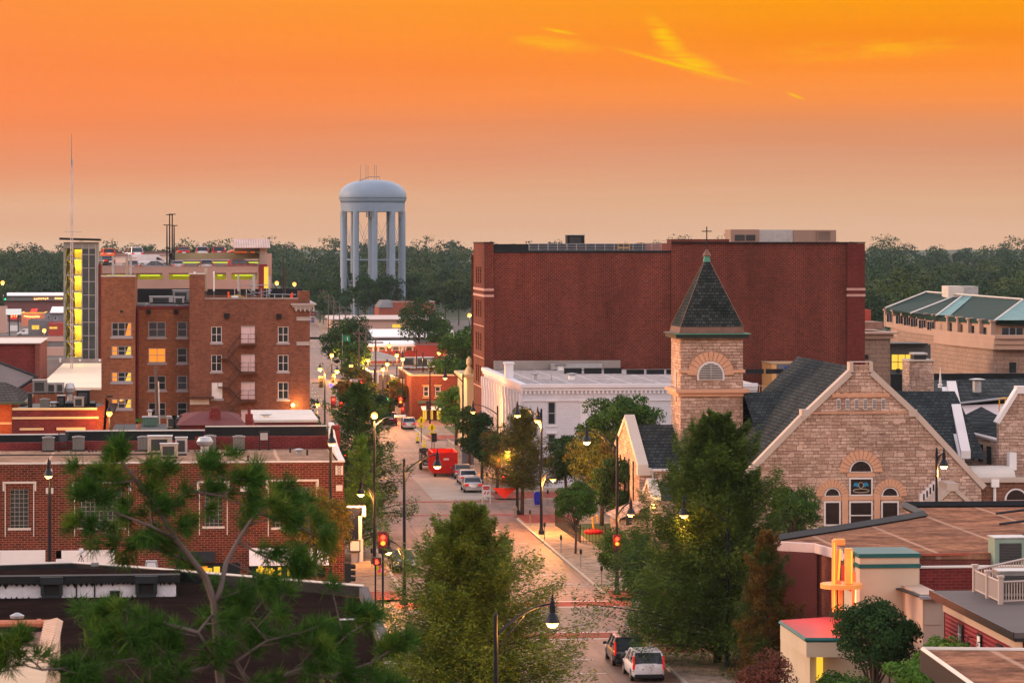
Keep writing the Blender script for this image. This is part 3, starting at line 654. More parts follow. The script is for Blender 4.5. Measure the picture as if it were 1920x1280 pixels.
# rooftop items of A
def onroof(px,py,z=ZR): return PZ(px,py,z)
for i,(px,py,lab) in enumerate(((91,846,'slatted condenser on the tan roof, leftmost of four'),(147,845,'slatted condenser on the tan roof beside the steel frame'),(269,845,'slatted condenser left of the rusty open unit'),(394,843,'slatted condenser half behind the silver exhaust fan'),(448,844,'slatted condenser right of the exhaust fan near the roof sign frame'))):
    use(P_COND,onroof(px,py),lab,'condensers on the tan roof',s=1.0)
t=boxunit(1.75,1.3,1.25,M['beigemetal']); p=onroof(300,850); t.location=p; t['label']='large brown boxy air handler behind the open black unit'
t=boxunit(1.25,.9,.98,M['beigemetal']); t.location=onroof(317,858); t['label']='rusty open cabinet with black coil on tan roof'
t=boxunit(.85,.8,1.25,M['steel']); t.location=onroof(340,853); t['label']='pale blue-grey cabinet at the right of the rusty unit'
t=ventfan(); t.location=onroof(384,849); t['label']='silver mushroom exhaust fan on the tan roof'
def signframe(px,py,label,panel):
    t=thing('roof_frame',label,'frame',onroof(px,py)); p=t.location; mb=MB()
    for sx in (-.33,.33): mb.box(p.x+sx-.04,p.x+sx+.04,p.y-.04,p.y+.04,p.z,p.z+1.3)
    mb.box(p.x-.37,p.x+.37,p.y-.05,p.y+.05,p.z+1.31,p.z+1.38); mb.box(p.x-.3,p.x+.3,p.y-.03,p.y+.03,p.z+.35,p.z+.42); part('posts',mb,M['black'],t)
    mb=MB(); mb.box(p.x-.27,p.x+.27,p.y-.02,p.y+.02,p.z+.72,p.z+1.25); part('panel',mb,panel,t)
    mb=MB(); mb.box(p.x-.45,p.x-.22,p.y-.2,p.y+.2,p.z-.02,p.z+.08); mb.box(p.x+.22,p.x+.45,p.y-.2,p.y+.2,p.z-.02,p.z+.08); part('feet',mb,M['membrane'],t)
signframe(119,846,'steel frame holding a small blue panel between two condensers',M['glassblue']); signframe(495,843,'dark frame holding a small grey panel near the right end of the tan roof',M['steel'])
mb=MB(); p=onroof(613,838); mb.tube([(p.x-.5,p.y,p.z+.45),(p.x+.3,p.y,p.z+.5)],.34,10); mb.box(p.x+.3,p.x+.42,p.y-.1,p.y+.1,p.z,p.z+.9); tag(part('floodlight',mb,M['black']),'black drum floodlight clamped at the right end of the tan roof','floodlight')
for (px,py,lab) in ((465,864,'thin black vent pipe at the front edge of the tan roof'),(544,848,'short black vent pipe left of the white roof cap'),(576,853,'short black vent pipe right of the white roof cap')):
    t=pipevent(.4,.07,cap=False); t.location=onroof(px,py); t['label']=lab
t=pipevent(.25,.2,M['steel']); t.location=onroof(560,851); t['label']='white capped round roof vent near the corner'
mb=MB(); p=onroof(435,854); mb.cbox(p,1.15,.5,.2); tag(part('roof_hatch',mb,M['membrane'],bevel=.02),'low black hatch box on the tan roof','roof hatch')
mb=MB(); p=onroof(127,853); mb.cbox(p,.22,.22,.28); tag(part('junction_box',mb,M['beigemetal'],bevel=.01),'small brown junction box on the tan roof','junction box')
mb=MB(); 
for i in range(26):
    p=onroof(165+i*9+random.uniform(-3,3),846+random.uniform(-1,1)); mb.cbox((p.x,p.y,p.z),.18,.14,.09)
mb.box(x0,xa(285,Y+8),Y+11.5,Y+11.6,ZR+.02,ZR+.1); tag(part('gas_pipe',mb,M['black'],recalc=True),'long thin black gas pipe on blocks along the tan roof','pipe')
# ---- red hip roof and bits between A2 and the tall block
hp=thing('hip_roofed_house','low building with maroon hip roof behind the black parapet','building',(xa(395,262),262,0))
def P3(px,py,Yv): return PY(px,py,Yv)
f=MB(); a=P3(330,797,252);b=P3(462,797,252);c=P3(425,771,258);d=P3(377,771,258); e=Vector((a.x+.5,270,a.z)); g=Vector((b.x-.5,270,b.z))
f.quad(a,b,c,d); f.quad(a,d,e); f.quad(b,g,c); f.quad(d,c,g,e); part('roof',f,mat('maroon_shingles',(.11,.018,.02),.85,var=.25,vs=1.2),hp)
f=MB(); f.box(a.x+.3,b.x-.3,252.3,269,0,a.z-.02); part('wall',f,B['redold'],hp)
p=P3(403,778,255); f=MB(); f.box(p.x-.45,p.x+.45,254.6,255.4,p.z-1,p.z+.35); f.box(p.x-.3,p.x+.3,254.7,255.3,p.z+.353,p.z+.6); part('chimney',f,B['redold'],hp)
p=P3(467,790,256); f=MB(); f.box(p.x-.3,p.x+.3,255.6,256.4,p.z-2,p.z+.6); f.box(p.x-.12,p.x+.12,255.85,256.15,p.z+.603,p.z+1.1); tag(part('brick_chimney',f,B['redold']),'slim red brick chimney right of the maroon hip roof','chimney')
t=thing('low_roof_building','long low building with dark flat roof in front of the brick tower block','building',(xa(520,268),266,0)); f=MB(); f.box(xa(478,266),XB,266,282,0,za(789,266)); part('wall',f,B['redold'],t); f=MB(); f.box(xa(478,266)-.05,XB+.05,265.9,282.1,za(789,266)+.003,za(789,266)+.2); part('coping',f,M['cap'],t)
t=pipevent(.2,.3,M['white']); t.location=(xa(498,270),270,za(789,266)+.2); t['label']='white dome vent on the low roof before the tower block'
# ---- C: tall brown brick block
YD=308.0
C_=thing('brick_apartment_block','tall brown brick block with fire escape, chimney and stone cornice','building',(XB-12,YD,0))
def h_(x0,x1,y0,y1,Yv): return (xa(x0,Yv),xa(x1,Yv),za(y1,Yv,(x0+x1)/2),za(y0,Yv,(x0+x1)/2))
wl=[h_(396,416,612,642,YD),h_(396,416,665,696,YD),h_(521,541,612,642,YD),h_(521,541,665,696,YD),h_(521,541,716,748,YD),h_(521,541,768,792,YD)]
dr=[h_(452,478,611,643,YD),h_(452,478,664,696,YD),h_(452,478,716,748,YD),h_(452,478,768,792,YD)]
wh=[h_(397,417,717,747,YD)]
xR=xa(581,YD); xLm=xa(355,YD); ztop=za(560,YD)
f=MB(); facade(f,'y',YD,xLm,xR,0,ztop,wl+dr+wh,.2); f.quad((xR,YD,0),(xR,YD+24,0),(xR,YD+24,ztop),(xR,YD,ztop)); f.quad((xLm,YD,0),(xLm,YD+24,0),(xLm,YD+24,ztop),(xLm,YD,ztop)); f.quad((xLm,YD+24,0),(xR,YD+24,0),(xR,YD+24,ztop),(xLm,YD+24,ztop))
part('wall',f,B['brown'],C_); zr=za(545,YD); f=MB(); f.box(xa(559,YD),xR-.003,YD+.003,YD+2,ztop-.3,zr); part('corner_parapet',f,B['brown'],C_)
f=MB(); f.box(xLm+.4,xR-.4,YD+.4,YD+23.6,ztop-.5,ztop-.42); part('roof',f,M['membrane'],C_)
f=MB(); f.box(xa(384,YD),xa(559,YD),YD-.05,YD+.35,ztop+.003,ztop+.14); part('coping',f,M['parge'] if 'parge' in M else B['parge'],C_)
f=MB(); f.box(xa(355,YD)+.002,xa(384,YD),YD-.03,YD+1.6,ztop-1,za(514,YD)); part('chimney_stack',f,B['brown'],C_)
f=MB(); f.box(xa(354,YD),xa(385,YD),YD-.08,YD+1.65,za(514,YD)+.003,za(514,YD)+.12); part('chimney_cap',f,M['cap'],C_)
cor=mat('grey_stone_cornice',(.42,.38,.37),.7,var=.2)
f=MB(); z1=za(568,YD); xc0=xa(545,YD); xc1=xa(593,YD)
f.box(xc0,xc1,YD-.6,YD+23,z1-.15,z1); f.box(xc0+.15,xc1-.2,YD-.42,YD+23,z1-.35,z1-.153); f.box(xc0+.35,xc1-.4,YD-.25,YD+23,z1-.6,z1-.353)
for k in range(5): f.box(xc0+.45+k*.42,xc0+.6+k*.42,YD-.38,YD-.26,z1-.75,z1-.36)
part('cornice',f,cor,C_)
f=MB(); 
for py in (597,643): zz=za(py,YD); f.box(xa(556,YD),xR+.12,YD-.12,YD-.003,zz-.15,zz+.12); f.box(xa(556,YD),xR+.2,YD-.2,YD-.003,zz+.123,zz+.2)
part('stone_band',f,cor,C_)
for h in wl: window(C_,'y',YD,h,.16,-1,M['framewhite'],M['glass'],(2,2),.07,sill=M['frame'])
for h in wh: window(C_,'y',YD,h,.05,-1,M['framewhite'],M['white'],(1,1),.05,sill=M['frame'],name='boarded_window')
for h in dr:
    mb=MB(); mb.box(h[0],h[1],YD+.06,YD+.12,h[2],h[3]); o=part('escape_door',mb,M['glasspink'],C_); mb=MB(); mb.box(h[0]+(h[1]-h[0])*.66,h[0]+(h[1]-h[0])*.69,YD+.03,YD+.055,h[2],h[3]); mb.box(h[0],h[1],YD-.02,YD+.055,h[3]-.1,h[3]-.004); part('door_trim',mb,M['frame'],o)
for (px,py) in ((425,592),(523,593)):
    p=PY(px,py,YD); mb=MB(); mb.box(p.x-.24,p.x+.24,YD-.3,YD-.004,p.z-.24,p.z+.24); part('vent_hood',mb,M['membrane'],C_)
mb=MB(); p=PY(549,759,YD); mb.sphere((p.x,YD-.25,p.z),.18); lw=part('wall_lamp',mb,emit('lamp_orange',(1,.48,.10),12),C_); light('POINT',(p.x+.3,YD-.8,p.z),260,(1,.45,.12),.2,C_)
# fire escape
FE=thing('fire_escape','rust-brown iron fire escape zigzagging between the pink doors','fire escape',(xa(452,YD),YD,0)); frm=mat('rusty_iron',(.085,.035,.022),.7,var=.35,vs=3)
pl=MB(); rl=MB(); stm=MB()
for i,h in enumerate(dr[:3]):
    zf=h[2]-.12; u0,u1=h[0]-.15,h[1]+.15; pl.box(u0,u1,YD-1.1,YD-.02,zf-.1,zf)
    for zz in (zf+.55,zf+1.0): rl.tube([(u0,YD-.05,zz),(u0,YD-1.08,zz),(u1,YD-1.08,zz),(u1,YD-.05,zz)],.03,4)
    for uu in (u0,u1,(u0+u1)/2): rl.tube([(uu,YD-1.08,zf),(uu,YD-1.08,zf+1.0)],.025,4)
    zn=dr[i+1][2]-.12; mx=xa(428,YD); mz=(zf+zn)/2
    pl.box(mx-1.0,mx,YD-1.1,YD-.1,mz-.08,mz)
    for yy in (YD-1.05,YD-.55):
        stm.tube([(u0,yy,zf-.05),(mx,yy,mz)],.075,4); stm.tube([(mx,yy,mz),(u0+.2,yy,zn)],.075,4)
        rl.tube([(u0,yy,zf+.8),(mx,yy,mz+.85)],.028,4); rl.tube([(mx,yy,mz+.85),(u0+.2,yy,zn+.8)],.028,4)
    for k in range(1,8):
        t_=k/8; stm.box(u0+(mx-u0)*t_-.1,u0+(mx-u0)*t_+.1,YD-1.03,YD-.57,zf+(mz-zf)*t_-.02,zf+(mz-zf)*t_+.02); stm.box(mx+(u0-mx)*t_-.1,mx+(u0-mx)*t_+.1,YD-1.03,YD-.57,mz+(zn-mz)*t_-.02,mz+(zn-mz)*t_+.02)
    rl.tube([(mx-1,YD-1.05,mz),(mx-1,YD-1.05,mz+.9),(mx,YD-1.05,mz+.9),(mx,YD-1.05,mz)],.025,4)
part('platform',pl,frm,FE); part('railing',rl,frm,FE); part('stairs',stm,frm,FE)
# canopy and white sign band at foot
mb=MB(); z_=za(743,YD); mb.box(xa(354,YD),xa(401,YD),YD-1.2,YD-.004,z_,z_+.15); part('canopy',mb,frm,C_); mb=MB(); h=h_(356,392,748,758,YD); mb.box(h[0],h[1],YD-.08,YD-.004,h[2],h[3]); part('sign_board',mb,M['cap'],C_)
# recessed orange-brick wing
YE=311.0
W=thing('orange_brick_wing','orange brick wing with red downpipe and paired windows','building',(xa(300,YE),YE,0)); zt=za(577,YE)
ws=[]
for (y0,y1) in ((603,632),(652,680),(704,731),(754,780)): ws+= [(h_(278,311,y0,y1,YE),(2,2)),(h_(332,351,y0,y1,YE),(1,2))]
f=MB(); facade(f,'y',YE,xa(253,YE),xLm,0,zt,[a for a,_ in ws],.2); part('wall',f,B['orange'],W)
for i,(h,b) in enumerate(ws): window(W,'y',YE,h,.16,-1,M['frame'],M['litorange'] if i==2 else (M['glassblue'] if i in(0,1,5) else M['glass']),b,.09,sill=M['frame'])
f=MB(); f.box(xa(253,YE),xLm,YE-.15,YE+16,zt+.004,zt+.2); part('eaves_trim',f,mat('dark_red_paint',(.17,.02,.025),.5),W)
f=MB(); f.box(xa(253,YE),xLm,YE+.1,YE+15.8,zt+.204,zt+.3); part('roof',f,R_['grey'],W)
f=MB(); f.tube([(xa(258,YE),YE-.12,.2),(xa(258,YE),YE-.12,zt)],.12,8); part('downpipe',f,bpy.data.materials['dark_red_paint'],W)
for px in (279,330): p=PY(px,585,YE); mb=MB(); mb.box(p.x-.2,p.x+.2,YE-.25,YE-.004,p.z-.18,p.z+.22); part('vent_hood',mb,M['membrane'],W)
f=MB(); f.box(xa(253,YE),xLm,YE+15.9,YE+16.3,zt+.3,za(540,YE+16)); part('rear_parapet',f,M['membrane'],W)
for (px,py,sx,sz,m_,lab) in ((303,578,2.4,.7,'steel','small white gabled plant housing on the wing roof'),(340,577,1.7,1.3,'greymetal','large dark grey plant box beside the chimney stack'),(336,579,1.0,.7,'steel','pale small box in front of the dark plant box')):
    t=boxunit(sx,1.2,sz,M[m_]); p=PZ(px,py,zt+.3) if False else Vector((xa(px,YE+(6 if sx<1.2 else 9)),YE+(6 if sx<1.2 else 9),zt+.3)); t.location=p; t['label']=lab
YF=306.0
V=thing('brick_stair_tower','narrow orange brick tower with triple lit windows','building',(xa(221,YF),YF,0)); zt2=za(518,YF)
ws=[h_(209,247,y0,y1,YF) for (y0,y1) in ((604,631),(648,667),(697,716),(747,766))]
f=MB(); facade(f,'y',YF,xa(190,YF),xa(253,YF),0,zt2,ws,.2); xw=xa(253,YF); f.quad((xw,YF,0),(xw,YF+14,0),(xw,YF+14,zt2),(xw,YF,zt2)); xw0=xa(190,YF); f.quad((xw0,YF,0),(xw0,YF+14,0),(xw0,YF+14,zt2),(xw0,YF,zt2)); f.quad((xw0,YF,zt2),(xw,YF,zt2),(xw,YF+14,zt2),(xw0,YF+14,zt2)); f.quad((xw0,YF+14,0),(xw,YF+14,0),(xw,YF+14,zt2),(xw0,YF+14,zt2)); part('wall',f,B['orange'],V)
f=MB(); f.box(xw0-.05,xw+.05,YF-.05,YF+.3,zt2+.003,zt2+.12); part('coping',f,M['cap'],V)
for i,h in enumerate(ws):
    o=window(V,'y',YF,h,.16,-1,M['frame'],M['glass'],(3,2),.1,sill=M['frame'])
    for k,(c_,lo,hi) in enumerate((('lityellow',.68,.98),('litorange',.03,.28)) if i else (('litorange',.68,.98),)):
        mb=MB(); wd=h[1]-h[0]; mb.quad((h[0]+wd*lo,YF+.135,h[2]+.08),(h[0]+wd*hi,YF+.135,h[2]+.08),(h[0]+wd*hi,YF+.135,h[3]-.08),(h[0]+wd*(lo+.15 if k==0 else lo),YF+.135,h[3]-.08)); part('lit_pane',mb,M[c_],o)
mb=MB(); p=PY(228,584,YF); mb.box(p.x-.14,p.x+.14,YF-.03,YF-.004,p.z-.12,p.z+.12); part('vent_hole',mb,M['black'],V)
# antennas: panels on the stair tower, racks on the brown block
def panel_antenna(px,y0,y1,Yv,zb,label,w_=.28,m_=None):
    t=thing('panel_antenna',label,'antenna',(xa(px,Yv),Yv,zb)); p=t.location; mb=MB(); mb.tube([p,(p.x,p.y,za(y0,Yv))],.05,6); part('mast_pipe',mb,M['greymetal'],t)
    mb=MB(); mb.box(p.x-w_/2,p.x+w_/2,p.y-.3,p.y-.08,za(y1,Yv),za(y0,Yv)-.1); part('panel',mb,m_ or M['steel'],t,bevel=.03); return t
panel_antenna(212,478,517,YF+1,zt2,'grey panel antenna on the orange brick tower, left of three',.22); panel_antenna(238,480,517,YF+2,zt2,'brown-shaded panel antenna on the orange brick tower, middle of three',.26,M['beigemetal']); panel_antenna(245,476,517,YF+1,zt2,'grey panel antenna at the right edge of the orange brick tower',.22)
panel_antenna(386,500,545,YD+1,ztop-.4,'pinkish tall cylinder antenna beside the chimney stack',.3,M['beigemetal']); panel_antenna(401,506,545,YD+1.5,ztop-.4,'slim bright white panel antenna on the brown block roof',.16,M['white'])
panel_antenna(447,513,545,YD+4,ztop-.4,'grey panel antenna at the left end of the roof rack',.2); panel_antenna(472,521,545,YD+5,ztop-.4,'short grey panel antenna beside the taller one on the roof rack',.18); panel_antenna(476,512,545,YD+4,ztop-.4,'tall grey panel antenna at the middle of the roof rack',.24); panel_antenna(505,515,552,YD+10,ztop-.4,'white-topped panel antenna at the right end of the roof rack',.22)
panel_antenna(365,507,514,YD+1,za(514,YD),'tiny white antenna stub on top of the chimney stack',.2,M['white'])
t=thing('antenna_rack','grey pipe rack with diagonal braces on the brown block roof','rack',(xa(460,YD+5),YD+5,ztop-.4)); mb=MB(); zb=ztop-.4
for px in (440,450,462,476,490,500,515,530): mb.tube([(xa(px,YD+4.5),YD+4.5,zb),(xa(px,YD+4.5),YD+4.5,za(540 if px<505 else 551,YD+4.5))],.04,4)
for (a,b,y0,y1) in ((445,502,535,535),(462,480,540,556),(462,510,553,545),(500,555,552,553),(476,505,548,556)): mb.tube([(xa(a,YD+4.6),YD+4.6,za(y0,YD)),(xa(b,YD+4.6),YD+4.6,za(y1,YD))],.04,4)
part('pipes',mb,M['steel'],t); mb=MB(); mb.tube([(xa(430,YD+3),YD+3,zb+.6),(xa(445,YD+3),YD+3,zb+.75),(xa(475,YD+3),YD+3,zb+.2),(xa(500,YD+3),YD+3,zb+.3),(xa(540,YD+3),YD+3,zb+.35)],.035,4); part('cable',mb,M['yellowpaint'],t)
t=thing('roof_barrier','orange-red safety cover at the left of the roof rack','barrier',(xa(428,YD+2),YD+2,zb)); mb=MB(); mb.box(xa(427,YD+2),xa(430,YD+2),YD+2,YD+2.2,zb,za(546,YD+2)); part('cover',mb,emit('glowing_safety_orange',(1,.1,.02),.25,(.8,.06,.02)),t)  # cover glows slightly by emission though it is no lamp
t=thing('roof_barrier','orange-red safety cover at the right end of the brown block roof','barrier',(xa(547,YD+2),YD+2,zb)); mb=MB(); q0,q1=xa(542,YD+2),xa(550,YD+2); zc=za(547,YD+2); mb.prism([(q0,zb),(q1,zb),(q1-.05,zc-.1),((q0+q1)/2+.1,zc),((q0+q1)/2-.05,zc-.25)],.25,'y',YD+2); part('cover',mb,bpy.data.materials['glowing_safety_orange'],t)
mb=MB(); mb.box(xa(434,YD+2),xa(447,YD+2),YD+2,YD+2.8,zb,za(554,YD+2)); tag(part('roof_tarp',mb,M['white'],bevel=.05),'crumpled white sheet lying on the brown block roof','sheet')
mb=MB(); mb.box(xa(495,YD+18),xa(567,YD+18),YD+18,YD+18.4,zb,za(540,YD+18)); tag(part('dark_screen_wall',mb,M['membrane']),'black screen wall at the back of the brown block roof','screen wall')
t=thing('radio_mast','thin dark mast beside a brown pole on the brown block roof','mast',(xa(531,YD+12),YD+12,zb)); mb=MB(); mb.tube([t.location,(t.location.x,YD+12,za(480,YD+12))],.06,5); part('whip',mb,M['black'],t); mb=MB(); mb.tube([(t.location.x+.2,YD+12.1,zb),(t.location.x+.2,YD+12.1,za(500,YD+12))],.1,6); part('support_pole',mb,M['tree_trunk'],t)
# ---- D: parking garage and stair tower
YG=452.0; conc=mat('garage_concrete',(.36,.245,.215),.85,var=.15,vs=.25); G=thing('parking_garage','pinkish concrete parking garage with open decks lit green-yellow','parking garage',(xa(340,YG),YG,0))
zt=za(499,YG); op=[h_(a,b,511,524,YG) for a,b in ((192,252),(255,305),(317,380),(402,424),(434,482))]; ou=h_(178,492,541,570,YG)
f=MB(); facade(f,'y',YG,xa(176,YG),xa(485,YG),za(541,YG),zt,op,.5); part('wall',f,conc,G); f=MB(); f.box(xa(150,YG),xa(520,YG),YG+32,YG+32.4,0,za(475,YG+32)); part('rear_wall',f,conc,G)
f=MB(); f.box(xa(150,YG),xa(500,YG),YG+.6,YG+31,zt-1.15,zt-.9); f.box(xa(176,YG),xa(485,YG),YG+.6,YG+31,za(527,YG)-.3,za(527,YG)-.1); part('deck',f,conc,G)
f=MB(); f.box(xa(485,YG)+.004,xa(501,YG),YG-.15,YG+1,0,za(495,YG)); part('corner_pier',f,bpy.data.materials['dark_red_paint'],G)
f=MB(); f.box(xa(176,YG),xa(485,YG),YG+.3,YG+.5,0,za(541,YG)-.01); part('painted_shade_screen',f,M['membrane'],G)  # black sheet in place of the shade inside the lower decks
f=MB(); f.tube([(xa(190,YG),YG-.1,zt+.12),(xa(485,YG),YG-.1,zt+.12)],.04,4); f.tube([(xa(190,YG),YG-.1,zt+.45),(xa(485,YG),YG-.1,zt+.45)],.03,4)
for k in range(24): u=xa(192+k*12.7,YG); f.tube([(u,YG-.1,zt-.1),(u,YG-.1,zt+.45)],.03,4)
part('railing',f,M['greymetal'],G)
lampg=emit('garage_tube_light',(.62,.80,.03),1.6)
for (a,b,_,_) in op:
    for yy in (YG+4,YG+11): f=MB(); f.box(a+.5,b-.4,yy,yy+.25,zt-1.35,zt-1.25); part('tube_light',f,lampg,G)
    f=MB(); f.box(a-.3,b+.3,YG+9,YG+9.2,zt-4.2,zt-1.2); part('inner_wall',f,conc,G); light('POINT',((a+b)/2,YG+4.5,zt-2.0),420,(.75,.95,.05),.4,G,'garage_light')
# upper ramp deck
zu=za(474,YG+10); f=MB(); f.box(xa(318,YG+10),xa(490,YG+10),YG+10,YG+10.4,za(485,YG+10),zu); f.box(xa(318,YG+10),xa(322,YG+10),YG+10,YG+26,zt-.8,zu); f.box(xa(485,YG+10),xa(500,YG+10),YG+10,YG+12,zt-.9,zu+.3); part('upper_parapet',f,mat('stained_concrete',(.33,.27,.15),.85,var=.35,vs=.5),G)
f=MB(); f.box(xa(322,YG+10),xa(490,YG+10),YG+10.5,YG+30,zu-1.3,zu-1.1); part('upper_deck',f,conc,G)
f=MB(); f.box(xa(325,YG+14),xa(485,YG+14),YG+14,YG+14.2,zu-1.45,zu-1.35); part('tube_light',f,lampg,G); light('POINT',(xa(380,YG+14),YG+15,zu-2),260,(.72,.95,.08),.8,G,'garage_light'); light('POINT',(xa(440,YG+14),YG+15,zu-2),260,(.72,.95,.08),.8,G,'garage_light')
# roofed lift house
E_=thing('lift_house','garage lift house with pale ribbed metal roof','lift house',(xa(470,YG+6),YG+6,0)); f=MB(); f.box(xa(487,YG+6),xa(501,YG+6),YG+6,YG+10,0,za(465,YG+6)); f.box(xa(440,YG+6),xa(500,YG+6),YG+9,YG+10,za(472,YG+6),za(464,YG+6)); part('wall',f,B['parge'],E_)
f=MB(); f.prism([(YG+4.5,za(465,YG+6)),(YG+4.5,za(464,YG+6)),(YG+9,za(448,YG+6)),(YG+12,za(464,YG+6)),(YG+12,za(465,YG+6))],xa(506,YG+6)-xa(438,YG+6),'x',xa(438,YG+6)); part('roof',f,ribbed('pale_ribbed_metal',(.50,.36,.32),.35,'X',.5),E_)
f=MB(); f.box(xa(495,YG-.3),xa(503,YG-.3),YG-.4,YG-.25,za(540,YG),za(500,YG)); part('lit_glazing',f,M['lityellow'],E_)
for (x_,y0,lab) in ((313,403,'tall dark floodlight pole on the garage roof, far left of four'),(318,404,'tall dark floodlight pole on the garage roof, second of four'),(323,403,'tall dark floodlight pole on the garage roof, third of four'),(326.5,424,'shorter dark floodlight pole on the garage roof, right of four')):
    if x_==313: y0=423
    Yp=YG+9; t=thing('floodlight_pole',lab,'light pole',(xa(x_,Yp),Yp,zt-1),'light poles on the garage roof'); p=t.location; mb=MB(); mb.tube([p,(p.x,p.y,za(y0,Yp))],[.16,.09],6); part('pole',mb,M['black'],t); mb=MB(); zz=za(y0,Yp); mb.box(p.x-.5,p.x+.5,p.y-.15,p.y+.15,zz,zz+.12); part('floodlight_bar',mb,M['black'],t)
YT=430.0; T=thing('glazed_stair_tower','glazed garage stair tower lit bright yellow inside','stair tower',(xa(153,YT),YT,0))
x0,x1,xm=xa(119,YT),xa(184,YT),xa(154,YT); zt_=za(447,YT); zb_=za(668,YT)
f=MB(); f.box(x0,xa(121.5,YT),YT,YT+.4,0,zt_-.5); f.box(xa(179.5,YT),x1,YT,YT+5,0,zt_-.5); f.box(x0,x1,YT+5,YT+5.3,0,zt_-.5); f.box(x0,x1-.01,YT-.05,YT+.35,zt_-.5-.9,zt_-.5); f.box(x0+.01,x0+.3,YT+.4,YT+4.99,0,zt_-.5); part('frame_wall',f,mat('tower_concrete',(.27,.27,.25),.8),T)
f=MB(); f.prism([(x0-.5,zt_-.2),(x1+.25,zt_-.35),(x1+.25,zt_-.05),(x0-.5,zt_+.1)],7.5,'y',YT-1.2); part('roof',f,M['membrane'],T)
f=MB(); f.box(xa(185,YT),xa(189.5,YT),YT+1,YT+6,0,za(494,YT)); part('red_panel',f,bpy.data.materials['dark_red_paint'],T)
ylw=emit('stair_light',(1.0,.75,.08),3); nfl=7; gold=mat('yellow_light_tinted_wall',(.62,.50,.16),.7,var=.15)  # yellow of the stair lighting is also put into the wall colour
f=MB(); f.box(xa(139,YT),xa(152,YT),YT+2.2,YT+2.4,0,zt_-1.5); part('inner_wall',f,gold,T); f=MB(); f.box(x0+.31,x1-.4,YT+4.7,YT+4.9,0,zt_-1.5); part('back_wall',f,gold,T)
for k in range(nfl+1):
    zf=zb_-.1+(za(455,YT)-zb_)*k/nfl if False else za(668-k*30.6,YT)
    if zf>zt_-1: continue
    f=MB(); f.box(x0+.3,xm,YT+.1,YT+4.9,zf-.12,zf+.08); part('landing',f,bpy.data.materials['tower_concrete'],T)
    f=MB(); f.box(xa(139,YT),xa(147,YT),YT+.9,YT+1.1,zf+1.9,zf+2.02); part('stair_lamp',f,ylw,T)
    light('POINT',(xa(145,YT),YT+1.2,zf+1.6),150,(1,.72,.08),.15,T,'stair_light')
    f=MB(); f.prism([(x0+.4,zf),(x0+.4,zf+.22),(xa(137,YT),zf+1.25),(xa(137,YT),zf+1.03)],1.1,'y',YT+1.0); f.prism([(x0+.4,zf+2.2),(x0+.4,zf+1.98),(xa(137,YT),zf+1.0),(xa(137,YT),zf+1.2)],1.1,'y',YT+2.6); part('stair_flight',f,gold,T)
f=MB(); f.box(xm,x1-.35,YT+.05,YT+.09,zb_-6,za(460,YT)); part('curtain_glazing',f,glass('curtain_glass',(.06,.07,.07),.1),T)
f=MB()
for k in range(8):
    zz=za(652-k*25,YT); f.box(xm,x1-.3,YT-.06,YT+.04,zz-.04,zz+.04)
for px in (154,166.5,179): f.box(xa(px,YT)-.05,xa(px,YT)+.05,YT-.07,YT+.045,zb_-6,za(458,YT))
for k in range(9): zz=za(668-k*30.6+12,YT); f.box(x0+.05,xm,YT-.05,YT,zz-.03,zz+.03)
part('mullions',f,M['steel'],T)
light('POINT',(xa(170,YT),YT+2.5,za(470,YT)),110,(1,.78,.12),.3,T,'stair_light')
f=MB(); f.box(xm+.1,x1-.4,YT+3,YT+3.1,za(500,YT),zt_-1.2); part('upper_panel',f,gold,T)
# mast
YM=405.0; t=thing('radio_antenna_mast','very tall rust-streaked whitish lattice mast before the stair tower','mast',(xa(134,YM),YM,0)); p=t.location; mb=MB(); zt_=za(300,YM)
for i in range(3):
    a=i*2.094; mb.tube([(p.x+.16*math.cos(a),p.y+.16*math.sin(a),0),(p.x+.16*math.cos(a),p.y+.16*math.sin(a),zt_)],.05,4)
for k in range(70):
    z_=k*zt_/70; a=(k%3)*2.094; b=((k+1)%3)*2.094; mb.tube([(p.x+.16*math.cos(a),p.y+.16*math.sin(a),z_),(p.x+.16*math.cos(b),p.y+.16*math.sin(b),z_+zt_/70)],.035,3)
part('lattice',mb,mat('weathered_white_mast',(.50,.42,.42),.6,var=.4,vs=.4),t); mb=MB(); mb.tube([(p.x,p.y,zt_-1),(p.x,p.y,za(254,YM))],[.06,.03],5); part('whip',mb,M['greymetal'],t)
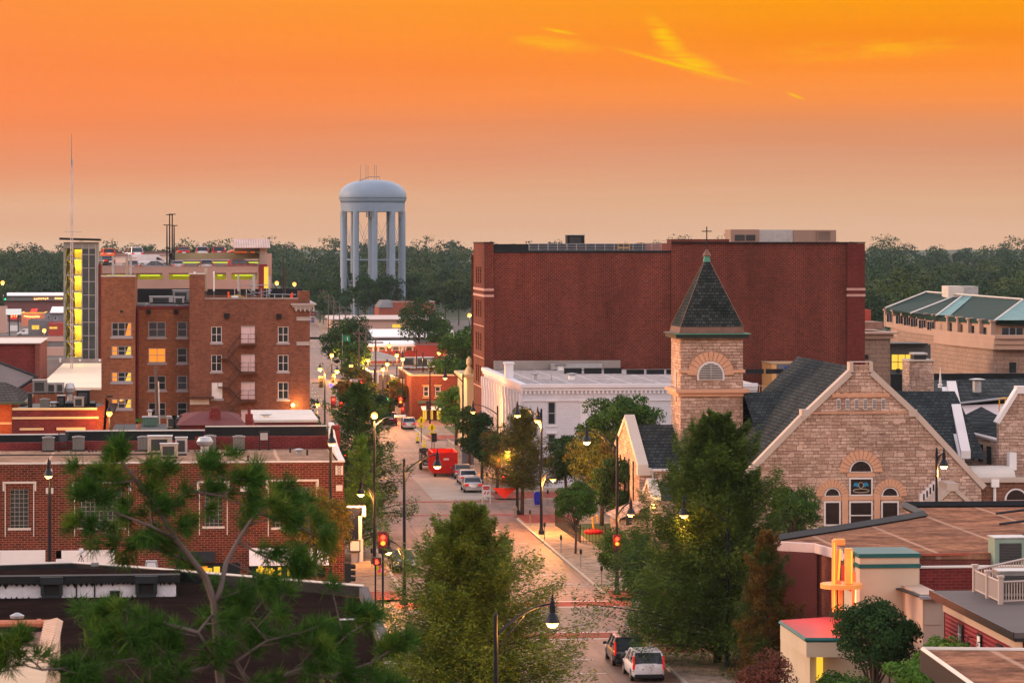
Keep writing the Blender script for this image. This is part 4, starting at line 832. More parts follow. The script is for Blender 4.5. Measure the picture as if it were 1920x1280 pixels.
# ================= TOWN BEHIND
def bldg(name,label,px0,px1,yt,Y,depth,wm,rm=None,cat='building',wins=(),rim=None,zb=0,yfr=None,lit=()):
    x0,x1,z1=xa(px0,Y),xa(px1,Y),za(yt,Y); t=thing(name,label,cat,((x0+x1)/2,Y,zb))
    hs=[h_(a,b,c,d,Y) for a,b,c,d in wins]; hl=[h_(a,b,c,d,Y) for a,b,c,d in lit]
    f=MB(); facade(f,'y',Y,x0,x1,zb,z1,hs+hl,.2)
    for xx in (x0,x1): f.quad((xx,Y,zb),(xx,Y+depth,zb),(xx,Y+depth,z1),(xx,Y,z1))
    f.quad((x0,Y+depth,zb),(x1,Y+depth,zb),(x1,Y+depth,z1),(x0,Y+depth,z1)); part('wall',f,wm,t)
    f=MB(); f.box(x0+.25,x1-.25,Y+.25,Y+depth-.25,z1-.45,z1-.25); part('roof',f,rm or R_['grey'],t)
    if rim: f=MB(); f.box(x0-.1,x1+.1,Y-.1,Y+.25,z1+.003,z1+.2); f.box(x0-.1,x0+.25,Y+.26,Y+depth,z1+.003,z1+.2); f.box(x1-.25,x1+.1,Y+.26,Y+depth,z1+.003,z1+.2); part('coping',f,rim,t)
    for h in hs: window(t,'y',Y,h,.15,-1,M['framewhite'],M['glass'],(1,2),.1)
    for h in hl: window(t,'y',Y,h,.15,-1,M['frame'],M['lityellow'],(2,1),.1)
    return t
pinkst=mat('pinkish_stucco',(.52,.33,.27),.8,var=.12,vs=.1); greywall=mat('grey_metal_wall',(.17,.17,.18),.7,var=.15); redside=mat('red_painted_wall',(.36,.05,.035),.7,var=.2)
whroof=mat('white_metal_roof',(.78,.76,.78),.45,var=.08,vs=.1)
t=bldg('red_warehouse','red brick warehouse with dark mansard corner in front of the far wood',737,815,566,956,26,brick('warehouse_brick',(.40,.11,.07),(.33,.09,.06),(.35,.15,.1),.6,.25,.01),R_['grey'],rim=M['steel'])
f=MB(); f.box(xa(711,956),xa(737,956),956,982,0,za(576,956)); part('side_wing',f,bpy.data.materials['warehouse_brick'],t)
f=MB(); a,b=xa(710,956),xa(738,956); f.quad((a,955.5,za(576,956)),(b,955.5,za(576,956)),(b,959,za(564,956)),(a+1.5,959,za(564,956))); f.quad((a,955.5,za(576,956)),(a+1.5,959,za(564,956)),(a+1.5,980,za(564,956)),(a,980,za(576,956))); f.quad((a+1.5,959,za(564,956)),(b,959,za(564,956)),(b,980,za(564,956)),(a+1.5,980,za(564,956))); part('mansard_roof',f,greywall,t)
t=bldg('long_pink_building','very long low pinkish building with pale metal roof',622,832,599,876,30,pinkst,greywall,lit=((637,648,604,609),(735,753,607,615)))
f=MB(); a,b=xa(620,876)-.5,xa(831,876)+.5; f.prism([(875,za(599,876)+.05),(875,za(599,876)+.2),(896,za(592,896)+.3),(907,za(597,896)),(907,za(599,876)+.05)],b-a,'x',a); part('metal_roof',f,mat('pale_pink_metal',(.52,.42,.38),.5,var=.15,vs=.1),t)
t=bldg('white_roofed_shed','long grey shed under a broad white metal roof',655,866,631,700,38,greywall,greywall)
f=MB(); a,b=xa(652,700),xa(868,700); f.prism([(699,za(632,700)),(699,za(631,700)+.1),(738,za(616,738)),(738,za(616,738)-.3)],b-a,'x',a); part('white_roof',f,whroof,t)
t=bldg('red_ranch_shop','low red shop with white roof, white shutters and white door',666,779,648,640,12,redside,greywall,wins=((686,699,650,657),(711,723,650,657),(737,748,649,656),(762,773,649,656)))
f=MB(); a,b=xa(660,640),xa(781,640); f.prism([(639,za(648,640)-.1),(639,za(647,640)+.15),(652,za(637.5,652)),(652,za(637.5,652)-.3)],b-a,'x',a); part('white_roof',f,whroof,t)
f=MB(); 
for px in (684,700,709,724,735,749,760,774): f=MB(); u=xa(px,640); f.box(u-.15,u+.15,639.85,639.99,za(657.5,640),za(649.5,640)); part('shutter',f,M['white'],t)
f=MB(); f.box(xa(751.5,640),xa(757,640),639.8,639.99,za(661,640),za(649,640)); part('door',f,M['white'],t)
bldg('red_metal_annex','plain red metal wing right of the white-shuttered shop',779,868,646,638,14,redside,greywall,rim=greywall)
# fuel canopy
Yc=548; t=thing('canopy_pavilion','low pyramid roof canopy on posts with orange lights beneath','canopy',(xa(707,Yc),Yc+8,0)); f=MB(); a,b=xa(672,Yc),xa(748,Yc); z1=za(672,Yc); f.quad((a,Yc,z1),(b,Yc,z1),(xa(712,Yc),Yc+9,z1+1.1)); f.quad((b,Yc,z1),(b,Yc+18,z1),(xa(712,Yc),Yc+9,z1+1.1)); f.quad((b,Yc+18,z1),(a,Yc+18,z1),(xa(712,Yc),Yc+9,z1+1.1)); f.quad((a,Yc+18,z1),(a,Yc,z1),(xa(712,Yc),Yc+9,z1+1.1)); f.quad((a,Yc,z1-.2),(b,Yc,z1-.2),(b,Yc+18,z1-.2),(a,Yc+18,z1-.2)); part('roof',f,mat('canopy_roof',(.26,.22,.19),.6),t)
f=MB(); f.box(a,b,Yc-.1,Yc,z1-.35,z1+.05); part('fascia',f,M['cap'],t)
for u,v in ((a+1,Yc+1),(b-1,Yc+1),(a+1,Yc+17),(b-1,Yc+17)): f=MB(); f.tube([(u,v,0),(u,v,z1-.25)],.15,6); part('post',f,M['steel'],t)
f=MB(); f.box(a+2.2,b-1.5,Yc+3,Yc+3.3,z1-.28,z1-.215); part('strip_light',f,emit('canopy_orange',(1,.42,.06),8),t); light('POINT',((a+b)/2,Yc+5,z1-1),700,(1,.45,.1),.6,t)
# brown flat block and neighbours by the third corner
t=bldg('brown_flat_block','wide brown building with flat grey roof and rooftop units',699,842,702,497,42,mat('brown_render',(.33,.19,.13),.85,var=.15,vs=.1),mat('brown_grey_roof',(.23,.165,.14),.8,var=.2,vs=.1),rim=M['cap'])
for i,(px,py,s_,lab) in enumerate(((765,683,1.8,'grey rooftop unit left of the group on the brown flat block'),(795,686,2.2,'largest grey rooftop unit on the brown flat block'),(818,690,2.0,'blue-white rooftop unit at the right of the brown flat block'),(762,697,1.2,'small white rooftop unit near the front edge of the brown flat block'),(791,697,1.2,'small white hooded unit before the large unit on the brown flat block'))):
    u=boxunit(1.4,1.2,.8,M['steel'] if i>1 else M['greymetal']); u.scale=(s_,s_,s_*.8); u.location=PZ(px,py,za(702,497)-.25); u['label']=lab
t=bldg('cream_garage','small cream building with pale side and blank wall',744,771,712,447,14,mat('cream_wall',(.58,.47,.36),.8,var=.1),R_['whitish'],rim=M['cap'])
f=MB(); a=xa(744,447); f.box(a+.5,xa(769,447),446.93,446.99,za(722,447),za(721,447)+.15); part('trim_line',f,M['black'],t)
rb=brick('warm_red_brick',(.19,.038,.025),(.13,.030,.02),(.30,.12,.07),.4,.15,.012)
t=bldg('corner_brick_building','two-storey red brick corner building with cream arched windows and cream shopfront',771,905,704,433,26,rb,R_['tan'],wins=((794,804,724,743),(816,826,724,743)),rim=mat('pale_cornice',(.58,.40,.28),.6),lit=((792,801,768,787),(806,813,768,787),(818,829,766,787)))
f=MB()
for px in (794,816): a,b=xa(px-1,433),xa(px+11,433); f.box(a-.08,b+.08,432.8,432.99,za(722.5,433),za(721,433)); f.box(a-.1,b+.1,432.8,432.99,za(745,433),za(744,433)); 
part('cream_window_trim',f,mat('cream_trim',(.68,.50,.22),.6),t)
f=MB(); f.box(xa(783,433),xa(832,433),432.7,432.98,za(755,433),za(750,433)); part('shop_fascia',f,mat('green_fascia',(.07,.10,.07),.6),t)
f=MB(); f.prism([(430.5,za(766,433)),(432.98,za(760,433)),(432.98,za(761,433))],1.7,'x',xa(789,433)); part('awning',f,M['white'],t)
f=MB(); f.prism([(430.5,za(766,433)),(432.98,za(760,433)),(432.98,za(761,433))],1.9,'x',xa(810,433)); part('awning',f,M['white'],t)
# west side of the corner building with windows
# arc sign
Ya=500; t=thing('arc_sign','orange round-topped sign between the trees beyond the brick corner','sign',(xa(846,Ya),Ya,0)); c=PY(849,668,Ya); f=MB(); f.tube([(c.x+1.35*math.cos(a),Ya,c.z+1.35*math.sin(a)) for a in [PI*k/10 for k in range(2,11)]],.2,6); part('arc',f,emit('orange_sign',(1,.2,.05),.6,(.7,.12,.04)),t); f=MB(); f.lathe([(.01,0),(1.0,0),(1.0,.1),(.01,.1)],n=20); f.move(Matrix.Translation((c.x,Ya+.1,c.z))@Matrix.Rotation(PI/2,4,'X')); part('disc',f,M['cap'],t); f=MB(); f.box(c.x-.15,c.x+.15,Ya+.12,Ya+.3,0,c.z-.9); part('post',f,M['steel'],t)
t=thing('flag_and_pole','green and white flag with red corner on a tall pole','flag',(xa(642,520),520,0)); p=t.location; f=MB(); f.tube([p,(p.x,520,za(625,520))],[.1,.06],6); part('pole',f,M['steel'],t)
def flagm(x0,x1,z0,z1,m,nm,dy=0): f=MB(); f.grid([[(x0+(x1-x0)*i/6,519.9+dy+.15*math.sin(i*1.3),z0+(z1-z0)*j/2-.1*i*(x1-x0)/6) for i in range(7)] for j in (0,1,2)]); return part(nm,f,m,t)
x0=p.x+.08; zt=za(627,520); flagm(x0,x0+1.2,zt-1.0,zt,mat('green_cloth',(.02,.22,.10),.8),'cloth'); flagm(x0+.45,x0+.95,zt-.85,zt-.3,M['white'],'emblem',-.04)
# banner pair
Yb=455; t=thing('banner_pole','dark pole carrying two white banners lettered in lines','banner',(xa(701.5,Yb),Yb,0)); p=t.location; f=MB(); f.tube([p,(p.x,Yb,za(690,Yb))],.09,6); part('pole',f,M['pole'],t)
for a,b in ((693,700),(703,710)):
    f=MB(); f.box(xa(a,Yb),xa(b,Yb),Yb-.05,Yb,za(717,Yb),za(696,Yb)); o=part('banner',f,M['white'],t); f=MB()
    for k in range(5): zz=za(699+k*3.8,Yb); f.box(xa(a,Yb)+.08,xa(b,Yb)-.08,Yb-.07,Yb-.052,zz-.05,zz+.05)
    part('lettering',f,M['greymetal'],o)
t=thing('green_sign','small green sign board with white round mark beside the trees','sign',(xa(661,545),545,0)); f=MB(); f.box(xa(658,545),xa(665,545),545,545.2,1.2,za(661,545)); part('board',f,mat('sign_green',(.01,.12,.07),.5),t); f=MB(); c=PY(661.5,668,545); f.sphere((c.x,544.95,c.z),.28,8,6,1); part('mark',f,M['white'],t)
# ---- far left
t=bldg('long_retail_building','long maroon retail building with white roof at the far left edge of town',8,170,562,985,40,mat('retail_maroon',(.17,.07,.07),.8,var=.1),greywall)
f=MB(); a,b=xa(6,985),xa(170,985); f.box(a,b,984,1024,za(562,985)+.004,za(553,985)); part('dark_fascia',f,greywall,t); f=MB(); f.prism([(983,za(553,985)+.003),(983,za(552,985)),(1010,za(547,1010)),(1010,za(549,1010))],b-a,'x',a); part('white_roof',f,whroof,t)
f=MB(); 
for px in list(range(65,92,4))+list(range(104,118,3)): c=PY(px,560+random.uniform(-.7,.7),983.5); f.sphere((c.x,983.4,c.z),.25,5,4)
part('sign_lights',f,emit('string_lamp',(1,.35,.1),4),t)
t=thing('grey_gabled_house','grey gabled roof among trees at the far left','house',(xa(78,1075),1075,0)); f=MB(); a,b=xa(58,1075),xa(98,1075); f.prism([(a,za(546,1075)),(b,za(546,1075)),(xa(84,1075),za(534,1075))],12,'y',1075); part('roof',f,greywall,t); f=MB(); f.box(a+1,b-1,1075.5,1086.5,-.1,za(546,1075)-.02); part('wall',f,mat('pale_siding',(.45,.42,.42),.8),t)
t=bldg('orange_fronted_restaurant','low red and peach restaurant with red script sign on the roof',40,84,585,930,14,mat('peach_wall',(.62,.25,.15),.7),greywall,rim=M['lityellow']); f=MB(); c=PY(63,581.5,930); f.prism([(c.x-.9,c.z-.5),(c.x+.8,c.z-.4),(c.x+1.1,c.z+.45),(c.x-.5,c.z+.35)],.2,'y',929.8); part('script_sign',f,emit('red_neon',(1,.02,.02),3),t)
f=MB()
for px in range(46,76,3): c=PY(px,594+abs(px-60)*.1*random.uniform(-1,1),929.5); f.sphere((c.x,929.5,c.z),.22,5,4)
part('string_lights',f,bpy.data.materials['string_lamp'],t)
t=bldg('white_roofed_house','grey building with bright white roof beside the stair tower',84,122,585,895,14,mat('blue_grey_siding',(.22,.22,.27),.7),greywall,wins=((88,94,592,600),(101,107,593,600)))
f=MB(); f.prism([(894,za(585,895)),(894,za(584,895)+.1),(908,za(573,908)),(908,za(573,908)-.3)],xa(124,895)-xa(94,895),'x',xa(94,895)); part('white_roof',f,whroof,t)
bldg('grey_block_shop','plain grey block building with lit yellow shop window',53,91,598,800,14,greywall,greywall,lit=((59,74,609,618),))
bldg('red_fronted_shop','red fronted shop with yellow lit window beside the stair tower',91,125,603,792,14,mat('red_front',(.42,.06,.04),.6),greywall,lit=((92,108,612,617),))
bldg('pink_pillar_building','pinkish building with white sign cut by the left picture edge',-40,10,573,860,10,pinkst,greywall)
t=bldg('low_pink_terrace','long low pinkish flat-roofed building behind the dark red block',-60,170,630,690,12,greywall,mat('pink_roof',(.50,.34,.29),.7,var=.1),rim=pinkst)
f=MB(); f.box(xa(-60,690),xa(170,690),689.7,689.96,za(637,690),za(630,690)); part('pink_fascia',f,pinkst,t); f=MB(); f.box(xa(-60,690),xa(170,690),686,689.6,0,za(647,690)); part('pink_base',f,pinkst,t)
# pylon sign with clock digits
Ys=835; t=thing('pylon_sign','tall two-legged sign with white panel and red lit digits','sign',(xa(26,Ys),Ys,0)); f=MB()
for px in (17.5,34): f.box(xa(px,Ys)-.12,xa(px,Ys)+.12,Ys,Ys+.25,0,za(588,Ys)); 
part('legs',f,M['pole'],t); f=MB(); f.box(xa(11,Ys),xa(40,Ys),Ys-.1,Ys+.3,za(588,Ys),za(577,Ys)); part('panel',f,emit('white_sign_face',(1,.97,.95),.7),t)
f=MB(); f.prism([(xa(11,Ys),za(588,Ys)-.005),(xa(40,Ys),za(588,Ys)-.005),(xa(33,Ys),za(594,Ys)),(xa(18,Ys),za(594,Ys))],.2,'y',Ys+.02); part('bracket',f,M['pole'],t)
f=MB(); f.box(xa(20,Ys),xa(32,Ys),Ys-.15,Ys-.005,za(595.5,Ys),za(588.5,Ys)); o=part('digit_box',f,emit('red_board',(1,.02,.01),.8,(.5,.02,.02)),t); c=PY(26,592,Ys-.16); text_mesh('2:13',1.05,emit('digit_orange',(1,.3,.1),4),(c.x,Ys-.17,c.z),o,name='digits')
f=MB(); f.box(xa(19,Ys),xa(33,Ys),Ys-.1,Ys+.2,za(617.5,Ys),za(607.5,Ys)); part('lower_panel',f,M['white'],t)
# ---- left middle: dark red block, gabled roofs, low brick building with cream bands
Yk=392; t=thing('dark_red_block','plain dark red brick block at the left edge, pale coping','building',(xa(0,Yk),Yk,0)); f=MB(); f.box(xa(-300,Yk),xa(68,Yk),Yk,Yk+20,0,za(641,Yk)); part('wall',f,B['redold'],t); f=MB(); f.box(xa(66,Yk)+.02,xa(75,Yk),Yk-.6,Yk+19,0,za(643,Yk)); part('corner_pier',f,brick('pier_brick',(.22,.06,.045),(.18,.05,.04),(.2,.1,.08),.4,.15,.012),t); f=MB(); f.box(xa(-300,Yk),xa(75,Yk)+.1,Yk-.75,Yk+20,za(641,Yk)+.004,za(640,Yk)+.05); part('coping',f,M['cap'],t)
Yk=424; t=thing('shield_marked_wall','grey wall strip with small white shields behind the white roof','wall',(xa(130,Yk),Yk,0)); f=MB(); f.box(xa(70,Yk),xa(190,Yk),Yk,Yk+.4,0,za(670,Yk)); part('panel',f,B['parge'],t)
for px,d in ((113,0),(150,0),(187,0),(113,4)): c=PY(px,675.5-d+ (2 if px==113 else 0),Yk); f=MB(); f.prism([(c.x-.14,c.z+.16),(c.x+.14,c.z+.16),(c.x+.14,c.z-.02),(c.x,c.z-.16),(c.x-.14,c.z-.02)],.05,'y',Yk-.06); part('shield',f,M['white'],t)
Yk=352; zr_=za(727,Yk); t=thing('white_roofed_hall','broad hall with white membrane roof tinted peach for sky reflection','building',(xa(130,Yk),Yk,0)); f=MB(); f.box(xa(70,Yk),xa(200,Yk),Yk,Yk+.4,0,zr_); part('wall',f,B['orange'],t); f=MB(); f.box(xa(70,Yk),xa(200,Yk),Yk-.1,Yk+71.5,zr_+.003,zr_+.25); part('roof',f,mat('sky_tinted_roof',(.80,.62,.46),.55,var=.12,vs=.12),t)  # white roof; its peach sky reflection is put into the colour
Yk=338; t=thing('grey_gable_building','building with grey standing roof and brick wall rising to the left edge','building',(xa(20,Yk),Yk,0)); f=MB(); f.quad((xa(-160,Yk),Yk+4,za(640,Yk)),(xa(-160,Yk),Yk+4,za(740,Yk)),(xa(28,Yk),Yk,za(728,Yk)),(xa(65,Yk),Yk+4,za(706,Yk)),(xa(-10,Yk),Yk+10,za(683,Yk))); part('roof',f,mat('grey_gable_roof',(.16,.125,.115),.7,var=.2),t); f=MB(); f.tube([(xa(-12,Yk),Yk+10,za(682,Yk)),(xa(66,Yk),Yk+3.9,za(705,Yk)),(xa(28,Yk),Yk-.1,za(728,Yk))],.16,5); part('eaves',f,M['membrane'],t)
f=MB(); f.prism([(xa(25,Yk),0),(xa(66,Yk),0),(xa(66,Yk),za(710,Yk)),(xa(25,Yk),za(732,Yk))],5,'y',Yk+.5); part('wall',f,bpy.data.materials['pier_brick'],t)
Yk=300; t=thing('orange_lit_brick_house','orange-lit brick corner building with dark hipped shingle roof','building',(xa(0,Yk),Yk,0)); f=MB(); f.box(xa(-200,Yk),xa(22,Yk),Yk,Yk+14,0,za(748,Yk)); part('wall',f,brick('lamplight_tinted_brick',(.55,.13,.04),(.45,.10,.035),(.4,.15,.06),.4,.15,.012),t)  # orange lamplight is worked into these brick colours
f=MB(); a=xa(-200,Yk); e=xa(46,Yk); zz=za(748,Yk); f.quad((a,Yk-.8,zz),(e,Yk-.8,zz),(xa(2,Yk),Yk+7,za(712,Yk+7)),(a,Yk+7,za(712,Yk+7))); f.quad((e,Yk-.8,zz),(e,Yk+15,zz),(xa(2,Yk),Yk+7,za(712,Yk+7))); part('roof',f,shingle('dark_hip_shingles',(.06,.055,.055),(.09,.08,.075),.4,.2),t); f=MB(); f.box(a,e,Yk-.95,Yk-.81,zz-.22,zz+.02); f.box(e,e+.15,Yk-.95,Yk+15,zz-.22,zz+.02); part('gutter',f,mat('green_gutter',(.05,.08,.06),.5),t)
f=MB(); f.box(a,xa(22,Yk),Yk-.1,Yk-.004,za(790,Yk),za(786,Yk)); part('cream_band',f,mat('cream_band_stone',(.72,.50,.26),.7,var=.1),t)
light('POINT',(xa(-8,Yk),Yk-3,za(775,Yk)),320,(1,.33,.06),.5,t)
Yk=288; cb=bpy.data.materials['cream_band_stone']; t=thing('banded_brick_building','low dark red building with cream stone bands and crowded flat roof','building',(xa(100,Yk),Yk,0)); f=MB(); x0,x1=xa(23,Yk),xa(181,Yk); zt=za(764,Yk); f.box(x0,x1,Yk,Yk+.4,0,zt); part('wall',f,B['redold'],t)
f=MB(); f.box(x0,x1+.05,Yk-.1,Yk+.42,zt+.003,zt+.18); part('coping',f,cb,t)
for a,b,c,d in ((23,185,781,785),(37,82,802,806),(106,160,801,806)): h=h_(a,b,c,d,Yk); f=MB(); f.box(h[0],h[1],Yk-.12,Yk-.004,h[2],h[3]); part('cream_band',f,cb,t)
f=MB(); f.box(x0,xa(212,Yk),Yk+.42,Yk+16,zt-.5,zt-.2); part('roof',f,M['membrane'],t)
f=MB(); yy=Yk; f.prism([(x1,0),(xa(212,Yk+14),0),(xa(212,Yk+14),za(740,Yk+14)),(xa(206,Yk+14),za(741,Yk)),(xa(204,Yk),za(747,Yk)),(xa(197,Yk),za(748,Yk)),(xa(194,Yk),za(756,Yk)),(xa(187,Yk),za(757,Yk)),(x1,zt+.1)],.4,'y',Yk+.1); part('stepped_wall',f,rb,t)
f=MB(); f.box(xa(200,Yk),xa(211,Yk),Yk+.0,Yk+.6,za(741,Yk),za(738,Yk)); part('chimney_cap',f,M['membrane'],t)
zrf=zt-.2
eq=[(75,738,1.3,1.1,'greymetal','tall grey louvred unit on the crowded flat roof, far left'),(97,735,.8,.8,'steel','small blue-grey unit second from the left on the crowded roof'),(113,734,.7,.8,'steel','small blue-grey unit third from the left on the crowded roof'),(115,752,.7,.9,'membrane','black narrow unit at the middle of the crowded roof'),(156,752,1.2,1.4,'membrane','large black louvred unit on the crowded roof'),(148,756,.9,.8,'beigemetal','brown box in front of the large black unit')]
for px,py,sx,sz,m_,lab in eq: u=boxunit(sx,1.0,sz+.15,M[m_]); u.location=(xa(px,Yk+7+(740-py)*.2),Yk+7+(740-py)*.2,zrf+(1.3 if py<740 else .2)); u['label']=lab
u=ventfan(); u.scale=(.8,.8,1.5); u.location=(xa(131,Yk+8),Yk+8,zrf+.5); u['label']='tall silver exhaust stack on the crowded flat roof'
use(P_COND,(xa(84,Yk+3),Yk+3,zrf),'slatted brown condenser at the front of the crowded flat roof')
u=pipevent(.3,.3,M['steel']); u.location=(xa(100,Yk+4),Yk+4,zrf+.3); u['label']='round silver drum vent on the crowded flat roof'
mb=MB(); mb.box(xa(92,Yk+6),xa(178,Yk+6),Yk+6,Yk+10,zrf,zrf+.5); tag(part('equipment_platform',mb,M['membrane']),'low black platform under the units on the crowded roof','platform')
mb=MB(); mb.box(xa(52,Yk+5),xa(60,Yk+5),Yk+5,Yk+5.8,zrf,zrf+1.5); tag(part('electric_cabinet',mb,M['black'],bevel=.03),'black electrical cabinet at the left of the crowded roof','cabinet')
# yard between: green crate, pole, clutter
Yk=272; t=thing('green_enclosure','green slatted enclosure box beside the wooden pole','enclosure',(xa(281,Yk),Yk,za(800,Yk))); f=MB(); f.box(xa(267,Yk),xa(295,Yk),Yk,Yk+1.2,za(801,Yk),za(779,Yk)); part('slats',f,ribbed('green_slats',(.10,.17,.13),.16,'X',.6),t); f=MB(); f.box(xa(266,Yk),xa(296,Yk),Yk-.05,Yk+1.25,za(779,Yk)+.003,za(777.5,Yk)); part('top_rail',f,M['steel'],t)
t=thing('utility_pole','weathered wooden pole with silver conduit in front of the orange wing','utility pole',(xa(298,280),280,0)); p=t.location; f=MB(); f.tube([p,(xa(292,280),280,za(684,280))],[.2,.13],7); part('pole',f,mat('weathered_wood',(.13,.09,.075),.9,var=.3,vs=3),t); f=MB(); f.tube([(p.x+.25,279.8,2),(xa(298,280)-.05,279.8,za(712,280))],.07,6); part('conduit',f,M['steel'],t)
for px,w_,y0,lab in ((322,.5,787,'grey-brown utility box left in the roof clutter by the pole'),(334,.6,785,'black-fronted utility box in the roof clutter by the pole'),(346,.5,789,'small dark box right in the roof clutter by the pole')): u=boxunit(w_*1.6,.8,1.0,M['beigemetal'] if px==322 else M['greymetal']); z0=za(800,265); u.location=(xa(px,265),265,z0); u['label']=lab
mb=MB(); mb.box(xa(212,268),xa(360,268),266,275,7.0,za(802,266)); tag(part('flat_annex_roof',mb,M['membrane']),'dark flat annex roof behind the black parapet under the boxes','annex')
t=pipevent(1.0,.15,M['cap']); t.location=(xa(281,273),273.5,za(790,273)); t['label']='short pinkish vent pipe behind the green enclosure'
# ================= RIGHT SIDE
# ---- white brick building (corner of the second crossing)
Yw=309.5; X0=XC+.1; wb=brick('white_painted_brick',(.56,.56,.61),(.51,.51,.56),(.45,.45,.49),.42,.15,.01,stain=.06,bmp=.1,grain=.15); wt=mat('white_cornice_paint',(.64,.63,.67),.6,var=.1)
Wt=thing('white_brick_building','white painted brick commercial building with dentil cornice','building',(X0+12,Yw,0)); zc=za(722,Yw,990); x1=xa(1420,Yw)
ws=[h_(1027,1042,753,796,Yw),h_(1088,1105,753,796,Yw),h_(1112,1128,753,796,Yw),h_(1027,1042,813,845,Yw),h_(1190,1206,753,796,Yw)]
yb=351.6; side=[]
for k in range(14):
    yy=Yw+1.2+k*2.95; 
    if yy+1.3<yb: side+=[(yy,yy+1.15,5.9,8.9),(yy,yy+1.15,1.2,4.3)]
f=MB(); facade(f,'y',Yw,X0,x1,0,zc,ws,.16); facade(f,'x',X0,Yw,yb,0,zc,side,.2,-1); f.quad((x1,Yw,0),(x1,yb,0),(x1,yb,zc),(x1,Yw,zc)); part('wall',f,wb,Wt)
f=MB(); f.box(X0+.3,x1-.3,Yw+.3,yb-.1,zc-.35,zc-.15); part('roof',f,R_['whitish'],Wt)
f=MB(); f.box(X0-.35,x1,Yw-.38,Yw+.3,zc-.25,zc+.1); f.box(X0-.2,x1,Yw-.2,Yw-.004,zc-.55,zc-.253); f.box(X0-.12,x1,Yw-.12,Yw-.004,zc-1.55,zc-1.42); f.box(X0-.35,X0+.3,Yw+.303,yb,zc-.25,zc+.12); f.box(X0-.2,X0-.004,Yw-.003,yb,zc-.55,zc-.253); part('cornice',f,wt,Wt)
for k in range(52):
    u=X0+.1+k*.42
    if u<x1-.3: f=MB(); f.box(u,u+.2,Yw-.16,Yw-.004,zc-.85,zc-.56); part('dentil',f,wt,Wt)
for k in range(46):
    u=Yw+.1+k*.9; f=MB(); f.box(X0-.14,X0-.004,u,u+.45,zc-.85,zc-.56); part('dentil',f,wt,Wt)
for k in range(15):
    u=Yw+.35+k*2.95
    if u<yb: f=MB(); f.box(X0-.3,X0-.004,u,u+.42,1.0,zc-.9); f.box(X0-.38,X0-.003,u-.06,u+.48,zc-1.9,zc-.86); part('pilaster',f,wt,Wt)
f=MB(); f.box(X0-.4,X0+.4,Yw+14,Yw+15.6,zc+.13,zc+1.5); f.box(X0-.5,X0+.5,Yw+13.9,Yw+15.7,zc+1.503,zc+1.7); part('parapet_pedestal',f,wt,Wt)
for i,h in enumerate(ws):
    if i in (1,2,4): window(Wt,'y',Yw,h,.08,-1,wt,wt,(1,1),.05,sill=wt,name='blocked_window')
    else: window(Wt,'y',Yw,h,.14,-1,M['frame'],M['glass'],(1,2),.1,sill=wt)
    f=MB(); f.box(h[0]-.15,h[1]+.15,Yw-.1,Yw-.003,h[3]+.02,h[3]+.28); part('lintel',f,wt,Wt)
for h in side: window(Wt,'x',X0,h,.14,-1,wt,M['glassblue'],(1,2),.1)
f=MB(); yr=yb-12
for k in range(12): u=X0+7.5+k*2.15; f.box(u,u+1.85,yr+(k>2)*-2,yr+.5+(k>2)*-2,zc-.15,zc+.45-(k>2)*.1)
part('black_kerb_flashing',f,M['membrane'],Wt)
for px,py,sc_,lab in ((1051,694,1.2,'white drum vent at the back of the white building roof'),(1072,711,1.1,'white drum vent nearest the black flashing on the white roof')):
    u=pipevent(.45,.32,M['white']); u.scale=(sc_,)*3; u.location=PZ(px,py,zc-.15); u['label']=lab
u=pipevent(.5,.22,M['steel']); u.location=PZ(1003,711,zc-.15); u['label']='small grey capped vent at the left of the white building roof'
u=pipevent(.7,.05,M['steel'],False); u.location=PZ(1034,714,zc-.15); u['label']='thin vent pipe in the middle of the white building roof'
mb=MB(); p=PZ(1095,690,zc+.4); q=PZ(1062,686,zc); mb.box(p.x-2.6,p.x+3.0,yb-2.5,yb-1.2,zc-.1,zc+.55); tag(part('skylight_box',mb,M['steel'],bevel=.02),'long silver box against the maroon wall above the white roof','roof box')
mb=MB(); mb.box(X0+1,X0+15,yb-1.0,yb-.3,zc-.1,zc+.85); tag(part('roof_kerb_wall',mb,B['parge']),'dark low wall along the maroon building behind the white roof','low wall')
# ---- large maroon block
Yg=352.2; Mz=thing('maroon_brick_block','huge maroon brick windowless block with rooftop railing','building',(X0+21,Yg,0)); x1=xa(1620,Yg); zl=za(474,Yg,1050); zh=za(456,Yg,1400); xs_=xa(1258,Yg); xp=xa(925,Yg)
yb2=Yg+13; wn=[]
for a,b in ((500,531),(562,594),(623,656),(684,716)):
    for k in range(3): wn.append((Yg+3.2+k*2.6,Yg+4.6+k*2.6,za(b,Yg+6,900),za(a,Yg+6,900)))
f=MB(); facade(f,'x',X0,Yg,yb2,0,zh,wn,.25,-1); f.quad((X0,Yg-.3,0),(xp,Yg-.3,0),(xp,Yg-.3,zh),(X0,Yg-.3,zh)); f.quad((X0,Yg-.3,0),(X0,Yg,0),(X0,Yg,zh),(X0,Yg-.3,zh)); f.quad((xp,Yg-.3,0),(xp,Yg,0),(xp,Yg,zh),(xp,Yg-.3,zh)); f.quad((X0,Yg-.3,zh),(xp,Yg-.3,zh),(xp,yb2,zh),(X0,yb2,zh)); f.quad((X0,yb2,0),(xp,yb2,0),(xp,yb2,zh),(X0,yb2,zh)); f.quad((xp,Yg,zl),(xp,yb2,zl),(xp,yb2,zh),(xp,Yg,zh))
part('corner_wall',f,B['maroon'],Mz)
for h in wn: window(Mz,'x',X0,h,.2,-1,M['black'],M['glass'],(1,2),.08)
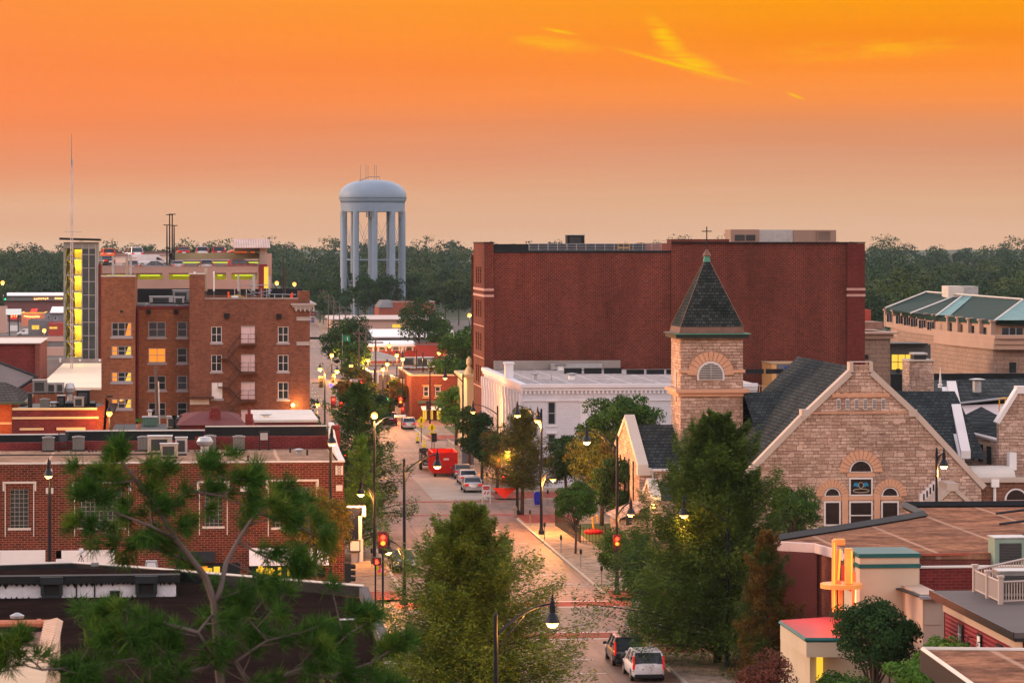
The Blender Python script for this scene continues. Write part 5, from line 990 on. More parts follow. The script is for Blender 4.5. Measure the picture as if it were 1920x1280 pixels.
f=MB(); f.quad((xp+.004,Yg,0),(xs_,Yg,0),(xs_,Yg,zl),(xp+.004,Yg,zl)); f.box(xs_+.004,x1-.8,Yg-.2,Yg+28,0,zh); f.quad((xp,Yg+28,0),(xs_,Yg+28,0),(xs_,Yg+28,zl),(xp,Yg+28,zl)); f.box(xa(1258,Yg)+.01,xa(1367,Yg),Yg-.19,Yg+3,zh-.5,zh+.45); part('wall',f,B['maroon'],Mz)
f=MB(); f.box(x1-2.0,x1,Yg-.5,Yg+27.8,0,zh-.02); part('east_pier',f,brick('fine_maroon_brick',(.16,.025,.022),(.11,.018,.017),(.16,.05,.04),.4,.15,.012),Mz)
f=MB(); f.box(xp+.01,xs_-.01,Yg-.12,Yg+.3,zl+.003,zl+.25); f.box(xs_,x1+.05,Yg-.55,Yg+.3,zh+.003,zh+.14); f.box(X0-.08,xp+.08,Yg-.38,yb2,zh+.003,zh+.14); part('coping',f,M['membrane'],Mz)
f=MB(); f.box(xp+.05,xs_-.05,Yg+.35,Yg+27.9,zl-.3,zl-.1); part('roof',f,R_['grey'],Mz)
f=MB(); f.box(xp+.1,xs_-.1,Yg+20,Yg+20.3,zl-.1,zh-.1); part('rear_parapet',f,M['membrane'],Mz)
bnd=mat('pinkish_stone_band',(.46,.27,.23),.7,var=.1)
for py in (543,554.5):
    zz=za(py,Yg,915); f=MB(); f.box(X0-.06,xp+.03,Yg-.36,yb2,zz-.13,zz+.13); part('stone_band',f,bnd,Mz)
    f=MB(); f.box(x1-2.06,x1+.05,Yg-.56,Yg+20,zz-.13,zz+.13); part('stone_band',f,bnd,Mz)
for yy in (612,672,728): zz=za(yy,Yg,915); f=MB(); f.box(X0-.03,X0-.004,Yg,yb2,zz-.05,zz+.05); part('stone_line',f,bnd,Mz)
t=thing('roof_railing','long galvanised guard railing on the maroon block roof','railing',(xa(1120,Yg+1),Yg+1,zl)); f=MB(); a,b=xa(992,Yg+1),xa(1240,Yg+1)
for k in range(5): zz=zl+.28+k*.18; f.tube([(a,Yg+1,zz),(b,Yg+1,zz)],.028,4)
for k in range(15): u=a+(b-a)*k/14; f.tube([(u,Yg+1,zl),(u,Yg+1,zl+1.02)],.035,4)
part('bars',f,M['steel'],t)
t=thing('yellow_ladder_gate','small yellow safety gate in the roof railing','gate',(xa(1170,Yg+.6),Yg+.6,zl)); f=MB(); a,b=xa(1159,Yg+.7),xa(1180,Yg+.7); f.tube([(a,Yg+.7,zl),(a,Yg+.7,zl+1.0),(b,Yg+.7,zl+1.0),(b,Yg+.7,zl)],.04,4); f.tube([(a,Yg+.7,zl+.55),(b,Yg+.7,zl+.55)],.04,4); part('bars',f,mat('safety_yellow',(.70,.36,.03),.5),t)
t=boxunit(1,1,1,M['membrane'],'cooling_tower'); t.scale=(2.0,2,1.25); t.location=(xa(1078,Yg+12),Yg+12,zh-.35); t['label']='black box cooling unit on the left part of the maroon block roof'
# penthouse plant
t=thing('rooftop_plant_row','long row of tan and silver air handling units on the maroon block roof','rooftop plant',(xa(1470,Yg+6),Yg+6,zh)); tp=mat('tan_plant_panels',(.30,.20,.155),.6,var=.12); 
def seg(a,b,y0,d,m,nm,zz0=zh): f=MB(); f.box(xa(a,Yg+5),xa(b,Yg+5)-.01,Yg+5+d,Yg+9,zz0,za(y0,Yg+5)); return part(nm,f,m,t,bevel=.02)
seg(1370,1424,430,0,tp,'intake_section'); seg(1424,1488,430.5,.3,M['steel'],'silver_section'); seg(1488,1532,431,.2,tp,'panel_section'); seg(1532,1568,431,0,tp,'louvre_section')
for a,b in ((1378,1396),(1399,1416)): f=MB(); f.box(xa(a,Yg+5),xa(b,Yg+5),Yg+4.9,Yg+4.99,za(451,Yg+5),za(440,Yg+5)); part('intake_grille',f,M['darkgrille'],t)
f=MB(); f.box(xa(1534,Yg+5),xa(1556,Yg+5),Yg+4.9,Yg+4.99,za(450,Yg+5),za(434,Yg+5)); part('louvre',f,ribbed('tan_louvres',(.20,.14,.11),.12,'Z'),t)
# blue-oval box unit against the maroon wall
Yu=Yg-8; t=thing('blue_oval_unit','large grey unit with blue oval badge and orange side, behind the church roof','rooftop unit',(xa(1480,Yu),Yu,0)); f=MB(); f.box(xa(1456,Yu),xa(1520,Yu),Yu,Yu+6,0,za(684,Yu)); part('casing',f,mat('blue_grey_panel',(.11,.12,.15),.5,var=.1),t,bevel=.04)
f=MB(); f.box(xa(1447,Yu),xa(1456,Yu)-.01,Yu-.05,Yu+6,0,za(685,Yu)); part('side_panel',f,mat('orange_tan_panel',(.62,.32,.12),.45,var=.2),t); f=MB(); f.box(xa(1446,Yu),xa(1521,Yu),Yu-.1,Yu+6.1,za(684,Yu)+.004,za(682.5,Yu)); part('top_trim',f,mat('tan_trim',(.52,.34,.2),.5),t)
c=PY(1477,689.5,Yu); f=MB(); f.lathe([(.01,0),(.42,0),(.42,.04),(.01,.04)],n=20); f.move(Matrix.Translation((c.x,Yu-.01,c.z))@Matrix.Scale(.42,4,(0,0,1))@Matrix.Rotation(PI/2,4,'X')); part('oval_badge',f,mat('badge_blue',(.01,.03,.35),.4),t)
t=thing('roof_ladder_rail','short tan ladder rail on the roof beside the church','railing',(xa(1430,Yu-4),Yu-4,7)); f=MB(); 
for k in range(5): u=xa(1419+k*5,Yu-4); f.tube([(u,Yu-4,6),(u,Yu-4,za(723+k*1.2,Yu-4))],.045,4)
f.tube([(xa(1419,Yu-4),Yu-4,za(723,Yu-4)),(xa(1439,Yu-4),Yu-4,za(728,Yu-4))],.045,4); part('bars',f,bpy.data.materials['tan_trim'],t)
# cream ornate sliver beyond the block
t=thing('ornate_cream_front','narrow ornate cream shopfront lit orange, beyond the maroon block','building',(X0+.5,375,0)); f=MB(); f.box(X0-.6,X0+10,367,380,0,za(704,372)); part('wall',f,mat('cream_stone',(.62,.48,.28),.7,var=.1),t); f=MB(); f.lathe([(.5,0),(.45,.5),(.2,.9),(.35,1.2),(.3,1.7),(.05,2.0)],(X0-.3,367.6,za(700,368)),10); part('urn',f,bpy.data.materials['cream_stone'],t); f=MB(); f.box(X0-1.0,X0+10.2,366.8,380.2,za(704,372)+.004,za(699,372)); part('cornice',f,bpy.data.materials['cream_stone'],t)
light('POINT',(X0-2.5,370,9),420,(1,.50,.12),.4,t)
# ---- neoclassical stone building
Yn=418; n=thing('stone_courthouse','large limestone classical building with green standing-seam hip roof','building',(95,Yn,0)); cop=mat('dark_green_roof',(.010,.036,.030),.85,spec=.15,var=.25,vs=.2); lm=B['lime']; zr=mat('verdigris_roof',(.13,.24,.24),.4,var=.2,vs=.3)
# main wall plane runs from (1665) to right; measured at increasing depth to the left
def N_(px,py,D): return PD(px,py,D)
DL,DR=455,400
def qd(mb,pts): mb.quad(*[N_(*p) for p in pts])
f=MB(); qd(f,[(1777,668,420),(1862,676,400),(1862,800,400),(1777,800,420)]); qd(f,[(1862,637,400),(1990,637,396),(1990,800,396),(1862,800,400)]); qd(f,[(1705,622,440),(1777,632,420),(1777,800,420),(1705,800,440)]); qd(f,[(1670,615,455),(1705,622,440),(1705,800,440),(1670,800,455)]); qd(f,[(1777,630,420),(1862,640,400),(1862,676,400),(1777,668,420)])
part('wall',f,lm,n)
f=MB()
for (a,ya,da,b,yb_,db) in ((1670,615,454,1777,632,419),(1777,632,419,1862,640,399),(1862,640,399,1990,640,395)):
    A_,B_=N_(a,ya,da),N_(b,yb_,db); 
    for off,zz0,zz1 in ((.5,-.35,.35),(.9,.353,.8),(.25,-1.0,-.353)):
        f.quad((A_.x,A_.y-off,A_.z+zz0),(B_.x,B_.y-off,B_.z+zz0),(B_.x,B_.y-off,B_.z+zz1),(A_.x,A_.y-off,A_.z+zz1)); f.quad((A_.x,A_.y-off,A_.z+zz1),(B_.x,B_.y-off,B_.z+zz1),(B_.x,B_.y+.5,B_.z+zz1),(A_.x,A_.y+.5,A_.z+zz1)); f.quad((A_.x,A_.y-off,A_.z+zz0),(B_.x,B_.y-off,B_.z+zz0),(B_.x,B_.y+.5,B_.z+zz0),(A_.x,A_.y+.5,A_.z+zz0))
part('entablature',f,mat('limestone_trim',(.40,.27,.21),.8,var=.1),n)
# attic storey with piers and windows
f=MB(); qd(f,[(1660,590,455),(1752,602,432),(1752,628,432),(1660,612,455)]); qd(f,[(1752,602,432),(1862,606,405),(1862,634,405),(1752,628,432)]); qd(f,[(1862,606,405),(1990,612,401),(1990,636,401),(1862,636,405)]); part('attic_wall',f,bpy.data.materials['limestone_trim'],n)
def attic(px,py,D,w_,h2,mt=None):
    c=N_(px,py,D); f=MB(); f.box(c.x-w_/2,c.x+w_/2,c.y-.35,c.y-.1,c.z-h2/2,c.z+h2/2); o=part('attic_window',f,mt or M['glass'],n); f=MB()
    for k in range(1,3): f=MB(); u=c.x-w_/2+w_*k/3; f.box(u-.04,u+.04,c.y-.42,c.y-.36,c.z-h2/2,c.z+h2/2); part('mullion',f,M['frame'],o)
for k,px in enumerate((1668,1685,1700,1713,1728,1744)): attic(px,596+(px-1668)*.19,452-(px-1668)*.3,.85,1.1)
for k,px in enumerate((1787,1807,1828,1850)): attic(px,613+(px-1787)*.14,424-(px-1787)*.25,.95,1.15,M['glass'] if k!=1 else glass('warm_glass',(.12,.07,.02),.2))
attic(1897,624,401,2.6,1.3)
for k,px in enumerate((1661,1676,1692,1707,1721,1737,1752,1778,1797,1817,1838,1860)):
    D=(456-(px-1661)*.26) if px<1760 else 425-(px-1778)*.25; c=N_(px,594+(px-1661)*.115,D); f=MB(); f.box(c.x-.3,c.x+.3,c.y-.7,c.y-.05,c.z-1.4,c.z+.9); f.box(c.x-.45,c.x+.45,c.y-.8,c.y,c.z+.903,c.z+1.15); part('attic_pier',f,bpy.data.materials['limestone_trim'],n)
for px in (1822,1832,1844,1855): c=N_(px,690+(px-1822)*.1,412-(px-1822)*.28); f=MB(); f.box(c.x-.2,c.x+.2,c.y-.25,c.y-.04,c.z-.75,c.z+.75); part('slit_window',f,M['glass'],n)
for px in (1790,1800,1811): c=N_(px,684,419-(px-1790)*.2); f=MB(); f.box(c.x-.14,c.x+.14,c.y-.25,c.y-.04,c.z-.6,c.z+.6); part('slit_window',f,M['glass'],n)
c=N_(1898,691,398); f=MB(); f.box(c.x-.42,c.x+.42,c.y-.3,c.y-.04,c.z-.8,c.z+.8); part('slit_window',f,M['glass'],n)
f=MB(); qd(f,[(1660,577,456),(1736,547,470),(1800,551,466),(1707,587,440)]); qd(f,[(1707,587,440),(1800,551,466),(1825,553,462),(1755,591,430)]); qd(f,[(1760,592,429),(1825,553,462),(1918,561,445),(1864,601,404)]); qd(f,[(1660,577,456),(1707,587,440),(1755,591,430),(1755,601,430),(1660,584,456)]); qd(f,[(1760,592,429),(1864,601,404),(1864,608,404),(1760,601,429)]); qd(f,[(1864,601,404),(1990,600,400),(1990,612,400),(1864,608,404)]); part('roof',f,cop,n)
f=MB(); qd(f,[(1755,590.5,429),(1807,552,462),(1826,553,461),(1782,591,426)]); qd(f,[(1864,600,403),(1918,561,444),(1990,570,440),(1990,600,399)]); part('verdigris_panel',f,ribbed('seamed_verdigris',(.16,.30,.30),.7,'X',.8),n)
f=MB(); 
for a,b in (((1660,577,455),(1736,547,469)),((1736,547,469),(1918,561,443)),((1707,587,439),(1800,551,465)),((1755,591,428),(1807,552,461)),((1864,601,402.5),(1918,561,443))): f.tube([N_(*a),N_(*b)],.13,4)
part('ridge_trim',f,M['cap'],n)
c=N_(1803,551,462); f=MB(); f.box(c.x-2.2,c.x+.05,c.y-1,c.y+3,c.z-1,c.z+1.15); part('roof_plant',f,M['cap'],n); f=MB(); f.box(c.x+.06,c.x+2.2,c.y-1,c.y+3,c.z-1,c.z+1.1); part('louvre_box',f,M['steel'],n)
# stone annex between the block and the courthouse
Yx=385; t=thing('stone_annex','plain limestone annex with cornice right of the maroon block','building',(xa(1650,Yx),Yx,0)); f=MB(); f.box(xa(1600,Yx),xa(1669,Yx),Yx,Yx+14,0,za(628,Yx)); part('wall',f,lm,t); f=MB(); f.box(xa(1600,Yx),xa(1676,Yx)+.5,Yx-.9,Yx+14,za(628,Yx)+.004,za(625,Yx)); f.box(xa(1600,Yx),xa(1671,Yx)+.2,Yx-.4,Yx+14,za(637,Yx),za(628,Yx)); part('cornice',f,bpy.data.materials['limestone_trim'],t); f=MB(); f.box(xa(1600,Yx),xa(1669,Yx),Yx+4,Yx+10,za(625,Yx)+.3,za(607,Yx)); part('attic',f,mat('stained_stone',(.28,.16,.12),.9,var=.5,vs=.8),t); f=MB(); f.box(xa(1619,Yx),xa(1628,Yx),Yx-.12,Yx-.004,za(676,Yx),za(667,Yx)); part('dark_window',f,M['glass'],t)
Yx=392; t=thing('glazed_link','glazed link building with yellow lit window between stone walls','building',(xa(1700,Yx),Yx,0)); f=MB(); lk=mat('grey_green_panel',(.085,.085,.085),.6); h=h_(1671,1711,663,694,Yx); facade(f,'y',Yx,xa(1668,Yx),xa(1745,Yx),0,za(648,Yx),[h],.3); part('wall',f,lk,t); f=MB(); f.box(xa(1668,Yx),xa(1736,Yx),Yx-1.2,Yx+5,za(648,Yx)+.004,za(645.5,Yx)); part('roof',f,M['membrane'],t); window(t,'y',Yx,h,.2,-1,M['pole'],emit('warm_yellow_interior',(1,.55,.05),1.1),(3,2),.1)
for px in (1683,1686): 
    f=MB(); c=PY(px+1,709,Yx); f.box(c.x-.25,c.x+.25,Yx-.06,Yx-.004,c.z-1.3,c.z+1.2); part('door_slit',f,M['black'],t); break
f=MB(); c=PY(1684,717,Yx); f.sphere((c.x,Yx-.4,c.z),.2); part('entry_lamp',f,emit('cool_lamp',(.9,1,.8),5),t)
bldg('far_red_gabled_house','tiny red house with white roof beyond the maroon block edge',1618,1633,582,640,8,redside,whroof,cat='house')
# ================= CHURCH (rock-faced stone)
St=B['stone']; Sh=shingle('slate_shingles',(.027,.034,.038),(.052,.062,.066),.42,.22); tr=mat('pale_stone_trim',(.46,.38,.33),.75,var=.1,vs=.8); wtm=mat('bright_flashing',(.66,.62,.62),.4,var=.08); sth=brick('stone_arch_blocks',(.55,.30,.19),(.46,.24,.15),(.25,.13,.08),.45,5.0,.02,stain=.3)
Ch=thing('stone_church','rock-faced pink sandstone church with shingled tower and gables','church',(50,235,0))
# tower
Yt=256; a,b=xa(1276,Yt),xa(1393,Yt); s=b-a; ze=za(634,Yt,1335)
TW=part('tower',(lambda f:(f.box(a,b,Yt,Yt+s,0,ze),f)[1])(MB()),St,Ch)
f=MB(); zz=za(733,Yt,1335); f.box(a-.45,b+.45,Yt-.45,Yt+s+.45,zz-.12,zz+.16); f.box(a-.22,b+.22,Yt-.22,Yt+s+.22,zz-.42,zz-.123); z2=za(696,Yt,1335); f.box(a-.16,a+1.35,Yt-.16,Yt-.003,z2-.12,z2+.12); f.box(b-1.35,b+.16,Yt-.16,Yt-.003,z2-.12,z2+.12); f.box(a-.16,a-.003,Yt-.003,Yt+1.4,z2-.12,z2+.12); f.box(b+.003,b+.16,Yt-.003,Yt+s,z2-.12,z2+.12); part('string_course',f,mat('tan_dressed_stone',(.56,.31,.20),.8,var=.15,vs=1),TW)
c=PY(1332.5,711,Yt); r=1.12
def arch_ring(cx,cz,Yv,r0,r1,y0,y1,seg=14,half=True,leg=0.0):
    f=MB(); 
    for k in range(seg):
        t0=PI*k/seg+.012; t1=PI*(k+1)/seg-.012
        p=[(cx+r0*math.cos(t0),cz+r0*math.sin(t0)),(cx+r1*math.cos(t0),cz+r1*math.sin(t0)),(cx+r1*math.cos(t1),cz+r1*math.sin(t1)),(cx+r0*math.cos(t1),cz+r0*math.sin(t1))]
        f.prism(p,y1-y0,'y',y0)
    return f
def halfdisc(cx,cz,r,y0,d,leg=0):
    pts=[(cx+r*math.cos(PI*k/16),cz+r*math.sin(PI*k/16)) for k in range(17)]
    if leg: pts+=[(cx-r,cz-leg),(cx+r,cz-leg)]
    f=MB(); f.prism(pts,d,'y',y0); return f
tan_=bpy.data.materials['tan_dressed_stone']
part('arch_stones',arch_ring(c.x,c.z+.35,Yt,r+.03,r+.78,Yt-.14,Yt-.004,13),tan_,TW)
o=part('louvre_window',halfdisc(c.x,c.z+.35,r,Yt-.10,.09,.42),wtm,TW); part('dark_opening',halfdisc(c.x,c.z+.33,r-.16,Yt-.112,.01,.35),M['black'],o)
f=MB()
for k in range(9):
    zz=c.z-.0+k*.14; half=math.sqrt(max(0,(r-.16)**2-max(0,zz-c.z-.33)**2)); f.box(c.x-half,c.x+half,Yt-.17,Yt-.115,zz,zz+.075)
f.box(c.x-.03,c.x+.03,Yt-.2,Yt-.172,c.z,c.z+1.25); part('slats',f,M['steel'],o)
# west face arch of tower
cz=c.z+.35; f=MB(); pts=[(Yt+s/2+.6*math.cos(PI*k/10),cz+.6*math.sin(PI*k/10)) for k in range(11)]+[(Yt+s/2-.6,cz-2.2),(Yt+s/2+.6,cz-2.2)]; f.prism(pts,.06,'x',a-.065); part('side_louvre',f,M['frame'],TW)
# lower window in the tower front
c2=PY(1325,822,Yt); part('arch_stones',arch_ring(c2.x,c2.z,Yt,1.0,1.6,Yt-.12,Yt-.004,11),tan_,TW)
zs=za(631,Yt,1335); ov=.42
f=MB(); f.box(a-ov,b+ov,Yt-ov,Yt+s+ov,ze+.003,ze+.28); f.box(a-ov-.14,b+ov+.14,Yt-ov-.14,Yt+s+ov+.14,ze+.283,ze+.40); part('eaves',f,mat('dark_eaves',(.020,.028,.028),.5),TW)
f=MB(); f.box(a-ov-.16,b+ov+.16,Yt-ov-.16,Yt-ov-.145,ze+.32,ze+.405); part('copper_edge',f,mat('verdigris_copper',(.07,.26,.19),.6,var=.3,vs=3),TW)
za_=za(470,Yt+s/2,1325); xm,ym=(a+b)/2,Yt+s/2; zb=ze+.41; zk=zb+.5; w0=s/2+.12
cxp=xa(1325,ym)
f=MB(); 
def pyr(f,w0,z0,w1,z1,cx0,cy0,cx1,cy1):
    P=[(cx0-w0,cy0-w0,z0),(cx0+w0,cy0-w0,z0),(cx0+w0,cy0+w0,z0),(cx0-w0,cy0+w0,z0)]; Q=[(cx1-w1,cy1-w1,z1),(cx1+w1,cy1-w1,z1),(cx1+w1,cy1+w1,z1),(cx1-w1,cy1+w1,z1)]
    for i in range(4): j=(i+1)%4; f.quad(P[i],P[j],Q[j],Q[i])
pyr(f,w0,zb,w0-.12,zk,xm,ym,xm,ym); part('roof_skirt',f,mat('copper_brown',(.16,.085,.06),.5,var=.3,vs=2),TW)
f=MB(); pyr(f,w0-.1,zk+.003,.25,za_-.9,xm,ym,xm,ym); sp_=part('spire',f,shingle('spire_shingles',(.018,.024,.025),(.048,.056,.055),.36,.26),TW)
f=MB()
for dx,dy in ((-1,-1),(1,-1),(-1,1)): f.tube([(xm+dx*(w0-.08),ym+dy*(w0-.08),zk),(xm+dx*.24,ym+dy*.24,za_-.9)],.03,4)
part('hip_flashing',f,bpy.data.materials['copper_brown'],sp_)
f=MB(); pyr(f,.27,za_-.9,.2,za_-.45,xm,ym,xm,ym); part('copper_collar',f,bpy.data.materials['verdigris_copper'],sp_); f=MB(); f.lathe([(.34,-.45),(.36,-.38),(.12,0),(.05,.12)],(xm,ym,za_),8); part('finial',f,bpy.data.materials['copper_brown'],sp_)
f=MB(); f.box(xm-.04,xm+.04,ym-.04,ym+.04,za_,za(425,ym)); zz=za(433.5,ym); f.box(xm-.41,xm+.41,ym-.035,ym+.035,zz-.04,zz+.04); part('cross',f,M['black'],sp_)
# main gable
Ym=238; ax_=xa(1612,Ym); zap=za(684,Ym,1612)
def gp(px,py): p=PY(px,py,Ym); return (p.x,p.z)
poly=[(gp(1380,940)[0],0),(gp(1842,940)[0],0),gp(1840,916),gp(1714,780),gp(1714,776),gp(1630,700),gp(1630,684),gp(1598,684),gp(1598,700),gp(1508,783),gp(1425,867),gp(1380,915)]
f=MB(); f.prism(poly,.7,'y',Ym); MG=part('main_gable',f,St,Ch)
def cope(mb,p0,p1,Yv,w=.62,th=.42,y0=-.14,y1=.75):
    d=Vector((p1[0]-p0[0],0,p1[1]-p0[1])).normalized(); nn=Vector((-d.z,0,d.x))
    if nn.z<0: nn=-nn
    q=[(p0[0],p0[1]),(p1[0],p1[1]),(p1[0]+nn.x*th,p1[1]+nn.z*th),(p0[0]+nn.x*th,p0[1]+nn.z*th)]; mb.prism(q,y1-y0,'y',Yv+y0)
f=MB(); 
cope(f,gp(1380,918),gp(1508,786),Ym); cope(f,gp(1508,787),gp(1598,702),Ym,y0=-.17,y1=.78); cope(f,gp(1630,702),gp(1712,778),Ym,y0=-.17,y1=.78); cope(f,gp(1713,779),gp(1842,917),Ym)
x_a,x_b=gp(1596,700)[0],gp(1632,700)[0]; zt_=gp(1612,680)[1]; f.box(x_a-.16,x_b+.16,Ym-.19,Ym+.8,gp(0,684)[1],zt_+.05); f.box(x_a-.16,x_a+.12,Ym-.185,Ym+.79,gp(0,704)[1],gp(0,684)[1]-.003); f.box(x_b-.12,x_b+.16,Ym-.185,Ym+.79,gp(0,704)[1],gp(0,684)[1]-.003)
for px in (1510,1711): q=gp(px,778); f.box(q[0]-.32,q[0]+.32,Ym-.2,Ym+.8,q[1]-.1,q[1]+.42)
part('gable_coping',f,tr,MG)
f=MB(); q=gp(0,782)[1]; f.box(gp(1505,0)[0],gp(1716,0)[0],Ym-.07,Ym-.003,q-.05,q+.06); z0=gp(0,751)[1]; f.box(gp(1560,0)[0],gp(1668,0)[0],Ym-.13,Ym-.003,z0-.05,z0+.24); part('band_course',f,tan_,MG)
for i in range(6):
    px=1572+16.8*i; h=(gp(px-3.6,0)[0],gp(px+3.6,0)[0],gp(0,776)[1],gp(0,755)[1]); f=MB(); f.box(h[0],h[1],Ym-.06,Ym-.004,h[2],h[3]); o=part('slit_louvre',f,wtm,MG); f=MB()
    for k in range(6): zz=h[2]+.08+k*(h[3]-h[2]-.12)/6; f.box(h[0]+.03,h[1]-.03,Ym-.09,Ym-.064,zz,zz+.06)
    part('slats',f,M['pole'],o)
for px in range(1570,1664,15): q=gp(px,739); f=MB(); f.box(q[0]-.15,q[0]+.15,Ym-.16,Ym-.004,q[1]-.15,q[1]+.15); part('boss_stone',f,tan_,MG)
stg=glass('stained_glass',(.022,.012,.012),.25,.8)
# arched windows
def archwin(px0,px1,ysp,ytop,ring=.75):
    x0,z0=gp(px0,ysp); x1,_=gp(px1,ysp); cx=(x0+x1)/2; r=(x1-x0)/2
    o=part('arched_window',halfdisc(cx,z0,r,Ym-.07,.06),wtm,MG); part('stained_pane',halfdisc(cx,z0+.06,r-.13,Ym-.085,.01),stg,o); f=MB(); f.box(cx-.02,cx+.02,Ym-.1,Ym-.087,z0+.05,z0+r-.14); f.box(cx-r*.5,cx+r*.5,Ym-.1,Ym-.087,z0+r*.45,z0+r*.45+.04); part('tracery',f,M['pole'],o)
    part('arch_stones',arch_ring(cx,z0,Ym,r+.05,r+ring,Ym-.13,Ym-.004,13),tan_,MG)
archwin(1592,1636,885,862); archwin(1545,1576,930,912,.62); archwin(1652,1685,930,912,.62)
def rectwin(px0,px1,py0,py1,bars=0,art=False):
    x0,z1=gp(px0,py0); x1,z0=gp(px1,py1); f=MB(); f.box(x0,x1,Ym-.07,Ym-.004,z0,z1); o=part('stained_window',f,wtm,MG); f=MB(); f.box(x0+.12,x1-.12,Ym-.085,Ym-.073,z0+.12,z1-.12); part('stained_pane',f,stg,o)
    if bars: f=MB(); zz=(z0+z1)/2; f.box(x0,x1,Ym-.11,Ym-.088,zz-.04,zz+.04); part('crossbar',f,wtm,o)
    if art:
        cx,cz=(x0+x1)/2,(z0+z1)/2; f=MB(); 
        for sg in (-1,1): f.prism([(cx+sg*.1,cz+.05),(cx+sg*.25,cz+.32),(cx+sg*.5,cz+.30),(cx+sg*.62,cz+.02),(cx+sg*.45,cz+.08),(cx+sg*.3,cz-.02)],.012,'y',Ym-.1)
        part('blue_glass_motif',f,mat('blue_glass',(.02,.20,.36),.3,var=.4,vs=4),o); f=MB(); f.tube([(cx+.62*math.cos(t_),Ym-.1,cz-.3-.14*math.sin(t_)) for t_ in [2*PI*k/16 for k in range(17)]],.03,4); f.tube([(cx+.2*math.cos(t_),Ym-.1,cz+.12+.22*math.sin(t_)) for t_ in [2*PI*k/12 for k in range(13)]],.025,4); part('scroll_motif',f,mat('cream_glass',(.45,.36,.25),.4),o)
rectwin(1592,1636,895,929,0,True); rectwin(1592,1636,939,992,1); rectwin(1545,1576,939,985,0); rectwin(1652,1685,939,978,0)
for (a0,a1,py) in ((1588,1640,890),(1541,1690,934)): x0,z=gp(a0,py); x1,_=gp(a1,py); f=MB(); f.box(x0,x1,Ym-.16,Ym-.09,z-.16,z+.16) if False else f.box(x0,x1,Ym-.062,Ym-.003,z-.15,z+.15); part('stone_lintel',f,tan_,MG)
for px in (1584,1644): x,z=gp(px,960); f=MB(); f.box(x-.22,x+.22,Ym-.14,Ym-.004,0.5,gp(0,940)[1]); part('mullion_pier',f,tan_,MG)
# roof planes behind main gable
def V3(p): return Vector(p)
zr=za(684,Ym+14,1480)
R1=MB(); Lb=PY(1380,918,Ym+.7); Rg=PY(1614,690,Ym+.7); ridge_back=PY(1511,679,Ym+24); lowb=PY(1395,905,Ym+24)
xr_=Rg.x; zrd=Rg.z; 
R1.quad((Lb.x,Ym+.7,Lb.z),(xr_,Ym+.7,zrd),(xr_,Ym+26,zrd),(Lb.x,Ym+26,Lb.z)); R1.quad((xr_,Ym+.7,zrd),(2*xr_-Lb.x,Ym+.7,Lb.z),(2*xr_-Lb.x,Ym+26,Lb.z),(xr_,Ym+26,zrd)); part('nave_roof',R1,Sh,Ch)
# left cross roof behind the tower right: ridge horizontal y=733 from tower to 1510
Yr=Ym+13; f=MB(); z1=za(735,Yr+5,1450); z0=za(833,Yr-2.5,1420); f.quad((b+.0,Yr-3,z0),(xa(1510,Yr)+2.6,Yr-3,z0),(xa(1510,Yr)+2.6,Yr+5,z1),(b,Yr+5,z1)); f.quad((b,Yr+5,z1),(xa(1510,Yr)+2.6,Yr+5,z1),(xa(1510,Yr)+2.6,Yr+13,z0),(b,Yr+13,z0)); part('west_roof',f,Sh,Ch)
f=MB(); f.box(b-.3,Lb.x+3,Yr-2.8,Yr+12,0,z0-.1); part('aisle_wall',f,St,Ch); f=MB(); f.box(b+.01,xa(1425,Yr),Yr-5,Yr-2.85,0,za(840,Yr)-.4); part('low_link',f,M['steel'],Ch)
# left front gable (faces the street) with coping seen edge-on
Xg=xa(1186,262); yf,ybk=252.2,267.5
Pn=PX(1214,878,Xg) if False else None
fy0=252.5; Xw=PY(1215,870,fy0).x; zf_e=PY(1215,880,fy0).z; zap2=za(790,259,1200); ym2=260.5; fy1=268.5
f=MB(); f.prism([(fy0,0),(fy1,0),(fy1,zf_e),(ym2,zap2),(fy0,zf_e)],.7,'x',Xw-.7); WG=part('west_gable',f,St,Ch)
f=MB()
for (p0,p1) in (((fy0,zf_e),(ym2,zap2)),((ym2,zap2),(fy1,zf_e))): f.prism([(p0[0],p0[1]),(p1[0],p1[1]),(p1[0],p1[1]+.5),(p0[0],p0[1]+.4)],.85,'x',Xw-.82)
f.box(Xw-.86,Xw+.26,fy0-.25,fy0+.6,zf_e-.45,zf_e+.12); part('gable_coping',f,mat('white_stone_coping',(.50,.44,.39),.6,var=.08),WG)
f=MB()
for yy in (255.6,258.2,260.8,263.4): f.box(Xw-.74,Xw-.705,yy,yy+.55,3.0,6.4)
part('slit_windows',f,M['glass'],WG)
f=MB(); f.quad((Xw+.0,fy0,zf_e),(a+.2,fy0,zf_e),(a+.2,ym2,zap2-.35),(Xw,ym2,zap2-.35)); f.quad((Xw,ym2,zap2-.35),(a+3,ym2,zap2-.35),(a+3,fy1,zf_e),(Xw,fy1,zf_e)); part('west_wing_roof',f,Sh,Ch)
f=MB(); f.box(Xw+.01,a+.1,fy0+.1,fy1-.1,0,zf_e-.02); part('wing_wall',f,St,Ch); f=MB(); f.box(Xw,a,fy0-.18,fy0+.05,zf_e-.12,zf_e+.06); f.tube([(Xw+.35,fy0-.1,zf_e-.1),(Xw+.35,fy0-.1,zf_e-1.6),(Xw+.1,fy0-.2,zf_e-2.4)],.07,5); part('gutter',f,wtm,WG)
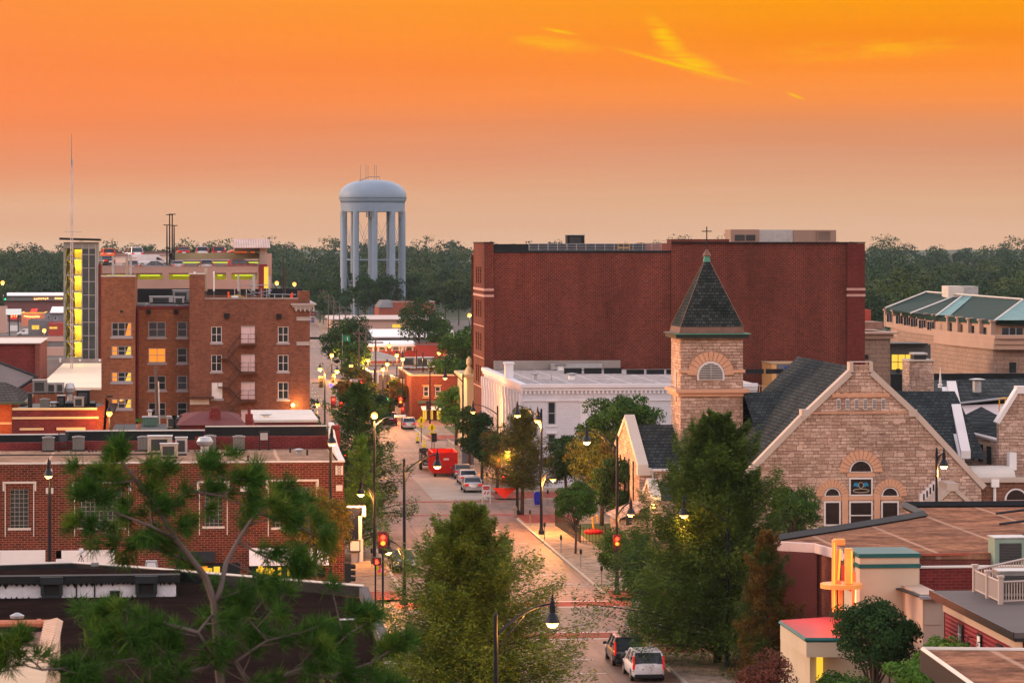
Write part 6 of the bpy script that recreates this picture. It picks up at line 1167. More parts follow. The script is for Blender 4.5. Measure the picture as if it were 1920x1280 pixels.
# porch gable with lamp
yp=243.5; Xp=PY(1236,905,yp).x; zpe=PY(1236,938,yp).z; zpa=za(906,yp+1.8,1228)
f=MB(); f.prism([(yp,0),(yp+5,0),(yp+5,zpe),(yp+2.5,zpa),(yp,zpe)],.5,'x',Xp-.5); PG=part('porch_gable',f,St,Ch); f=MB()
for (p0,p1) in (((yp,zpe),(yp+2.5,zpa)),((yp+2.5,zpa),(yp+5,zpe))): f.prism([(p0[0],p0[1]),(p1[0],p1[1]),(p1[0],p1[1]+.35),(p0[0],p0[1]+.35)],.75,'x',Xp-.6)
part('porch_coping',f,bpy.data.materials['white_stone_coping'],PG); f=MB(); f.box(Xp+.01,a+2,yp+.1,yp+8.9,0,zpe-.05); part('porch_wall',f,St,Ch); f=MB(); f.quad((Xp,yp,zpe),(a+2,yp,zpe),(a+2,yp+2.5,zpa),(Xp,yp+2.5,zpa)); part('porch_roof',f,Sh,Ch)
f=MB(); f.box(Xp-2.6,Xp-.6,yp+2.5,yp+8.9,0,2.5); f.quad((Xp-3,yp+2.2,2.55),(Xp-.5,yp+2.2,3.6),(Xp-.5,yp+8.9,3.6),(Xp-3,yp+8.9,2.55)); part('entrance_vestibule',f,St,PG)
c=PD(1224,949,244); f=MB(); f.sphere(c,.22); part('porch_lamp',f,emit('porch_lamp_glow',(1,.6,.15),4),PG); light('POINT',(c.x-.5,c.y-.5,c.z+.1),480,(1,.60,.2),.15,PG)
# right half: east roofs, white coping pair, chimney, dark roofs
f=MB(); Yq=Ym+7; f.quad(PY(1660,733,Yq+5),PY(1790,733,Yq+5),PY(1850,860,Yq-3),PY(1745,860,Yq-3)); part('east_roof',f,Sh,Ch)
f=MB(); A_=PY(1768,715,Yq+7);B_=PY(1790,712,Yq+6.5); f.prism([(0,0),(1,0),(1,1),(0,1)],1) if False else None
def slab(mb,p,q,w,th,yd):
    """sloping coping bar from p to q (world), width w along x, depth yd"""
    d=(q-p).normalized(); n_=Vector((w,0,0)); u=Vector((0,yd,0)); z_=Vector((0,0,th))
    P=[p,p+n_,q+n_,q]; 
    top=[v for v in P]; bot=[v-z_ for v in P]
    mb.quad(*top); mb.quad(*bot[::-1]); 
    for i in range(4): j=(i+1)%4; mb.quad(bot[i],bot[j],top[j],top[i])
slab(f,PY(1775,714,Yq+7),PY(1802,845,Yq-3.5),.75,.6,.6); part('east_coping',f,wtm,Ch); f=MB(); slab(f,PY(1766,725,Yq+6.9),PY(1798,855,Yq-3.3),.45,.5,.6); part('east_flashing',f,M['white'],Ch)
p=PY(1726,735,Yq+8); f=MB(); Yh=Ym+20; f.box(xa(1705,Yh),xa(1751,Yh),Yh,Yh+2.6,za(735,Yh)-6,za(680,Yh)); CM=part('chimney',f,St,Ch); f=MB(); f.box(xa(1704,Yh),xa(1752,Yh),Yh-.12,Yh+2.7,za(680,Yh)+.004,za(677,Yh)); part('chimney_cap',f,tr,CM); f=MB(); f.box(xa(1716,Yh),xa(1739,Yh),Yh+.4,Yh+1.8,za(677,Yh)+.004,za(668,Yh)); part('flue',f,M['black'],CM); f=MB(); f.box(xa(1714,Yh),xa(1741,Yh),Yh+.3,Yh+1.9,za(668,Yh)+.004,za(664.5,Yh)); part('flue_lid',f,M['steel'],CM)
# rear church hall roofs
Yz=Ym+26; Hl=thing('church_hall','church hall with dark shingle roofs and stone side gable at right edge','building',(xa(1850,Yz),Yz,0)); f=MB(); f.quad(PY(1750,755,Yz-4),PY(2000,745,Yz-4),PY(2000,706,Yz+6),PY(1752,712,Yz+6)); f.quad(PY(1740,733,Yz-3),PY(1790,733,Yz-3),PY(1800,712,Yz+6),PY(1752,712,Yz+6)); part('rear_roof',f,Sh,Hl); f=MB(); f.box(xa(1700,Yz),xa(2000,Yz),Yz+6.1,Yz+6.5,0,za(703.5,Yz+6)); part('rear_parapet',f,M['membrane'],Hl)
f=MB(); f.tube([PY(1797,756,Yz-4.2),PY(1885,746,Yz-4.2)],.09,5); part('snow_rail',f,M['steel'],Hl)
f=MB(); Ye=Ym+20; f.quad(PY(1795,760,Yz-4),PY(2000,752,Yz-4),PY(2000,800,Ye-4),PY(1806,800,Ye-4)); part('lower_roof',f,mat('pinkish_metal_roof',(.50,.42,.42),.4,var=.1),Hl)
f=MB(); f.quad(PY(1806,810,Ym+12),PY(1874,826,Ym+8),PY(1892,790,Ym+12),PY(1840,762,Ym+18)); f.quad(PY(1806,810,Ym+12),PY(1800,782,Ym+18),PY(1840,762,Ym+18)); part('front_roof',f,Sh,Hl)
f=MB(); A_=PY(1810,811,Ym+12);B_=PY(1874,827,Ym+8); f.quad(A_,B_,(B_.x,B_.y,3),(A_.x,A_.y,3)); wl2=part('side_wall',f,St,Hl); f=MB(); f.tube([A_+Vector((0,-.1,.05)),B_+Vector((0,-.1,.05))],.16,5); f.tube([B_+Vector((0,-.1,0)),Vector((B_.x,B_.y-.1,4))],.1,5); part('gutter',f,wtm,wl2)
for t_ in (.12,.38,.62): P0=A_.lerp(B_,t_);P1=A_.lerp(B_,t_+.14); f=MB(); f.quad((P0.x,P0.y-.06,P0.z-.6),(P1.x,P1.y-.06,P1.z-.6),(P1.x,P1.y-.06,P1.z-2.0),(P0.x,P0.y-.06,P0.z-2.0)); part('narrow_window',f,M['glass'],wl2)
Ys_=Ym+5; f=MB(); P0=[(xa(1873,Ys_),0),(xa(2010,Ys_),0),(xa(2010,Ys_),za(700,Ys_)),(xa(1912,Ys_),za(736,Ys_)),(xa(1873,Ys_),za(800,Ys_))]; f.prism(P0,.7,'y',Ys_); sg=part('side_gable',f,St,Hl); f=MB(); cope(f,P0[4],P0[3],Ys_,th=.3); cope(f,(xa(1912,Ys_),za(738,Ys_)),(xa(1990,Ys_),za(800,Ys_)),Ys_,th=.3); f.box(xa(1906,Ys_),xa(1925,Ys_),Ys_-.2,Ys_+.8,za(742,Ys_),za(728,Ys_)); part('coping',f,wtm,sg)
f=MB(); f.box(xa(1887,Ys_),xa(1900,Ys_),Ys_-1.0,Ys_-.1,za(886,Ys_),za(853,Ys_)); part('white_door_hood',f,M['white'],sg)
t=thing('spire_finial','small white spired finial on the church hall roof','finial',PY(1763,730,Yz)); f=MB(); p=t.location; f.lathe([(.35,0),(.3,.15),(.15,.25),(.22,.4),(.1,.5),(.12,.6),(.04,1.5),(.01,1.9)],p,8); part('spike',f,wtm,t)
t=pipevent(1.0,.38,M['steel']); t.location=PY(1832,735,Yz-1); t['label']='silver round vent on the dark hall roof'
t=thing('yellow_roof_ladder','yellow safety rail cage on the hall roof at right','railing',PY(1885,772,Ym+18)); p=t.location; f=MB()
for dx,dz in ((-.5,0),(0,.1),(.9,.0),(1.3,.1)): f.tube([(p.x+dx,p.y,p.z-.3),(p.x+dx,p.y,p.z+1.1)],.05,4)
f.tube([(p.x-.5,p.y,p.z+1.1),(p.x+1.3,p.y,p.z+1.2),(p.x+1.3,p.y+1,p.z+1.2)],.05,4); f.tube([(p.x-.5,p.y,p.z+.6),(p.x,p.y,p.z+.6)],.04,4); part('rails',f,bpy.data.materials['safety_yellow'],t)
# flat link at right with skylight
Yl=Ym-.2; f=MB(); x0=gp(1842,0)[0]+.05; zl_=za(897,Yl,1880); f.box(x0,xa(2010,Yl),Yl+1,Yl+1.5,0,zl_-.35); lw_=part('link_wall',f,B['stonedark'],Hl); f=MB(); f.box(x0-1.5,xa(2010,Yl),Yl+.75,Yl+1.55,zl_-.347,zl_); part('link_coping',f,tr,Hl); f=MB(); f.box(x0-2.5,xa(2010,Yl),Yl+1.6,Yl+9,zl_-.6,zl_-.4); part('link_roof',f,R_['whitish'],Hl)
f=MB(); cc=PY(1905,945,Yl+1); part('link_arch_window',halfdisc(cc.x,za(945,Yl+1),.9,Yl+.93,.06),wtm,lw_); part('link_pane',halfdisc(cc.x,za(945,Yl+1)+.03,.76,Yl+.915,.01),stg,lw_)
f=MB(); c=PY(1864,900,Yl+1); f.tube([(c.x,Yl+.85,1),(c.x,Yl+.85,c.z-.4)],.12,6); f.box(c.x-.3,c.x+.3,Yl+.6,Yl+1.0,c.z-.5,c.z+.1); part('downpipe',f,M['white'],lw_)
t=thing('barrel_skylight','long barrel-vaulted white skylight behind the church gable','skylight',PY(1860,880,Yl+4)); f=MB(); xs0,xs1=xa(1820,Yl+4),xa(1898,Yl+4); zz=zl_-.35; f.prism([(Yl+3,zz)]+[(Yl+5-2*math.cos(PI*k/8),zz+.25+.75*math.sin(PI*k/8)) for k in range(9)]+[(Yl+7,zz)],xs1-xs0,'x',xs0); part('vault',f,M['cap'],t); f=MB(); f.box(xs0-.1,xs1+.1,Yl+2.9,Yl+7.1,zz-.02,zz+.22); part('kerb_frame',f,M['black'],t)
# small side gable in front of the wall
q=[gp(1726,950),gp(1768,912),gp(1812,950)]; f=MB(); f.prism([(q[0][0],0),(q[2][0],0),(q[2][0],q[2][1]),(q[1][0],q[1][1]),(q[0][0],q[0][1])],3,'y',Ym-3); DG=part('door_gable',f,St,Ch); f=MB(); cope(f,(q[0][0]-.2,q[0][1]-.2),q[1],Ym-3,th=.3,y1=3); cope(f,q[1],(q[2][0]+.2,q[2][1]-.2),Ym-3,th=.3,y1=3); f.box(q[1][0]-.42,q[1][0]+.42,Ym-3.2,Ym-.1,q[1][1]-.1,q[1][1]+.5); part('coping',f,tr,DG)
f=MB()
for k in range(6): f.box(gp(1722+k*6,0)[0],gp(1731+k*6,0)[0],Ym-.5,Ym-.02,gp(0,944-k*6)[1]-.5,gp(0,938-k*6)[1]); 
part('stepped_flashing',f,wtm,DG)
# ================= THEATRE
z8=8.0; Th=thing('theatre_building','art deco theatre with brown flat roof, cream front tower and red glow','theatre',(50,175,0))
def R0(px,py,z=z8): p=PZ(px,py,z); return (p.x,p.y)
rp=[R0(1444,1016),R0(1532,1022),R0(1590,1037),R0(2050,1037),R0(2050,949),R0(1697,951),R0(1732,968),R0(1690,976),R0(1600,991)]
rp=rp[::-1]; area=sum(rp[i][0]*rp[(i+1)%9][1]-rp[(i+1)%9][0]*rp[i][1] for i in range(9)); rp=rp if area>0 else rp[::-1]
f=MB(); f.prism(rp,.3,'z',z8-.3); part('roof',f,R_['rust'],Th)
def inset(P,g):
    c=Vector((sum(p[0] for p in P)/len(P),sum(p[1] for p in P)/len(P))); return [(c.x+(p[0]-c.x)*(1-g),c.y+(p[1]-c.y)*(1-g)) for p in P]
f=MB(); f.prism(inset(rp,.004),z8-.31,'z',0); part('wall',f,brick('theatre_brick',(.26,.075,.055),(.19,.06,.045),(.14,.05,.04),.5,.17,.014),Th)
# parapet flashing along the rear
f=MB(); pts=[R0(1444,1016),R0(1600,991),R0(1690,976),R0(1732,968),R0(1697,951),R0(2050,949)]
for (p0,p1) in zip(pts,pts[1:]): f.tube([(p0[0],p0[1],z8+.1),(p1[0],p1[1],z8+.1)],.26,4)
part('parapet_flashing',f,M['membrane'],Th)
pA,pB,pC=R0(1444,1018),R0(1530,1023),R0(1590,1040)
f=MB()
for p0,p1 in ((pA,pB),(pB,pC)): f.quad((p0[0]-.1,p0[1]-.12,z8-.35),(p1[0]-.05,p1[1]-.12,z8-.35),(p1[0]-.05,p1[1]-.12,z8+.12),(p0[0]-.1,p0[1]-.12,z8+.12)); f.quad((p0[0]-.1,p0[1]-.12,z8+.12),(p1[0]-.05,p1[1]-.12,z8+.12),(p1[0],p1[1]+.2,z8+.13),(p0[0],p0[1]+.2,z8+.13))
part('coping',f,mat('pink_white_coping',(.62,.45,.42),.6),Th)
# ribbed fin wall
f=MB(); D0=Vector((pA[0],pA[1])); D1=Vector((pB[0],pB[1])); n_=24
for k in range(n_): q=D0.lerp(D1,(k+.3)/n_); f.box(q.x-.05,q.x+.07,q.y-.22,q.y-.02,1.2,z8-.4)
part('fins',f,mat('maroon_fins',(.17,.05,.045),.7,var=.2),Th)
crm=mat('cream_stucco',(.48,.40,.30),.8,var=.12,vs=.4,bmp=.1); teal=mat('teal_band',(.015,.10,.10),.5)
Yf=158.6; a,b=xa(1612,Yf),xa(1724,Yf); zt=za(1039,Yf,1660); f=MB(); f.box(a,b,Yf,Yf+3.4,0,zt); ft=part('front_block',f,crm,Th)
f=MB()
for py in (1041,1060.5): zz=za(py,Yf,1660); f.box(a-.06,b+.06,Yf-.07,Yf+3.45,zz-.1,zz+.1)
part('teal_bands',f,teal,ft)
# bowed corner
f=MB(); zc=za(1036,Yf+2,1600); f.box(xa(1597,Yf+1.5),a-.004,Yf+1.2,Yf+3.4,0,zc-.1); part('return_wall',f,crm,ft); f=MB(); xx=xa(1597,Yf+1.5)-.04
for py in (1040,1058): zz=za(py,Yf+1.5,1600); f.box(xx,a-.07,Yf+1.12,Yf+3.45,zz-.1,zz+.1)
part('teal_bands',f,teal,ft)
gl=mat('neon_tinted_pylon',(.80,.36,.10),.5,var=.05); redneon=emit('red_neon_tube',(1,.04,.01),3); orn=emit('orange_neon',(1,.30,.02),2.0)  # pylon base colour carries the orange of the neon light
Yp=Yf-1.5; PY_=thing('neon_pylon_sign','tall cream fin sign of two pylons with ring and red neon on the theatre','sign',(xa(1578,Yp),Yp,za(1150,Yp)))
for (p0,p1,y0,y1,dy) in ((1562,1569,1018,1155,0),(1569,1590,1018,1030,.6),(1582,1596,1032,1100,-.5),(1576,1582,1108,1155,.2)):
    f=MB(); f.box(xa(p0,Yp),xa(p1,Yp)-.01,Yp+dy,Yp+dy+.35,za(y1,Yp),za(y0,Yp)); part('pylon',f,gl,PY_,bevel=.02)
f=MB(); f.lathe([(.95,0),(1.05,0),(1.05,.22),(.95,.22)],(xa(1579,Yp),Yp+.2,za(1109,Yp)),24); part('ring',f,gl,PY_)
f=MB(); f.tube([(xa(1574,Yp),Yp+.3,za(1100,Yp)),(xa(1578,Yp),Yp+.3,za(1036,Yp))],.05,5); f.tube([(xa(1564,Yp),Yp-.05,za(1150,Yp)),(xa(1564,Yp),Yp-.05,za(1022,Yp))],.035,5); f.tube([(xa(1592,Yp),Yp-.6,za(1098,Yp)),(xa(1592,Yp),Yp-.6,za(1036,Yp))],.035,5); part('neon_tube',f,orn,PY_)
f=MB(); f.tube([(xa(1573,Yp)-.02,Yp+.45,za(1103,Yp)),(xa(1577,Yp),Yp+.45,za(1038,Yp))],.12,5); f.sphere((xa(1573,Yp),Yp+.1,za(1099,Yp)),.14); part('red_tube',f,redneon,PY_)
light('POINT',(xa(1568,Yp)-.6,Yp-.2,za(1090,Yp)),60,(1,.10,.02),.5,PY_); light('POINT',(xa(1590,Yp),Yp-1.2,za(1060,Yp)),38,(1,.30,.03),.3,PY_)
f=MB(); xx=xa(1597,Yf+1.5); f.box(xx-.14,xx-.05,Yf+1.3,Yf+3.4,za(1120,Yf),za(1078,Yf)); bs=part('blade_sign',f,mat('red_sign_paint',(.5,.03,.02),.5),ft); 
Yz_=Yf+1.1; c0,c1=xa(1597,Yz_),xa(1609,Yz_); f=MB(); f.box(c0,c1,Yz_-.1,Yz_-.004,za(1150,Yz_),za(1078,Yz_)); o=part('lit_poster',f,emit('glowing_red_orange',(1,.10,.02),1.4),ft); f=MB(); f.tube([(c0+.2,Yz_-.15,za(1135,Yz_)),(c0+.22,Yz_-.15,za(1112,Yz_)),(c1-.12,Yz_-.15,za(1098,Yz_))],.07,5); part('neon_stroke',f,emit('hot_neon',(1,.6,.2),3),o)
# marquee
Yq_=Yf-.5; zm=za(1162,Yq_+1.5); P=[PZ(1463,1163,zm),PZ(1552,1157,zm),PZ(1590,1160,zm),PZ(1585,1196,zm),PZ(1512,1196,zm)]; f=MB(); f.prism([(p.x,p.y) for p in P],.9,'z',zm-.9); MQ=part('marquee',f,crm,Th); f=MB(); f.prism([(p.x,p.y) for p in P],.03,'z',zm+.002); part('marquee_top',f,mat('red_marquee_top',(.40,.03,.028),.5,var=.2),MQ)
f=MB(); 
for i in (4,0): p,q=P[i],P[(i+1)%5]; f.tube([(p.x,p.y,zm-.08),(q.x,q.y,zm-.08)],.11,4)
f.tube([(P[3].x,P[3].y,zm-.08),(P[4].x,P[4].y,zm-.08)],.11,4); part('teal_edge',f,teal,MQ)
light('POINT',((P[0].x+P[2].x)/2+.3,P[0].y+1.2-1.5,zm+1.6),75,(1,.10,.04),.4,MQ); light('POINT',(P[2].x-1.0,P[2].y-2.0,zm+1.0),60,(1,.12,.04),.3,MQ)
p=PZ(1536,1240,1.6); f=MB(); Yo=153; f.box(xa(1532,Yo),xa(1543,Yo),Yo,Yo+.15,.15,za(1238,Yo)); part('lit_doorway',f,M['lityellow'],Th); f=MB(); f.box(xa(1520,Yo),xa(1620,Yo),Yo+.2,Yo+8,.1,za(1215,Yo)); part('lobby_block',f,crm,Th)
# red brick parapet wall & dark gutter right of the cream block
Yb_=159.6; f=MB(); f.box(xa(1724,Yb_)+.01,xa(2050,Yb_),Yb_,Yb_+.4,0,za(1064,Yb_,1800)); bw_=part('front_wall',f,B['redold'],Th); f=MB(); f.box(xa(1724,Yb_),xa(2050,Yb_),Yb_-.06,Yb_+.46,za(1064,Yb_,1800)+.003,za(1061,Yb_,1800)); part('coping',f,M['cap'],bw_)
f=MB(); f.box(xa(1724,Yb_),xa(2050,Yb_),Yb_+.47,R0(1800,1037)[1]-.01,5.0,za(1064,Yb_,1800)-.9); part('gutter_roof',f,M['membrane'],Th)
f=MB(); f.box(a+.1,xa(2050,Yb_),R0(1800,1037)[1]-.05,R0(1800,1037)[1]-.01,z8-.1,z8+.03); part('red_roof_edge',f,mat('faded_red_edge',(.42,.10,.06),.6,var=.4,vs=1.5),Th)
t=boxunit(1.75,1.4,1.7,mat('mint_unit',(.22,.30,.25),.5)); c=PY(1890,1065,Yb_+2); t.location=(c.x,c.y,c.z-.1); t['label']='mint green rooftop unit behind the brick wall at the right edge'
for k,(py,w_) in enumerate(((965,'farthest'),(985,'middle'),(1012,'nearest'))): mb=MB(); c=R0(1905+k*8,py); mb.tube([(c[0]-1.2,c[1],z8+.1),(c[0]+.2,c[1]+.5,z8+.2),(c[0]+1.5,c[1]+.4,z8+.35)],.07,4); tag(part('scrap_pipe',mb,M['black']),'loose dark bent pipe on the brown theatre roof, '+w_+' of three','pipe')
t=pipevent(.35,.3,brick('tmp_vent_brick',(.25,.12,.09),(.2,.1,.08),(.2,.1,.08)),False); c=PY(1732,1056,Yb_+1); t.location=(c.x,c.y,c.z-.5); t['label']='small brown vent stub right of the cream theatre block'
# ---- beige utility lean-to
Yv=154; t=thing('beige_lean_to','small beige lean-to with dark roof between theatre and maroon house','shed',(xa(1745,Yv),Yv,0)); f=MB(); f.box(xa(1730,Yv),xa(1770,Yv),Yv,Yv+6,0,za(1124,Yv)); part('wall',f,mat('beige_panel',(.42,.31,.25),.7,var=.08),t); f=MB(); f.prism([(Yv-.5,za(1126,Yv)),(Yv-.5,za(1123,Yv)),(Yv+6.5,za(1106,Yv+6)),(Yv+6.5,za(1108,Yv+6))],xa(1773,Yv)-xa(1718,Yv),'x',xa(1718,Yv)); part('roof',f,M['membrane'],t); f=MB(); f.box(xa(1719,Yv),xa(1772,Yv),Yv-.62,Yv-.51,za(1129,Yv),za(1123,Yv)); part('gutter',f,M['steel'],t); f=MB(); f.box(xa(1734,Yv),xa(1764,Yv),Yv-.05,Yv-.004,za(1180,Yv),za(1131,Yv)); part('door',f,bpy.data.materials['beige_panel'],t)
# ---- maroon clapboard house
sid=ribbed('maroon_clapboard',(.20,.025,.035),.20,'Z',.55); Hs=thing('maroon_clapboard_house','maroon clapboard house with flat deck roof and white railing','house',(55,148,0))
# its long wall runs toward the right edge of the street block, skewed to the street grid
Q0=PD(1772,1112,152); Q1=PD(1917,1180,133.5); zE=(Q0.z+Q1.z)/2; 
Q0=PZ(1772,1110,zE); Q1=PZ(1917,1182,zE); dv=(Q1-Q0).normalized(); nv=Vector((dv.y,-dv.x,0)); 
if nv.x>0: nv=-nv
def along(t_,z,off=0): p=Q0+dv*t_+nv*off; return (p.x,p.y,z)
Lw=(Q1-Q0).length; back=-nv*14
f=MB(); f.quad(along(0,0),along(Lw,0),along(Lw,zE-.5),along(0,zE-.5)); e=Vector(along(Lw,0)); e2=e-nv*14+dv*0; f.quad(e,e2,(e2.x,e2.y,zE-.5),(e.x,e.y,zE-.5)); s0=Vector(along(0,0)); s2=s0-nv*14; f.quad(s0,s2,(s2.x,s2.y,zE-.5),(s0.x,s0.y,zE-.5)); part('wall',f,sid,Hs)
f=MB(); f.quad(along(-.3,zE-.9,.04),along(Lw+.2,zE-.9,.04),along(Lw+.2,zE-.25,.04),along(-.3,zE-.25,.04)); part('frieze_board',f,bpy.data.materials['beige_panel'],Hs)
def obox(mb,t0,t1,o0,o1,z0,z1):
    P=[along(t0,z0,o1),along(t1,z0,o1),along(t1,z0,o0),along(t0,z0,o0)]; T=[(p[0],p[1],z1) for p in P]; mb.quad(*P[::-1]); mb.quad(*T)
    for i in range(4): j=(i+1)%4; mb.quad(P[i],P[j],T[j],T[i])
    return mb
f=MB(); obox(f,-.6,Lw+.8,-14,.55,zE-.22,zE+.02); part('deck_roof',f,mat('grey_deck',(.10,.085,.085),.8,var=.15),Hs); f=MB(); obox(f,-.65,Lw+.85,.56,.62,zE-.25,zE+.05); obox(f,-.65,Lw+.85,.1,.52,zE-.36,zE-.23); part('eaves_gutter',f,M['black'],Hs)
def onwall(px): # distance along the wall for a pixel column
    r=ray(px,HZ); den=r[0]*dv.y-r[1]*dv.x; return (Q0.y*r[0]-Q0.x*r[1])/-den if abs(den)>1e-9 else 0
for (p0,p1,za0,za1,kind) in ((1798,1807,.30,.66,'w'),(1834,1842,.0,.72,'d'),(1871,1881,.30,.66,'w')):
    t0,t1=sorted((onwall(p0),onwall(p1))); z1=zE-1.05; z0=z1-(2.0 if kind=='w' else 2.5); f=MB(); obox(f,t0,t1,.01,.07,z0,z1); o=part('window' if kind=='w' else 'door',f,M['black'] ,Hs); f=MB(); obox(f,t0+.15,t1-.15,.075,.09,z0+.12,z1-.12); part('pane',f,M['glassblue'] if kind=='w' else M['framewhite'],o)
    if kind=='w':
        f=MB(); 
        for k in range(1,4): obox(f,t0+.15,t1-.15,.091,.11,z0+(z1-z0)*k/4-.02,z0+(z1-z0)*k/4+.02)
        obox(f,(t0+t1)/2-.02,(t0+t1)/2+.02,.111,.125,z0+.1,z1-.1); part('glazing_bars',f,M['framewhite'],o)
for px in (1825,1844): t0=onwall(px); f=MB(); q=along(t0,zE-1.7,.25); f.sphere(q,.13,6,5); f.tube([along(t0,zE-1.4,.02),along(t0,zE-1.35,.25),along(t0,zE-1.55,.25)],.03,4); part('coach_lamp',f,M['black'],Hs)
t=thing('deck_railing','cream balustrade with posts around the deck of the maroon house','railing',PZ(1830,1105,zE)); wh_=mat('cream_rail_paint',(.40,.33,.30),.5,var=.08)
A_=PZ(1828,1110,zE);B_=PZ(1876,1133,zE);C_2=PZ(1990,1128,zE); D_2=PZ(1835,1085,zE); mids=A_.lerp(B_,.52)
def rail(p,q,n):
    f=MB(); f.tube([p+Vector((0,0,1.02)),q+Vector((0,0,1.02))],.055,4); f.tube([p+Vector((0,0,.14)),q+Vector((0,0,.14))],.045,4); part('rail',f,wh_,t); f=MB()
    for k in range(1,n): u=p.lerp(q,k/n); f.tube([u+Vector((0,0,.14)),u+Vector((0,0,1.02))],.026,4)
    part('balusters',f,wh_,t)
rail(A_,B_,30); rail(B_,C_2,22); rail(A_+Vector((.0,.3,0)),PZ(1990,1070,zE) ,34)
for p in (A_,mids,B_): f=MB(); f.box(p.x-.1,p.x+.1,p.y-.1,p.y+.1,p.z,p.z+1.22); f.box(p.x-.15,p.x+.15,p.y-.15,p.y+.15,p.z+1.223,p.z+1.32); part('post',f,wh_,t)
t=boxunit(1.5,1.2,1.25,M['greymetal']); t.location=PZ(1898,1120,zE); t['label']='dark condenser box with white lid on the deck of the maroon house'
# ---- bottom right roof
zq=9.0; t=thing('brick_shop_corner','brick building corner with copper-brown flat roof at bottom right','building',(50,125,0)); P=[PZ(1730,1218,zq),PZ(2100,1222,zq),PZ(2100,1420,zq),PZ(1845,1300,zq)]; f=MB(); f.prism([(p.x,p.y) for p in P][::-1],.25,'z',zq-.25); part('roof',f,R_['rust'],t); f=MB(); f.prism([(p.x,p.y) for p in inset([(q.x,q.y) for q in P],.0) and P][::-1] if False else [(p.x+(0.45 if i in(0,3) else 0),p.y-.25*(i==0)) for i,p in enumerate(P)][::-1],zq-.26,'z',0); part('wall',f,B['red'],t); f=MB(); f.tube([tuple(P[1]+Vector((0,0,.03))),tuple(P[0]+Vector((0,0,.03))),tuple(P[3]+Vector((0,0,.03)))],.1,4); part('metal_edge',f,M['cap'],t); f=MB(); p,q=P[0],P[3]; f.quad((p.x-.1,p.y,zq-.75),(q.x-.1,q.y,zq-.75),(q.x-.1,q.y,zq-.02),(p.x-.1,p.y,zq-.02)); part('dark_fascia',f,M['pole'],t)
# ================= STREET FURNITURE
warm=emit('lamp_glow_orange',(1.0,.36,.03),2.2,(.3,.2,.1)); pale=emit('dim_lamp_globe',(1,.60,.28),.7,(.85,.75,.6)); led=mat('pale_led_head',(.55,.55,.58),.4)
def lamp_head(t,x,y,z,lit,s=1.0,en=4200):
    """teardrop head hanging at (x,y,z) = arm end"""
    f=MB(); f.lathe([(.03,.45),(.05,.3),(.09,.24),(.06,.18),(.11,.1),(.11,-.06),(.14,-.1),(.14,-.42),(.20,-.5),(.28,-.62),(.36,-.84),(.37,-.9),(.33,-.91)],(0,0,0),12); s*=.85; f.move(Matrix.Translation((x,y,z))@Matrix.Scale(s,4)); h=part('lamp_head',f,M['pole'],t,smooth=False)
    f=MB(); f.lathe([(.01,-1.14),(.14,-1.12),(.25,-1.04),(.31,-.93),(.32,-.90),(.01,-.90)],(0,0,0),12); f.move(Matrix.Translation((x,y,z))@Matrix.Scale(s,4)); part('globe',f,warm if lit>=.2 else pale,h)
    light('POINT',(x,y,z-1.45*s),(lit if lit else .33)*en*1.4,(1.0,.38,.08),.25,t)
def street_lamp(label,px,ytop,D=None,x=None,arms=(),group='curved-arm street lamps',zb=.14,rad=.11,nm='street_lamp',cat='street lamp'):
    """arms: (x offset to head, height above ground of the arm end, lit, y offset)"""
    if D is None:
        r=ray(px,HZ); D=x/r[0]
    p=PD(px,HZ,D); zt=PD(px,ytop,D).z
    t=thing(nm,label,cat,(p.x,p.y,zb),group); f=MB(); f.lathe([(.26,0),(.26,.25),(.17,.4),(rad*1.25,.55),(rad,3),(rad*.8,zt-zb),(.03,zt-zb+.12)],(p.x,p.y,zb),10); part('pole',f,M['pole'],t)
    for (dx,za_h,lit,dy) in arms:
        z1=za_h; zr=min(zt-.3,z1-.05) if za_h>zt-1.5 else za_h-.45
        q=[(p.x,p.y,zr-.55),(p.x+dx*.25,p.y+dy*.25,zr+.02),(p.x+dx*.6,p.y+dy*.6,z1-.08),(p.x+dx,p.y+dy,z1)]
        pts=[]
        for i in range(13):
            u=i/12; a=[(1-u)**3,3*u*(1-u)**2,3*u*u*(1-u),u**3]; pts.append(tuple(sum(a[k]*q[k][c] for k in range(4)) for c in range(3)))
        f=MB(); f.tube(pts,[.07-.03*i/12 for i in range(13)],6); f.tube([(p.x,p.y,zr-1.3),(p.x+dx*.18,p.y+dy*.18,zr-.6),(p.x+dx*.5,p.y+dy*.5,pts[7][2]-.12)],.018,4); part('arm',f,M['pole'],t)
        lamp_head(t,p.x+dx,p.y+dy,z1,lit)
    return t
def zD(py,D): return CH-(py-HZ)*D/FPX
def arm_to(px0,px1,D): return (px1-px0)/FPX*D
def SL(label,px,ytop,D,heads,**k):
    """heads: (head px, py of arm end, lit)"""
    return street_lamp(label,px,ytop,D,None,[(arm_to(px,hx,D)/CT if abs(hx-px)>3 else .0,zD(hy,D),lit,0 if abs(hx-px)>3 else -1.6) for hx,hy,lit in heads],**k)
SL('curved-arm street lamp nearest the camera, in front of the large cypress',930,1152,129,[(1036,1132,0)])
SL('street lamp with high right arm and low left arm beside the parked hatchback',758,862,211,[(820,852,0),(728,1012,0)])
SL('street lamp with low left arm behind the red pedestrian signal, glowing orange at its top',702,792,238,[(677,906,0)])
f=None
SL('tall street lamp on the right pavement with two lit orange heads on a left arm',1015,768,262,[(970,760,.7),(1008,770,.6),(1037,880,.5)])
SL('street lamp with one low lit head, half hidden by the rusty street tree',970,820,281,[(952,828,.25)])
SL('street lamp reaching left with a yellow lit head in front of the white building',933,762,329,[(887,757,.4)])
